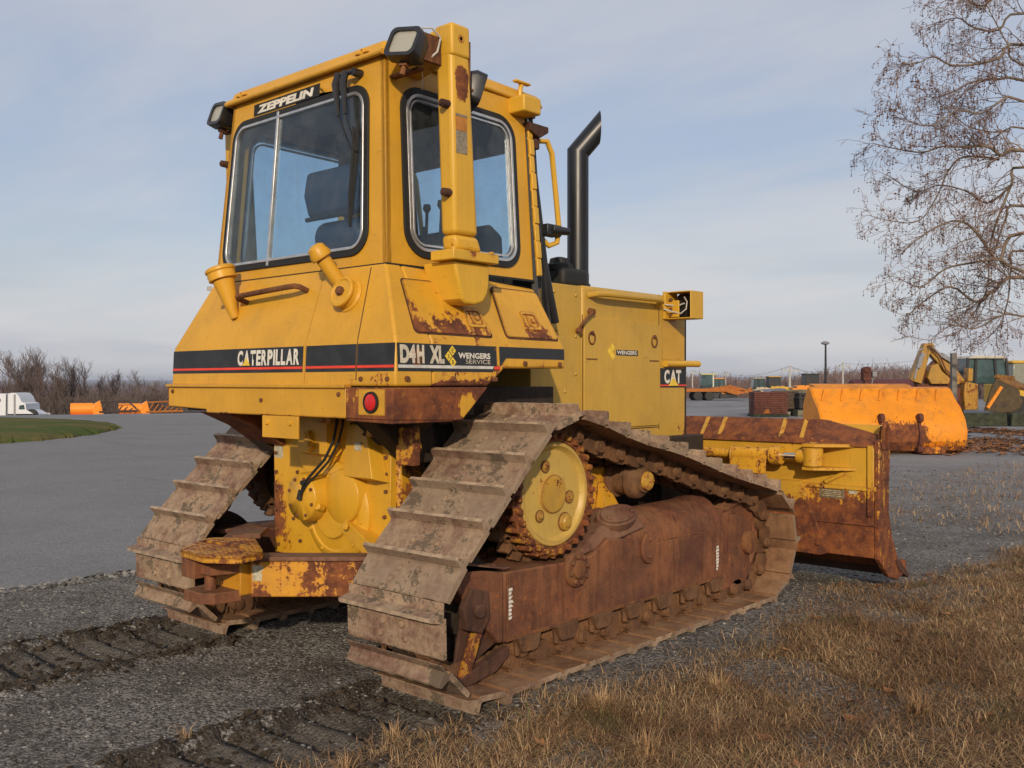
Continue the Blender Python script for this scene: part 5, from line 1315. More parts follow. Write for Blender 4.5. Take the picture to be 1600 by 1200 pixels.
c=t.mix(t.ramp(t.noise(t.scale(p,.12,2.2,1),1,5,.7),.5,.68,0,.35),c,(.20,.193,.185)); c=t.mix(t.ramp(t.noise(p,1.6,6,.8),.58,.70,0,.5),c,(.10,.095,.088)); c=t.mix(t.ramp(t.noise(t.scale(p,1.5,.10,1),1,4,.7,1.5),.62,.66,0,.35),c,(.09,.088,.086))
t.bsdf(c,.88,0,t.bump(t.math('ADD',t.math('MULTIPLY',v.outputs['Distance'],-1),t.noise(p,200,3,.6)),.5,.004),.25); M['asphalt']=t.m
sheet('parking_lot',lot,.004,M['asphalt'],label='worn grey asphalt lot')
# crumbled asphalt edge lumps and grass island
isl=[gp(px,d) for px,d in ((-400,20.6),(-100,21.2),(0,21.3),(60,22.3),(110,23.6),(150,25.2),(178,27.2),(186,28.6),(180,29.8),(150,31.2),(110,32.6),(60,33.6),(0,34.5),(-100,35.5),(-400,36))]
isl=fillet([(p.x,p.y) for p in isl],.6,3); isl=[(a[0]+(b[0]-a[0])*j/6+rn.uniform(-.09,.09),a[1]+(b[1]-a[1])*j/6+rn.uniform(-.09,.09)) for a,b in zip(isl,isl[1:]+isl[:1]) for j in range(6)]
t=NT('lawn'); p=t.pos(); c=t.mix(t.ramp(t.noise(p,.55,5,.7),.38,.62),(.075,.105,.022),(.15,.12,.045)); c=t.mix(t.ramp(t.noise(p,8,4,.7),.4,.7,0,.5),c,(.05,.075,.015)); t.bsdf(c,.95,0,t.bump(t.noise(p,30,4,.7),.8,.03),.1); M['lawn']=t.m
gi=MB(); n=len(isl); cxi=sum(p[0] for p in isl)/n; cyi=sum(p[1] for p in isl)/n
rings=[(1.0,.0),(.985,.06),(.9,.14),(.6,.2)]; vs=[(cxi+(x-cxi)*k,cyi+(y-cyi)*k,z) for k,z in rings for x,y in isl]+[(cxi,cyi,.22)]
fs=[(k*n+i,k*n+(i+1)%n,(k+1)*n+(i+1)%n,(k+1)*n+i) for k in range(3) for i in range(n)]+[(3*n+i,3*n+(i+1)%n,4*n) for i in range(n)]
gi.add(vs,fs); o=gi.build('grass_island',M['lawn']); tag(o,'mown grass island in the asphalt lot',None,None,'structure')
def island_h(x,y): return .15
# ---- stones scattered over the gravel (stuff)
def scatter_mesh(name,base_v,base_f,pts,scl,rotz,tilt,mat,label,extra=None,kind='stuff',smooth=False):
    nb=len(base_v); N=len(pts); bv=np.array(base_v)
    cz,sz=np.cos(rotz),np.sin(rotz); cx_,sx_=np.cos(tilt),np.sin(tilt)
    x=bv[None,:,0]*scl[:,0:1]; y=bv[None,:,1]*scl[:,1:2]; z=bv[None,:,2]*scl[:,2:3]
    y2=y*cx_[:,None]-z*sx_[:,None]; z2=y*sx_[:,None]+z*cx_[:,None]
    X=x*cz[:,None]-y2*sz[:,None]+pts[:,0:1]; Y=x*sz[:,None]+y2*cz[:,None]+pts[:,1:2]; Z=z2+pts[:,2:3]
    co=np.stack([X,Y,Z],-1).reshape(-1,3); f=np.array(base_f); F=(f[None]+(np.arange(N)*nb)[:,None,None]).reshape(-1,f.shape[1])
    me=np_mesh(name,co,F,mat,smooth)
    if extra is not None: attr(me,'rnd',np.repeat(extra,nb))
    o=bpy.data.objects.new(name,me); COL.objects.link(o); tag(o,label,None,None,kind); return o
rs=np.random.RandomState(4)
octa=[(1,0,0),(-.9,.15,0),(0,1,.1),(.1,-1,0),(0,.1,.8),(0,0,-.8),(.6,.6,.45),(-.6,-.5,.4)]
octf=[(4,6,2),(0,6,4),(0,2,6),(2,1,4),(1,7,4),(7,3,4),(3,0,4),(1,3,7),(2,0,5),(1,2,5),(3,1,5),(0,3,5)]
def stones(N,xr_,yr_,smin,smax,pw,name,label,mat,maskf):
    x=rs.uniform(*xr_,N*3); y=rs.uniform(*yr_,N*3); m=maskf(x,y)>rs.rand(N*3); x=x[m][:N]; y=y[m][:N]; n=len(x)
    h,_,_=ground_h(x,y); s=smin+(smax-smin)*rs.rand(n)**pw
    sc3=np.stack([s*rs.uniform(.7,1.3,n),s*rs.uniform(.7,1.2,n),s*rs.uniform(.5,.9,n)],1)
    return scatter_mesh(name,octa,octf,np.stack([x,y,h+s*.12],1),sc3,rs.uniform(0,6.3,n),rs.uniform(-.4,.4,n),mat,label,rs.rand(n))
t=NT('stone'); r_=getattr_(t,'rnd'); p=t.pos(); c=t.mix(t.ramp(r_,0,.9),(.07,.066,.06),(.25,.24,.225)); c=t.mix(t.ramp(r_,.93,.97),c,(.32,.30,.27)); c=t.mix(t.ramp(t.noise(p,40,3),.4,.7,0,.4),c,(.07,.06,.05)); t.bsdf(c,.9,0,t.bump(t.noise(p,150,3),.5,.003),.2); M['stone']=t.m
notlot=lambda x,y:(1-sstep(2.6,2.8,y))*((np.abs(np.abs(y)-.926)>.30)|(x<-.1)|(x>2.7))*(1-.85*grassmask(x,y))*(1-.5*sstep(.32,.2,np.abs(np.abs(y)-.926)))
stones(26000,(-3,4),(-3,2.8),.0025,.012,3.2,'gravel_stones','small grey stones of the gravel strip',M['stone'],notlot)
stones(9000,(3,13),(-3.5,9),.008,.022,3,'yard_stones','loose pale stones on the gravel yard',M['stone'],lambda x,y:(1-grassmask(x,y)*.9)*(1-sstep(2.5,2.8,y)*sstep(8,7,x)))
stones(2600,(-3.2,6),(2.62,2.80),.006,.034,2.5,'asphalt_crumbs','broken crumbs along the edge of the asphalt',M['stone'],lambda x,y:x*0+.9)
t=NT('mud_clod'); p=t.pos(); c=t.mix(t.ramp(t.noise(p,30,4,.7),.35,.7),(.028,.021,.015),(.085,.066,.048)); t.bsdf(c,.97,0,t.bump(t.noise(p,80,4,.7),.8,.006),.1); M['clod']=t.m
def clodmask(x,y):
    yy=np.abs(np.abs(y)-.926); return (np.exp(-((yy-.36)/.06)**2)*.9+.25*(yy<.3))*sstep(.3,-.1,x)*sstep(.35,.6,fbm(x*6,y*6,3,77))
stones(9000,(-3.2,.3),(-1.5,1.5),.005,.026,2.4,'mud_clods','crumbled mud beside the track ruts',M['clod'],clodmask)
# ---- dead grass (stuff)
def blades(N,xr_,yr_,mask,lmin,lmax,wid,lean,name,label,mat,clump=0):
    x=rs.uniform(*xr_,N*4); y=rs.uniform(*yr_,N*4); m=mask(x,y)>rs.rand(N*4); x=x[m][:N]; y=y[m][:N]; n=len(x)
    h,_,_=ground_h(x,y); L=rs.uniform(lmin,lmax,n)*(.5+fbm(x*2.5,y*2.5,3,55)); a=rs.uniform(0,2*PI,n); le=np.clip(rs.normal(lean,.35,n),.05,1.5)
    dx,dy=np.cos(a),np.sin(a); w_=wid*rs.uniform(.6,1.4,n)
    P=np.stack([x,y,h-.004],1); D=np.stack([dx,dy,0*dx],1); S=np.stack([-dy,dx,0*dx],1)*w_[:,None]/2
    b1=P+D*(L*.5*np.sin(le*.7))[:,None]; b1[:,2]+=L*.5*np.cos(le*.7)
    b2=b1+D*(L*.5*np.sin(np.minimum(le*1.35,1.55)))[:,None]; b2[:,2]+=L*.5*np.cos(np.minimum(le*1.35,1.55))
    V=np.stack([P-S,P+S,b1-S*.8,b1+S*.8,b2],1).reshape(-1,3)
    o5=np.arange(n)*5; F=np.concatenate([np.stack([o5,o5+1,o5+3],1),np.stack([o5,o5+3,o5+2],1),np.stack([o5+2,o5+3,o5+4],1)])
    me=np_mesh(name,V,F,mat,False); attr(me,'rnd',np.repeat(rs.rand(n),5)); o=bpy.data.objects.new(name,me); COL.objects.link(o); tag(o,label,None,None,'stuff'); return o
t=NT('dead_grass'); r_=getattr_(t,'rnd'); c=t.mix(t.ramp(r_,.0,.55),(.105,.056,.030),(.33,.200,.100)); c=t.mix(t.ramp(r_,.6,.95),c,(.46,.32,.17)); c=t.mix(t.ramp(r_,.985,.99),c,(.09,.12,.03))
pn=t.noise(t.pos(),1.1,4,.65); c=t.mix(t.ramp(pn,.46,.60,0,.5),c,(.125,.058,.030)); c=t.mix(t.ramp(t.noise(t.pos(),2.3,3,.6),.60,.68,0,.45),c,(.085,.095,.035))
b=t.bsdf(c,.85,0,None,.15); M['grassdead']=t.m
blades(400000,(-1.6,9.5),(-5.2,-1.0),lambda x,y:grassmask(x,y)*np.exp(-.10*depth_(x,y)),.035,.11,.0028,1.42,'dead_grass','matted dead brown grass beside the bulldozer',M['grassdead'])
blades(26000,(6,24),(-9,1),lambda x,y:sstep(.35,.6,fbm(x*.5,y*.5,3,91))*sstep(1.2,-1.5,y-.06*x),.05,.11,.006,1.0,'far_dead_grass','dry grass patches beyond the blade',M['grassdead'])
# tufts
tc0=[]
for cx0,cy0,R0,n0 in [(un_[0],un_[1],r0,k0) for un_,r0,k0 in [((.30,-1.56),.10,380),((.55,-1.60),.07,200),((-.40,-1.10),.06,150),((-.15,-1.30),.07,170),((.9,-1.75),.07,200),((1.25,-1.62),.06,140),((.05,-1.95),.09,300),((-.25,-1.75),.08,260),((1.7,-1.9),.06,140),((.35,-2.3),.10,280),((2.4,-1.8),.06,120),((3.0,-2.2),.09,200),((1.2,-2.5),.09,220),((-.95,-.55),.04,40),((-1.3,.62),.05,70),((-.8,-1.32),.04,60),((-.55,-1.5),.05,90),((2.0,-2.8),.10,220),((4.2,-2.3),.1,200),((5.2,-2.9),.12,200)]]:
    tc0.append((cx0,cy0,R0,n0))
V=[];F=[];Rn=[]
for cx0,cy0,R0,n0 in tc0[::2]+tc0[13:16]:
    for i in range(int(n0*.7)):
        a=rs.uniform(0,2*PI); r0=R0*.5*rs.rand()**.7; x=cx0+r0*math.cos(a); y=cy0+r0*math.sin(a); L=rs.uniform(.04,.13)*(R0/.08)**.3; le=rs.uniform(.3,1.35); aa=a+rs.normal(0,.6)
        h=float(ground_h(np.array([x]),np.array([y]))[0][0]); d=Vector((math.cos(aa),math.sin(aa),0)); s_=Vector((-d.y,d.x,0))*.0016
        p0=Vector((x,y,h-.003)); p1=p0+d*L*.5*math.sin(le*.6)+Vector((0,0,L*.5*math.cos(le*.6))); p2=p1+d*L*.5*math.sin(le*1.4)+Vector((0,0,L*.5*math.cos(le*1.4)))
        k=len(V); V+=[p0-s_,p0+s_,p1-s_*.8,p1+s_*.8,p2]; F+=[(k,k+1,k+3),(k,k+3,k+2),(k+2,k+3,k+4)]; Rn+=[.45+.5*rs.rand()]*5
me=np_mesh('grass_tufts',np.array([tuple(v) for v in V]),np.array(F),M['grassdead'],False); attr(me,'rnd',np.array(Rn)); o=bpy.data.objects.new('grass_tufts',me); COL.objects.link(o); tag(o,'straw tufts of dry grass',None,None,'stuff')
# fallen leaves (stuff)
t=NT('dead_leaf'); r_=getattr_(t,'rnd'); c=t.mix(r_,(.13,.055,.025),(.32,.15,.06)); t.bsdf(c,.8,0,None,.2); M['leaf']=t.m
lv_=[(0,-1,0),(.55,-.5,.15),(.9,.2,.3),(.35,.35,.1),(0,1,.35),(-.4,.3,.05),(-.9,.25,.3),(-.5,-.5,.12),(0,0,0)]
lf_=[(8,i,(i+1)%8) for i in range(8)]
def leaves(N,xr_,yr_,mask,s0,s1,name,label):
    x=rs.uniform(*xr_,N*6); y=rs.uniform(*yr_,N*6); m=mask(x,y)>rs.rand(N*6); x=x[m][:N]; y=y[m][:N]; n=len(x); h,_,_=ground_h(x,y); s=rs.uniform(s0,s1,n)
    scatter_mesh(name,lv_,lf_,np.stack([x,y,h+.012],1),np.stack([s,s,s],1),rs.uniform(0,6.3,n),rs.uniform(-.3,.3,n),M['leaf'],label,rs.rand(n))
leaves(150,(-1.5,7),(-4,-1.0),lambda x,y:grassmask(x,y)*.5+.05,.022,.045,'fallen_leaves','brown leaves fallen on the near grass')
leaves(5200,(15,34),(-6,7),lambda x,y:sstep(.42,.6,fbm(x*.35,y*.35,3,13))*sstep(1450,1500,800+F_PX*side_(x,y)/depth_(x,y))*sstep(17.5,19.5,depth_(x,y))*sstep(34,31,depth_(x,y)),.05,.10,'leaf_litter','rusty leaf litter near the timber kerb')
# ---------------------------------------------------------------- background things
OR=plain('machine_orange',(.72,.24,.012),.45,var=.15,bump=.1); YL=plain('machine_yellow',(.55,.32,.03),.5,var=.2); BK=plain('machine_black',(.02,.02,.022),.5)
TY=plain('tyre',(.035,.032,.030),.85,var=.3); TEAL=plain('tinted_cab_glass',(.045,.080,.080),.12,spec=.8,var=.4,sc_=2); WHT=plain('white_vehicle_paint',(.62,.63,.65),.4,var=.06); GRY=plain('grey_metal',(.22,.22,.23),.5,var=.2)
RST=rusty('old_rust',a=(.09,.028,.020),b=(.16,.055,.035),orange=.2,dust=.1); ORR=rusty('orange_rust',a=(.30,.09,.02),b=(.50,.17,.02),orange=.3,dust=.1)
WOODP=plain('weathered_pole_wood',(.17,.155,.135),.85,var=.25,sc_=8); PALEPOLE=plain('pale_pole',(.42,.41,.37),.8,var=.15); TIMB=plain('dark_timber',(.035,.040,.022),.9,var=.5,sc_=6); TIMG=plain('greenish_timber',(.15,.14,.09),.9,var=.3,sc_=3)
def place(name,px,dist,z,label,cat,yaw=0,group=None,scale=1.0):
    p=gp(px,dist,z); o=empty(name,p,LOCAL_ROT+yaw,label,cat,group); o.scale=(scale,)*3; return o
# local frame: +x right in the photo, +y away, z up

# large orange loader bucket
bk=place('loader_bucket',1391,18.3,0,'large bright orange loader bucket behind the blade, rusty patch between two lugs','bucket',yaw=math.radians(3))
BPm=paint('bucket_paint',base=(.78,.27,.008),rust=.42,zlo=.05,zhi=.55,zamt=.16,edge=.35,seed=31.,streak=.12,dirt=.45,sc_=.8,rough=.5,spots=[(gp(1398,18)[0],gp(1398,18)[1],.35,.55,.26),(gp(1436,18)[0],gp(1436,18)[1],.42,.40,.22),(gp(1370,18)[0],gp(1370,18)[1],.72,.22,.2),(gp(1330,18)[0],gp(1330,18)[1],.25,.3,.05)])
m=MB(); Wb=1.36
prof=[(.55,1.27),(.42,1.235),(.25,1.05)]+[(.0+.02,.86),(-.14,.66),(-.22,.45),(-.20,.24),(-.08,.07),(.12,.0),(.45,.0),(.9,.03)]
inn_=[(x+.03,z+(.02 if z<.3 else 0)) for x,z in prof]
pts=prof+inn_[::-1]; n=len(pts)
m.add([(-Wb,x,z) for x,z in pts]+[(Wb,x,z) for x,z in pts],[tuple(range(n)),tuple(range(2*n-1,n-1,-1))]+[(i,(i+1)%n,n+(i+1)%n,n+i) for i in range(n)])
m.build('bucket_shell',BPm,bk,angle=28)
m=MB()
side=prof+[(.85,.25),(.80,.95)]
for s in (-1,1): m.prism(side,'x',s*Wb-.0-(.03 if s>0 else -.0)+(.031 if s>0 else -.031),s*Wb+(.031 if s>0 else -.001))
build_sep(m,'side_plate',BPm,bk,bevel=.01)
m=MB()
m.prism([(.52,1.24),(.60,1.30),(.85,1.33),(.85,1.27)],'x',-Wb*.92,Wb*.5)
for k in range(7): 
    x=-1.15+k*.37; m.hexa([(x,.31,1.215),(x+.03,.31,1.215),(x+.03,.44,1.23),(x,.44,1.23)],[(x-.11,.175,1.01),(x-.08,.175,1.01),(x-.08,.27,1.03),(x-.11,.27,1.03)])
m.box((-1.30,.205,.985),(1.28,.235,1.01)); m.build('lip_ribs',BPm,bk,bevel=.004)
for x in (-.27,.47):
    m=MB(); m.prism([(-.10,.74),(-.22,.70),(-.30,.62),(-.22,.60),(-.27,.45),(-.26,.2),(-.10,.02),(.0,.1),(-.15,.5)],'x',x-.025,x+.025); m.cyl((x-.04,-.22,.69),(x+.04,-.22,.69),.085,None,16); m.cyl((x-.05,-.22,.10),(x+.05,-.22,.10),.06); m.build('hinge_lug',RST,bk,bevel=.008)
m=MB(); m.prism([(.60,.03),(.92,.06),(.95,-.0),(.90,.0)],'x',.6,1.0) if False else m.hexa([(.50,-.26,.02),(.95,-.25,.02),(.95,-.05,.0),(.50,-.05,.0)],[(.55,-.27,.13),(.95,-.26,.16),(.95,-.06,.16),(.50,-.06,.13)]); m.build('wear_pad',BPm,bk,bevel=.01)
m=MB(); m.box((-.02+.25,.0,.78),(.0,.0,.9)) if False else None
# wooden post with fire extinguisher
po=gp(1490,20.5); m=MB(); m.prism([(-.055,-.055),(.055,-.055),(.055,.055),(-.055,.055)],'z',0,1.98); o=m.build('wooden_post',WOODP,None,bevel=.01); o.location=po; o.rotation_euler=(0,0,LOCAL_ROT); tag(o,'weathered square wooden post standing behind the orange bucket','post')
fe_=empty('fire_extinguisher',gp(1496.5,20.3,.50),LOCAL_ROT,'red fire extinguisher hanging on the wooden post','fire extinguisher')
REDP=plain('extinguisher_red',(.62,.012,.018),.3); m=MB(); m.lathe((0,0,0),(0,0,1),[(.055,0),(.065,.02),(.065,.32),(.045,.37),(.025,.39),(.025,.41)],24); m.build('cylinder',REDP,fe_)
m=MB(); m.lathe((0,0,.17),(0,0,1),[(.0665,0),(.0665,.09)],24); m.build('label_band',WHT,fe_); m=MB(); m.box((-.02,-.02,.41),(.02,.02,.44)); m.box((-.06,-.012,.44),(.03,.012,.455)); m.tube([(.02,0,.42),(.07,-.01,.38),(.08,-.01,.2)],.010,6); m.build('valve',BK,fe_)
# timber kerb
tk_=gp(1560,30); m=MB()
rk=random.Random(2)
for k in range(2): m.hexa([(-2.6+k*2.9,-.2,0),(.2+k*2.9,-.2,0),(.2+k*2.9,.2,0),(-2.6+k*2.9,.2,0)],[(-2.55+k*2.9,-.17,.40),(.18+k*2.9,-.19,.42),(.18+k*2.9,.17,.42),(-2.58+k*2.9,.19,.40)])
o=m.build('timber_kerb',TIMB,None,bevel=.03); o.location=tk_; o.rotation_euler=(0,0,LOCAL_ROT+math.radians(-4)); tag(o,'dark mossy timber kerb in front of the loader with the brown bucket','kerb')

def tyre(m_parent,x,y,z,r,w,rimmat=YL):
    m=MB(); m.lathe((x-0,y-w/2,z),(0,1,0),[(r*.55,0),(r*.92,.01),(r,w*.15),(r,w*.85),(r*.92,w-.01),(r*.55,w)],20); t_=m.build('tyre',TY,m_parent)
    m=MB(); m.lathe((x,y-w/2+.02,z),(0,1,0),[(0,0),(r*.35,.01),(r*.56,-.01),(r*.56,w-.04)],16); m.build('rim',rimmat,t_)
# backhoe : boom and dipper folded, cab, front bucket
bh=place('backhoe_loader',1545,34,0,'old yellow backhoe loader with raised folded boom and muddy brown front bucket','backhoe')
def bar(m,a,b,w,t,yy=0): # tapered bar in x-z plane
    a=Vector((a[0],0,a[1])); b=Vector((b[0],0,b[1])); d=(b-a).normalized(); n_=Vector((-d.z,0,d.x)); wa,wb=(w if isinstance(w,tuple) else (w,w))
    m.hexa([a-n_*wa/2+Vector((0,yy-t/2,0)),a+n_*wa/2+Vector((0,yy-t/2,0)),a+n_*wa/2+Vector((0,yy+t/2,0)),a-n_*wa/2+Vector((0,yy+t/2,0))],[b-n_*wb/2+Vector((0,yy-t/2,0)),b+n_*wb/2+Vector((0,yy-t/2,0)),b+n_*wb/2+Vector((0,yy+t/2,0)),b-n_*wb/2+Vector((0,yy+t/2,0))])
S_=34/1510.
def L(px,py): return ((px-1545)*S_,CAM_H+(HOR-py)*S_)
YR=paint('backhoe_paint',base=(.40,.215,.03),rust=.56,edge=0,seed=40.,dirt=.5,sc_=.5)
m=MB(); bar(m,L(1428,597),L(1448,538),(.42,.26),.35); bar(m,L(1448,538),L(1452,546),.3,.35); m.build('dipper_arm',YR,bh,bevel=.02)
m=MB(); bar(m,L(1450,545),L(1483,578),(.22,.36),.30); bar(m,L(1483,578),L(1495,600),(.36,.5),.30); m.build('boom',YR,bh,bevel=.02)
m=MB(); bar(m,L(1432,602),L(1462,566),.16,.2,.1); bar(m,L(1455,604),L(1492,584),.14,.2,.5); bar(m,L(1470,604),L(1474,575),.10,.2,.6); m.tube([(L(1446,540)[0],-.3,L(1446,540)[1]),(L(1462,556)[0],-.32,L(1462,556)[1]),(L(1472,578)[0],-.3,L(1472,578)[1]),(L(1486,590)[0],-.3,L(1486,590)[1])],.03,6); m.build('linkage',RST,bh,bevel=.01)
m=MB(); bar(m,L(1452,543),L(1475,562),.07,.08,-.2); bar(m,L(1466,554),L(1485,566),.14,.14,-.2); m.build('boom_cylinder',GRY,bh)
m=MB(); bar(m,L(1424,592),L(1434,556),.06,.06,-.22); bar(m,L(1430,575),L(1438,552),.12,.12,-.22); m.tube([(L(1430,553)[0],-.2,L(1430,553)[1]),(L(1431,548)[0],-.2,L(1431,548)[1]),(L(1440,545)[0],-.2,L(1440,545)[1])],.025,6); m.build('bucket_cylinder',GRY,bh)
m=MB(); m.prism([L(1444,590),L(1450,572),L(1460,568),L(1466,580),L(1480,592),L(1478,600),L(1450,600)],'y',-.3,.3); m.build('digger_bucket',YR,bh,bevel=.02)
m=MB()
for a,b in ((1452,585),(1460,590)): pass
m.prism([L(1432,600),L(1475,598),L(1500,606),L(1505,650),L(1495,654),L(1450,654),L(1430,640)],'y',-.1,.9); m.build('rear_frame',RST,bh,bevel=.03)
m=MB(); m.prism([L(1500,596),L(1520,600),L(1520,640),L(1500,640),L(1498,615)],'y',-.4,.4); m.prism([L(1510,575),L(1517,576),L(1516,596),L(1508,596)],'y',-.2,.2); build_sep(m,'fender',YR,bh,bevel=.03)
m=MB(); m.prism([L(1514,596),L(1519,559),L(1576,559),L(1582,592),L(1582,600),L(1516,600)],'y',.3,1.8); cb3=m.build('cab_body',TEAL,bh,bevel=.03)
m=MB()
for px in (1518,1531,1560,1578): bar(m,L(px,559),L(px-(2 if px<1540 else -3),598),.08,.06,.27)
build_sep(m,'cab_post',BK,cb3); m=MB(); m.prism([L(1517,560),L(1521,557),L(1527,555.5),L(1574,556),L(1577,560)],'y',.15,1.95); m.build('cab_roof',plain('cream_roof',(.46,.42,.33),.6),cb3,bevel=.03)
BBm=rusty('muddy_bucket',a=(.055,.042,.025),b=(.11,.075,.035),orange=.3,dust=.3,dustcol=(.13,.09,.05)); BBo=rusty('rusty_bucket_edge',a=(.16,.07,.025),b=(.30,.15,.03),orange=.5,dust=.1)
m=MB(); pts=[L(1513,640),L(1524,604),L(1530,592),L(1545,598),L(1562,606),L(1570,624),L(1567,636),L(1555,643),L(1530,643)]; m.prism(pts,'y',-1.2,-1.1); m.build('bucket_side',BBm,bh,bevel=.02)
m=MB(); m.hexa([(L(1528,590)[0],-1.1,L(1528,590)[1]),(L(1572,592)[0],-.2,L(1572,592)[1]),(L(1600,612)[0],-.2,L(1600,612)[1]),(L(1563,608)[0],-1.1,L(1563,608)[1])],[(L(1530,586)[0],-1.1,L(1530,586)[1]),(L(1574,588)[0],-.2,L(1574,588)[1]),(L(1604,606)[0],-.2,L(1604,606)[1]),(L(1567,604)[0],-1.1,L(1567,604)[1])])
m.hexa([(L(1567,606)[0],-1.1,L(1567,606)[1]),(L(1600,610)[0],.3,L(1600,610)[1]),(L(1603,632)[0],.3,L(1603,632)[1]),(L(1566,640)[0],-1.0,L(1566,640)[1])],[(L(1560,606)[0],-.9,L(1560,606)[1]),(L(1595,610)[0],.5,L(1595,610)[1]),(L(1596,632)[0],.5,L(1596,632)[1]),(L(1560,640)[0],-.8,L(1560,640)[1])])
for k in range(5): a=L(1532+k*9,589+k*.6); m.box((a[0],-1.15+k*.15,a[1]-.05),(a[0]+.12,-1.0+k*.15,a[1]+.08))
m.build('bucket_back',BBo,bh,bevel=.02)
m=MB(); bar(m,L(1516,636),L(1537,604),.10,.1,-1.22); m.build('bucket_edge',OR,bh)
tyre(bh,L(1590,640)[0],.0,.45,.45,.4)
# part of another machine at the far right
ex_=place('excavator',1592,40,0,'yellow excavator mostly cut off by the right edge behind the backhoe','excavator')
m=MB(); m.prism([(-.25,1.3),(-.22,2.15),(1.5,2.2),(1.5,1.3)],'y',0,1.5); m.build('cab_body',plain('hazy_cab_glass',(.22,.22,.17),.2,spec=.7),ex_,bevel=.03); m=MB(); m.box((-.3,-.05,2.15),(1.5,1.55,2.27)); m.box((-.5,.2,.5),(2.0,2.0,1.3)); m.build('body',YL,ex_,bevel=.04); m=MB(); m.box((-.6,-.2,-.1),(2.2,.4,.55)); m.build('crawler',BK,ex_,bevel=.1)
# maroon tank
tkk=place('storage_tank',1376,33,.12,'long maroon cylindrical tank lying behind the orange bucket','tank'); m=MB(); m.lathe((-1.05,0,.98),(1,0,0),[(.30,0),(.37,.05),(.38,.15),(.38,1.95),(.37,2.05),(.30,2.1)],28); m.build('barrel',plain('maroon_paint',(.10,.030,.030),.6,var=.3),tkk); m=MB(); m.box((-.7,-.3,-.12),(-.5,.3,.62)); m.box((.5,-.3,-.12),(.7,.3,.62)); build_sep(m,'cradle',BK,tkk)
# rusty hydraulic breaker standing
hb_=place('drill_head',1355,31,0,'small rust red machine mast with white box above the maroon tank','machine mast'); m=MB(); m.box((-.10,-.1,.9),(.02,.1,1.45)); m.prism([(-.16,1.42),(.05,1.40),(.09,1.55),(.08,1.84),(-.05,1.87),(-.17,1.80)],'y',-.14,.14); m.cyl((-.14,-.15,1.72),(-.04,-.15,1.74),.07); m.build('head',RST,hb_,bevel=.02); m=MB(); m.box((.14,-.1,1.55),(.28,.1,1.70)); m.tube([(.20,0,1.55),(.13,0,1.25),(.06,0,.95)],.018,6); m.build('box_on_arm',GRY,hb_)
m=MB(); m.box((-.3,-.3,0),(.3,.3,.9)); m.build('base',BK,hb_,bevel=.03)
# counterweight plates, timbers, blocks on pallets
cw=place('steel_plate_stack',1200,38.5,0,'tall stack of rust red steel plates standing left of the timber bundle','stack of plates')
m=MB(); k=12
for i in range(k): z=.12+i*.073; j=random.uniform(-.01,.01); m.box((-.66+j,-.45,z),(.66+j,.45,z+.064)); 
m.build('plates',RST,cw,bevel=.006); m=MB(); m.box((-.70,-.5,0),(.70,.5,.115)); m.build('pallet',TIMB,cw)
m=MB(); m.hexa([(-.3,-.46,.14),(-.02,-.46,.14),(-.02,-.44,.14),(-.3,-.44,.14)],[(-.2,-.47,.30),(-.1,-.47,.30),(-.1,-.44,.30),(-.2,-.44,.30)]); m.build('worn_patch',ORR,cw)
cw2=place('steel_plate_stack',1224,39.6,0,'lower brown stack of plates behind the rust red one','stack of plates')
m=MB()
for i in range(11): z=.30+i*.066; m.box((-.5,-.4,z),(.5,.4,z+.056))
m.build('plates',plain('brown_plate',(.085,.060,.040),.85,var=.3),cw2,bevel=.005); m=MB(); m.box((-.5,-.4,0),(-.3,.4,.3)); m.box((.3,-.4,0),(.5,.4,.3)); m.build('bearer',TIMB,cw2)
tb=place('timber_bundle',1246,40,0,'bundle of greenish grey timbers under a blue grey sheet','timber bundle')
m=MB()
for i in range(4):
    for j in range(2): z=.36+i*.14; m.box((-.45+j*.47,-.5,z),(-.0+j*.47,.5,z+.13))
for i in range(2): m.box((-.75,-.45,.93+i*.07),(.80,.45,.993+i*.07))
m.build('timbers',TIMG,tb,bevel=.008); m=MB(); m.add([(-1.6,-.4,1.06),(-.6,-.45,1.10),(-.6,.45,1.12),(-1.5,.4,1.06),(-1.9,-.1,1.0),(-1.3,-.46,.9),(-.6,-.46,.95)],[(0,1,2,3),(4,0,3),(0,5,6,1)]); o=m.build('sheet',plain('blue_grey_tarp',(.12,.13,.18),.6),tb); sm=o.modifiers.new('s','SOLIDIFY'); sm.thickness=.02
m=MB(); m.box((-.6,-.5,.22),(1.6,.5,.30)); m.box((-.6,-.4,0),(-.3,.4,.22)); m.box((1.2,-.4,0),(1.5,.4,.22)); m.build('bearer',plain('pale_bearer',(.28,.26,.23),.8,var=.2),tb)
rb=place('rubber_block_stack',1262,38.8,0,'row of black rubber blocks stacked beside the timber bundle','rubber blocks')
m=MB()
for i in range(5): m.box((-.42+i*.17,-.3,.32),(-.42+i*.17+.155,.3,.72)); m.lathe((-.345+i*.17,-.30,.78),(0,1,0),[(.07,0),(.075,.03),(.075,.55),(.07,.6)],12)
m.box((-.45,-.32,.70),(.45,.32,.78)); m.box((-.42,-.28,.86),(.42,.28,.95)); m.build('blocks',TY,rb,bevel=.015); m=MB(); m.box((-.5,-.35,.05),(.5,.35,.26)); m.box((-.5,-.3,0),(-.3,.3,.05)); m.box((.3,-.3,0),(.5,.3,.05)); m.build('bearer',TIMG,rb)

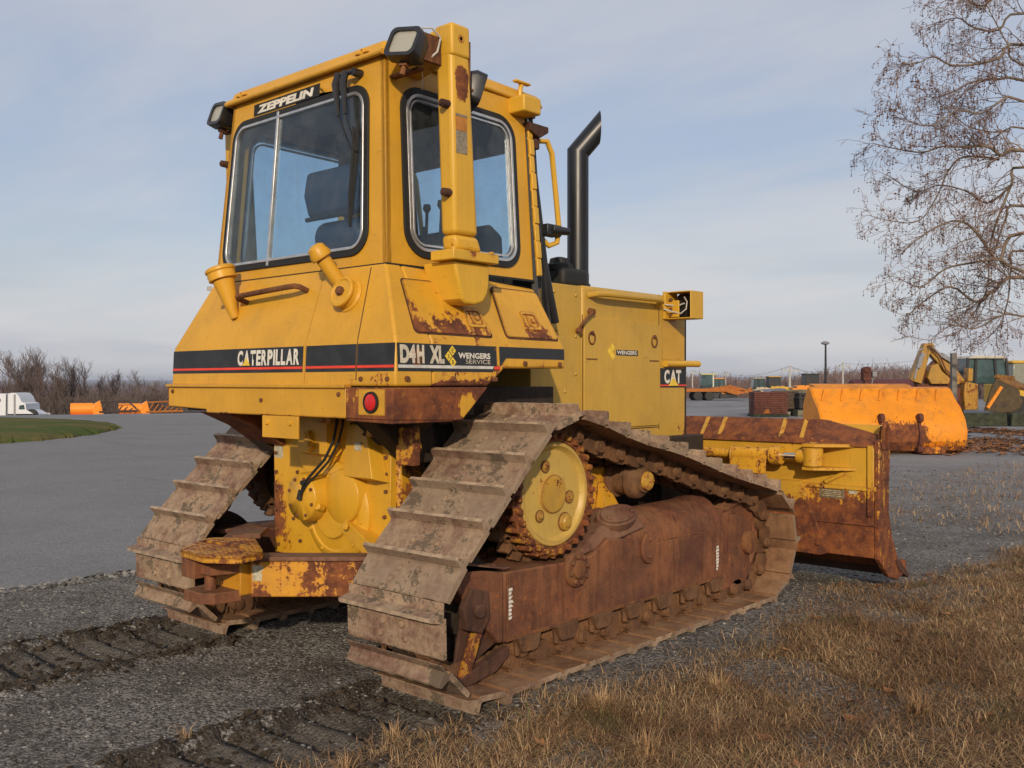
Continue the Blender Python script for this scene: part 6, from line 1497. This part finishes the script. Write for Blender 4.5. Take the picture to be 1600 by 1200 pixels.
# flatbed trailer with orange machinery
tl=place('flatbed_trailer',1110,74,-.0,'orange red flatbed trailer with tandem dual wheels carrying booms','trailer')
s_=74/1510.
m=MB(); m.box((-2.6,-1.1,.66),(.9,1.1,.90)); m.hexa([(.9,-1.1,.66),(1.75,-1.1,.42),(1.75,1.1,.42),(.9,1.1,.66)],[(.9,-1.1,.90),(2.6,-1.1,.62),(2.6,1.1,.62),(.9,1.1,.90)]); m.build('deck',ORR,tl,bevel=.02)
m=MB(); m.box((-.05,-.9,.2),(.5,.9,.66)); m.box((.6,-.7,.15),(1.2,.7,.5)); m.build('chassis',BK,tl,bevel=.02)
for x in (-1.15,-.30):
    for y in (-.95,.75): tyre(tl,x,y,.34,.345,.42,GRY)
m=MB()
for k in range(5): m.tube([(-.1+k*.35,-.8+.3*k*.4,.95+.05*k),(1.6+k*.25,-.5,.72+.02*k)],.06,8)
for k in range(4): m.tube([(1.0+k*.4,-.3,.95),(1.5+k*.35,-.2,.55+.1*(k%2))],.05,8)
m.tube([(1.2,0,.9),(2.9,.2,.75),(3.2,.2,.95)],.07,8); m.box((2.6,.0,.55),(3.3,.5,.80)); m.build('boom_pile',ORR,tl,bevel=.01)
def loader(px,dist,name,label,cat,pyb,w,body,cabc=TEAL,z0=0,style=0,cabside=-1,h=1.0):
    """small far machine: wheels, engine body, cab with posts and roof"""
    o=place(name,px,dist,z0,label,cat); u=w
    m=MB(); m.prism([(-u*.5,.55*h),(-u*.5,.95*h),(-u*.35,1.12*h),(u*.1,1.15*h),(u*.5,1.0*h),(u*.5,.55*h)],'y',-.5,.5)
    if style==1: m.prism([(u*.1,.9*h),(u*.42,1.22*h),(u*.56,1.0*h),(u*.56,.6*h),(u*.2,.6*h)],'y',-.6,-.5)
    m.build('body',body,o,bevel=.04)
    cx_=cabside*u*.22; m=MB(); m.prism([(cx_-.52,1.08*h),(cx_-.45,1.88*h),(cx_+.45,1.88*h),(cx_+.52,1.08*h)],'y',-.48,.48); c_=m.build('cab_glass',cabc,o,bevel=.03)
    m=MB(); m.box((cx_-.52,-.55,1.87*h),(cx_+.52,.55,1.95*h))
    m.build('cab_roof',BK if style==1 else body,c_,bevel=.03); m=MB()
    for a in (-.50,-.02,.46): m.hexa([(cx_+a,-.51,1.06*h),(cx_+a+.06,-.51,1.06*h),(cx_+a+.06,-.47,1.06*h),(cx_+a,-.47,1.06*h)],[(cx_+a*.9,-.51,1.88*h),(cx_+a*.9+.06,-.51,1.88*h),(cx_+a*.9+.06,-.47,1.88*h),(cx_+a*.9,-.47,1.88*h)])
    build_sep(m,'cab_post',BK,c_)
    for x in (-u*.32,u*.36): tyre(o,x,-.5,.42*h,.42*h,.3,body)
    m=MB(); m.box((-.5*u,-.62,.98*h),(-.4*u,-.5,1.05*h)) ; m.cyl((u*.3,-.2,1.05*h),(u*.3,-.2,1.5*h),.04,None,8); m.build('stack',BK,o)
    o.scale=(max(1,h),max(1,h),1)
    return o
loader(1129,104,'wheel_loader','small orange loader parked behind the flatbed trailer','loader',0,1.9,OR,z0=-.5,h=1.2)
o=place('forklift',1104,80,0,'forklift with pale yellow roof standing left of the small orange loader','forklift')
m=MB(); m.box((-.45,-.4,.5),(.5,.4,1.1)); m.build('body',BK,o,bevel=.03); m=MB(); m.box((-.55,-.5,2.0),(.75,.5,2.1)); m.build('roof',plain('pale_yellow',(.50,.45,.18),.5),o,bevel=.02); m=MB(); m.box((.42,-.45,1.0),(.52,.45,2.0)); m.build('mast',plain('pale_mast',(.55,.54,.42),.5),o); m=MB(); m.box((-.5,-.42,1.1),(.42,.42,2.0)); m.build('cab_glass',TEAL,o)
for x in (-.3,.4): tyre(o,x,-.4,.3,.3,.2,BK)
loader(1190,104,'wheel_loader','dark cab of a loader with a cream roof behind the rust red plates','loader',0,1.5,plain('cream_body',(.45,.38,.25),.5),z0=-.5,h=1.22)
loader(1216,108,'backhoe_loader','yellow tractor loader with open dark cab behind the timber bundle','tractor',0,1.9,YL,BK,z0=-.55,h=1.35)
loader(1267,95,'telehandler','orange and black loader with a black cab right of the timber bundle','loader',0,2.9,OR,plain('black_cab',(.025,.022,.02),.4),z0=-.45,style=1,cabside=-.1,h=1.38)
# white car-like vehicles
def car(px,dist,z0,label,van=False,s=1.0,yaw=0):
    o=place('parked_car',px,dist,z0,label,'car',yaw=yaw,scale=s)
    m=MB(); m.prism([(-2.2,.35),(-2.2,.85),(-2.0,.95),(-1.2,1.02),(-.8,1.55),(.9,1.60),(1.6,1.05),(2.15,.95),(2.2,.35)],'y',-.85,.85); m.build('body',WHT,o,bevel=.08)
    m=MB(); m.prism([(-1.05,1.06),(-.72,1.50),(-.05,1.52),(-.05,1.06)],'y',-.87,-.84); m.prism([(.05,1.06),(.05,1.52),(.85,1.54),(1.4,1.06)],'y',-.87,-.84); m.build('side_glass',TEAL,o)
    for x in (-1.4,1.35): tyre(o,x,-.75,.33,.33,.25,GRY)
    return o
car(1303,105,-.62,'white sport utility vehicle parked beyond the telehandler')
# poles
def pole(px,dist,top_py,z0,name,label,cat,r=.12,arms=0,group=None,mat=PALEPOLE):
    o=place(name,px,dist,z0,label,cat,group=group); h=zr(top_py,dist)-z0; m=MB(); m.cyl((0,0,0),(0,0,h),r,r*.6,10); m.build('pole',mat,o)
    if arms:
        for k in range(arms): m=MB(); m.box((-1.1,-.06,h-.7-k*.9),(1.1,.06,h-.55-k*.9)); 
        m.build('cross_arm',mat,o)
        m=MB(); 
        for x in (-1,-.5,.5,1): m.cyl((x,0,h-.6),(x,0,h-.35),.05,.04,6)
        m.build('insulator',GRY,o)
    return o,h
pl_,h=pole(1290,58,539,0,'light_pole','thin dark lamp pole with a small lamp head above the yard','lamp pole',r=.09,mat=BK); m=MB(); m.lathe((-.02,0,h),(0,0,1),[(.05,0),(.22,.05),(.25,.14),(.1,.22),(0,.22)],12); m.build('lamp_head',GRY,pl_)
gpg='utility poles along the far road'
pole(1082,170,577,-3,'utility_pole','short pale utility pole nearest the bulldozer hood',  'utility pole',.16,1,gpg)
pole(1134,230,580,-4,'utility_pole','thin utility pole behind the small orange loader',  'utility pole',.16,1,gpg)
pole(1234,120,571,-2,'utility_pole','white utility pole with crossarm between the tractor and the telehandler',  'utility pole',.20,1,gpg)
pole(1317,140,566,-3,'utility_pole','utility pole with crossarm right of the lamp pole',  'utility pole',.18,1,gpg)
m=MB()
def wire(a,b,sag=1.0):
    pts=[]
    for i in range(13): t_=i/12; q_=Vector(a).lerp(Vector(b),t_); q_.z-=sag*4*t_*(1-t_); pts.append(q_)
    m.tube(pts,.022,4)
w0=gp(1234,120,zr(572,120)); w1=gp(1317,140,zr(568,140)); w2=gp(1134,230,zr(582,230)); w3=gp(1530,150,zr(540,150)); w4=gp(1082,170,zr(578,170))
wire(w0,w1); wire(w1,w3); wire(w0,w2); wire(w2,w4)
tag(m.build('power_lines',BK),'thin power lines strung between the far utility poles','cable')
# left: truck, car, snow plows
tr_=place('semi_truck',-10,78,-1.75,'white semi truck with trailer parked at the left edge of the photo','truck')
s_=78/1510.; 
def tx(px): return (px+10)*s_
def tz(py): return zr(py,78)+1.75
m=MB(); m.box((tx(-120),-1.2,tz(651)),(tx(21),1.2,tz(615))); trl=m.build('trailer_box',WHT,tr_,bevel=.05)
text('lettering','logistics',Vector((tx(-16),-1.215,tz(629))),Vector((1,0,0)),Vector((0,0,1)),tz(621)-tz(629),tx(14)-tx(-16),plain('navy_lettering',(.03,.04,.10),.5),trl,bold=.02)
for o_ in [trl.children[0]]: o_.parent=trl
m=MB(); m.prism([(tx(24),tz(651)),(tx(24),tz(615)),(tx(30),tz(613.5)),(tx(36),tz(614)),(tx(41),tz(619)),(tx(45),tz(628)),(tx(51),tz(630)),(tx(52),tz(640)),(tx(58),tz(643)),(tx(66),tz(648)),(tx(67),tz(654)),(tx(67),0.6),(tx(24),.6)],'y',-1.15,1.15); tc3=m.build('tractor_cab',WHT,tr_,bevel=.08)
m=MB(); m.prism([(tx(41),tz(639)),(tx(42),tz(633)),(tx(49),tz(632)),(tx(50),tz(639))],'y',-1.18,-1.14); m.build('side_window',TEAL,tc3); m=MB(); m.box((tx(22),-1.1,tz(650)),(tx(24),1.1,tz(617))); m.box((tx(33),-1.17,tz(650)),(tx(36),-1.14,tz(616))); m.build('gap_fairing',GRY,tc3)
for x in (tx(30),tx(58),tx(-60),tx(-75)): tyre(tr_,x,-.9,.5,.5,.35,GRY)
car(34,95,-2.95,'white car partly behind the nose of the semi truck',s=.85)
PLO=plain('plow_orange',(.85,.27,.02),.35,var=.1); PLB=plain('plow_black_frame',(.05,.035,.03),.6,var=.4)
for (px,dist,wd,label,top) in ((140,70,2.1,'orange snow plow nearest the bare tree row with taller frame',631),(214,72,2.1,'orange snow plow closest to the bulldozer with rusty frame',634)):
    o=place('snow_plow',px,dist,zr(648,dist),label,'snow plow',yaw=.35); m=MB(); pf=[(-.35,.0)]+[(-.45*math.cos(a)+.1-.0,.42+.42*math.sin(a)) for a in [(-1.2+2.4*i/10) for i in range(11)]]+[(.0,.85)]
    pf2=pf+[(x+.05,z) for x,z in pf[::-1]]; n=len(pf2); x0,x1=-wd*.6,wd*.12
    m.add([(x0,y,z) for y,z in pf2]+[(x1,y,z) for y,z in pf2],[tuple(range(n)),tuple(range(2*n-1,n-1,-1))]+[(i,(i+1)%n,n+(i+1)%n,n+i) for i in range(n)]); m.build('moldboard',PLO,o)
    m=MB(); m.hexa([(x1,-.4,0),(x1+.7,-.3,0),(x1+.7,.3,0),(x1,.3,0)],[(x1,-.4,.7),(x1+.45,-.2,1.05),(x1+.45,.2,1.05),(x1,.3,.8)]); m.build('hitch_frame',PLO,o,bevel=.05)
    m=MB()
    for k in range(6): m.tube([(x1+.5+k*.35,-.2,.15),(x1+.9+k*.35,.1,.85-.08*k)],.05,6)
    m.tube([(x1+.4,-.3,.2),(x1+3.0,-.1,.25)],.08,6); m.tube([(x1+.5,.0,.9),(x1+2.3,.0,1.0),(x1+2.9,.0,.4)],.06,6); m.build('push_frame',ORR if px>200 else PLB,o)

# ---------------------------------------------------------------- bare trees
def branch_tree(seed,h,spread,levels=5,base_r=.18,clear=.2,up=.5):
    """returns list of polylines with radii"""
    r=random.Random(seed); out=[]
    def grow(p,d,L,rad,lev):
        n=4; pts=[p]; rr_=[rad]; cur=p; dd=d.normalized()
        for i in range(n):
            dd=(dd+Vector((r.gauss(0,.12),r.gauss(0,.12),r.gauss(0,.08)+up*.05))).normalized(); cur=cur+dd*(L/n); pts.append(cur); rr_.append(rad*(1-.5*(i+1)/n))
            if lev<levels and (i>0 or lev>0):
                for _ in range(2 if lev<3 else 1):
                    if r.random()<.82:
                        a=r.uniform(0,2*PI); s=dd.orthogonal().normalized(); q_=(Matrix.Rotation(a,3,dd)@s); nd=(dd*r.uniform(.55,1.0)+q_*r.uniform(.35,.75)*spread+Vector((0,0,up*.25))).normalized()
                        grow(cur,nd,L*r.uniform(.45,.68),rr_[-1]*.62,lev+1)
        out.append((pts,rr_))
    grow(Vector((0,0,0)),Vector((0,0,1)),h*.55,base_r,0); return out
def ribbons(m,lines,minr,n=3):
    for pts,rr_ in lines: m.tube(pts,[max(minr,x) for x in rr_],n)
BARK=plain('bare_bark',(.10,.075,.062),.9,var=.3,sc_=2); BARK2=plain('bare_twig',(.115,.080,.068),.9,var=.25,sc_=1)
varr=[]
for sd in range(3):
    ls=branch_tree(100+sd,8.5,.75,4,.16,up=1.0); big=[l for l in ls if l[1][0]>.045]; sm_=[l for l in ls if l[1][0]<=.045]
    m=MB(); ribbons(m,big,.03,5); a=m.mesh('trunk',BARK); m=MB(); ribbons(m,sm_,.013,3); b=m.mesh('crown',BARK2); varr.append((a,b,max(p.z for l in ls for p in l[0])))
rt=random.Random(9)
grpL='bare trees beyond the lot'
descr=['tallest bare tree at the left edge behind the truck trailer','bare tree rising directly behind the truck cab','bare many stemmed tree just right of the truck cab','bare tree between the truck and the first snow plow, thinner crown','dark dense bare tree left of the first snow plow','bare tree standing directly behind the first snow plow','small bare tree just right of the first snow plow','short wispy bare tree midway between the two snow plows','slender bare tree left of the second snow plow','low reddish bare tree behind the second snow plow','low bare tree partly hidden by the bulldozer tank','bare tree peeking over the truck trailer roof']
for i,(px,top,dist) in enumerate([(4,545,92),(27,538,88),(50,545,86),(68,546,92),(96,556,84),(118,560,88),(140,562,95),(160,578,100),(178,574,104),(215,576,98),(246,588,102),(-20,540,90)]):
    dist+=18; v=varr[i%3]; z0=-3.2; p=gp(px,dist,z0); s=(zr(top,dist)-z0)/v[2]; o=empty('bare_tree',p,rt.uniform(0,6),descr[i],'tree',grpL)
    for nm,me_ in (('trunk',v[0]),('crown',v[1])): c=bpy.data.objects.new(nm,me_); COL.objects.link(c); c.parent=o
    o.scale=(s*1.15,s*1.15,s)
    if i in (1,2,4,5): 
        for k in range(1):
            e=bpy.data.objects.new('crown',v[1] if False else varr[(i+1)%3][1]); COL.objects.link(e); e.parent=o; e.rotation_euler=(0,0,2.0)
# undergrowth and far woods (stuff)
def wood(name,label,spec,mat,seed,n,minr=.02):
    r=random.Random(seed); m=MB()
    for k in range(n):
        px,dist,top,z0=spec(r); p=gp(px,dist,z0); h=max(.8,zr(top,dist)-z0)
        for j in range(7):
            d=Vector((r.gauss(0,.22),r.gauss(0,.22),1)).normalized(); q1=p+Vector((r.gauss(0,h*.08),r.gauss(0,h*.08),0)); L=h*r.uniform(.6,1.0); q2=q1+d*L*.5; q3=q2+(d+Vector((r.gauss(0,.2),r.gauss(0,.2),.2))).normalized()*L*.5
            m.tube([q1,q2,q3],[minr*2.2,minr*1.4,minr*.7],3)
            for _ in range(5):
                t_=r.uniform(.2,.95); q=q1.lerp(q3,t_); e=(d+Vector((r.gauss(0,.55),r.gauss(0,.55),r.uniform(-.1,.5)))).normalized(); m.tube([q,q+e*L*.25*r.uniform(.5,1.2)],[minr,minr*.5],3)
    o=m.build(name,mat,smooth=False); tag(o,label,None,None,'stuff')
WD=plain('far_wood_twigs',(.135,.090,.080),.95,var=.25,sc_=.05)
WD2=plain('brush_twigs',(.09,.066,.055),.95,var=.3,sc_=.2)
wood('brush','dark brush at the foot of the bare trees',lambda r:(r.uniform(-30,275),r.uniform(95,125),r.uniform(600,622) if True else 0,-3.3),WD2,3,260,.03)
def topR(px,r): 
    import bisect
    xs_=[1060,1110,1170,1200,1240,1280,1330,1380,1420,1500,1600,1700]; ys_=[585,583,590,588,587,578,576,569,573,576,570,570]
    i=max(0,min(len(xs_)-2,bisect.bisect_right(xs_,px)-1)); t_=(px-xs_[i])/(xs_[i+1]-xs_[i]); return ys_[i]*(1-t_)+ys_[i+1]*t_+r.uniform(-2,6)
def specR(r):
    px=r.uniform(1050,1720); d=r.uniform(230,330) if px<1290 else r.uniform(180,300); return px,d,topR(px,r),-5
wood('far_woods','brownish bare woods beyond the yard',specR,WD,4,900,.07)
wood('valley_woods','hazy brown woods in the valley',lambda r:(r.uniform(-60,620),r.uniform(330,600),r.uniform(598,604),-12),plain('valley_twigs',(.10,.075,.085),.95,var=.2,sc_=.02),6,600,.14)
wood('hedge_line','low dry hedge along the edge of the yard',lambda r:(r.uniform(1060,1420),r.uniform(120,160),r.uniform(600,606),-3),WD,8,300,.03)
# distant ridge: haze blue is mixed into its own colour
HB=plain('haze_blue_ridge',(.10,.115,.16),.95,var=.1,sc_=.002)
m=MB(); vs=[];n=160
for i in range(n+1):
    px=-700+3200*i/n; 
    for dist,f_ in ((4200,0),(5200,1),(6500,.2)):
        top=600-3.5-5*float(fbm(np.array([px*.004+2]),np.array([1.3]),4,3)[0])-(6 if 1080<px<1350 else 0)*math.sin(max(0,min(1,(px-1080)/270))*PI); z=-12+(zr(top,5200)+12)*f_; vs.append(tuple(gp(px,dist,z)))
m.add(vs,[(3*i+k,3*i+3+k,3*i+4+k,3*i+1+k) for i in range(n) for k in range(2)]); o=m.build('hills',HB); tag(o,'long ridge on the horizon with haze blue in its colour',None,None,'structure')

# ---------------------------------------------------------------- the plane tree on the right
PT=empty('plane_tree',gp(2010,16.5,0),0,'tall bare plane tree with drooping twigs and brown seed balls at the right edge','tree')
tb_=PT.location; rp=random.Random(12)
trunk=MB(); lines=[]; twigs=[]; balls=[]
D0=16.5
def wp(px,py,dd=0): d=D0+dd; return gp(px,d,zr(py,d))
c2=lambda x,y:(1300+x/2.143,y/2.143)
limbs=[([(643,150),(560,195),(480,215),(400,218),(340,190),(290,210),(235,215)],.032,-1.0),([(643,270),(560,265),(470,275),(400,310),(330,330)],.034,.8),([(643,505),(570,520),(520,490),(440,492),(370,490),(300,510),(200,495),(140,480)],.036,0),
([(560,535),(500,525),(430,530),(385,580),(350,660),(290,740),(200,740),(120,720)],.028,.4),([(643,780),(560,870),(500,800),(460,755),(400,740),(300,790),(230,850)],.040,-.8),([(643,930),(540,975),(480,1010),(400,960),(320,1000),(250,1060)],.042,.6),
([(643,910),(560,870),(470,880),(380,900),(300,960),(240,940)],.036,-1.5),([(643,45),(560,100),(480,95),(420,60),(340,80)],.030,1.2),([(643,560),(600,620),(520,680),(450,640),(360,620),(280,640),(190,590)],.030,1.6),([(643,340),(580,330),(500,380),(420,370),(330,420),(250,400),(220,330)],.026,-1.6),
([(643,1060),(560,1060),(480,1100),(400,1090),(330,1140)],.026,-.4),([(600,620),(560,720),(530,820),(520,960),(480,1040),(420,1120)],.030,1.0),([(643,690),(580,740),(540,860)],.045,-.2),([(643,-60),(560,-20),(500,20),(430,-10),(360,10)],.03,0),([(643,430),(590,440),(520,440),(450,420),(380,360),(300,300)],.022,2.0),([(643,220),(590,150),(540,60),(510,0)],.025,-.6),([(643,840),(600,900),(590,1000),(560,1090),(500,1150)],.028,1.8)]
def smooth(P,k=4):
    out=[]
    for i in range(len(P)-1):
        a=P[max(i-1,0)];b=P[i];c=P[i+1];d=P[min(i+2,len(P)-1)]
        for j in range(k):
            t_=j/k; out.append(.5*((2*b)+(c-a)*t_+(2*a-5*b+4*c-d)*t_*t_+(3*b-a-3*c+d)*t_**3))
    out.append(P[-1]); return out
LEFT=-RGT
def twig(p,d,L,r,lev):
    n=5; pts=[p]; cur=p; dd=d.normalized(); rs_=[r]
    for i in range(n):
        dd=(dd+Vector((rp.gauss(0,.16),rp.gauss(0,.16),rp.gauss(0,.14)-.03*lev))).normalized(); cur=cur+dd*(L/n); pts.append(cur); rs_.append(r*(1-.55*(i+1)/n))
        if lev<3 and rp.random()<(.62,.50,.30)[lev]:
            q_=Matrix.Rotation(rp.uniform(0,2*PI),3,dd)@dd.orthogonal().normalized(); twig(cur,dd*rp.uniform(.5,.9)+q_*rp.uniform(.4,.9),L*rp.uniform(.4,.65),rs_[-1]*.6,lev+1)
    twigs.append((pts,rs_))
    if lev>=1:
        if rp.random()<.26: balls.append((pts[-1]-Vector((0,0,rp.uniform(.04,.09))),rp.uniform(.011,.018),pts[-1]))
        if rp.random()<.06: balls.append((pts[2],rp.uniform(.014,.024),pts[2]))
crot=Vector((tb_.x,tb_.y,0))
for cp,r0,dd in limbs:
    P=[wp(*c2(x,y),dd*(.3+.7*(1-x/643))*1.0) for x,y in cp]
    if cp[0][0]>=643:
        s=P[0]; zt=max(1.2,s.z-1.6); root=Vector((tb_.x,tb_.y,zt)); P=[root,root.lerp(s,.5)+Vector((0,0,.15))]+P
    P=smooth(P); n=len(P); rad=[r0*1.05*(1-.82*i/(n-1)) if cp[0][0]>=643 else r0*.75*(1-.75*i/(n-1)) for i in range(n)]
    lines.append((P,rad))
    for i in range(2,n):
        if side_(P[i].x,P[i].y)/depth_(P[i].x,P[i].y)<.30: continue
        dr=(P[i]-P[i-1]).normalized()
        for _ in range(2):
            if rp.random()<.62:
                q_=Matrix.Rotation(rp.uniform(0,2*PI),3,dr)@dr.orthogonal().normalized(); twig(P[i],dr*rp.uniform(.3,.9)+q_*rp.uniform(.5,1)+LEFT*.25,rp.uniform(.35,.95)*(1-.45*i/n),max(.006,rad[i]*.45),0)
m=MB(); m.tube([tb_+Vector((0,0,-.1)),tb_+Vector((0,0,.3)),tb_+Vector((.02,0,3)),tb_+Vector((.1,.05,6.5)),tb_+Vector((.0,.1,9.5))],[.36,.28,.24,.17,.06],16)
BKP=plain('plane_bark',(.155,.115,.085),.85,var=.35,sc_=4); m.build('trunk',BKP,None)
tro=bpy.data.objects['trunk'] if False else COL.objects[-1]
def setp(o,par): o.parent=par; o.matrix_parent_inverse=par.matrix_basis.inverted()
setp(tro,PT)
m=MB()
for P,r_ in lines: m.tube(P,r_,7)
setp(m.build('limb',BKP),PT)
TW=plain('plane_twig',(.19,.125,.095),.9,var=.3,sc_=3); m=MB()
for P,r_ in twigs: m.tube(P,[max(.0030,x) for x in r_],3)
setp(m.build('crown',TW),PT)
SB=plain('seed_ball',(.13,.055,.035),.9,var=.3,sc_=9); m=MB()
for c_,r_,a_ in balls: m.add([c_+Vector(v)*r_ for v in octa],octf); m.tube([a_,c_],.003,3)
o=m.build('seed_balls',SB); setp(o,PT); o['kind']='stuff'

# ---------------------------------------------------------------- air
hz=bpy.data.materials.new('haze_air'); hz.use_nodes=True; ht=hz.node_tree; ht.nodes.clear(); ho=ht.nodes.new('ShaderNodeOutputMaterial'); pv=ht.nodes.new('ShaderNodeVolumePrincipled')
pv.inputs['Density'].default_value=.00022; pv.inputs['Color'].default_value=(.72,.78,.92,1); pv.inputs['Anisotropy'].default_value=.1; ht.links.new(pv.outputs[0],ho.inputs['Volume'])
m=MB(); m.box((-7600,-7600,-40),(7600,7600,42)); o=m.build('haze',hz,smooth=False); tag(o,'thin pale air over the whole yard',None,None,'stuff')
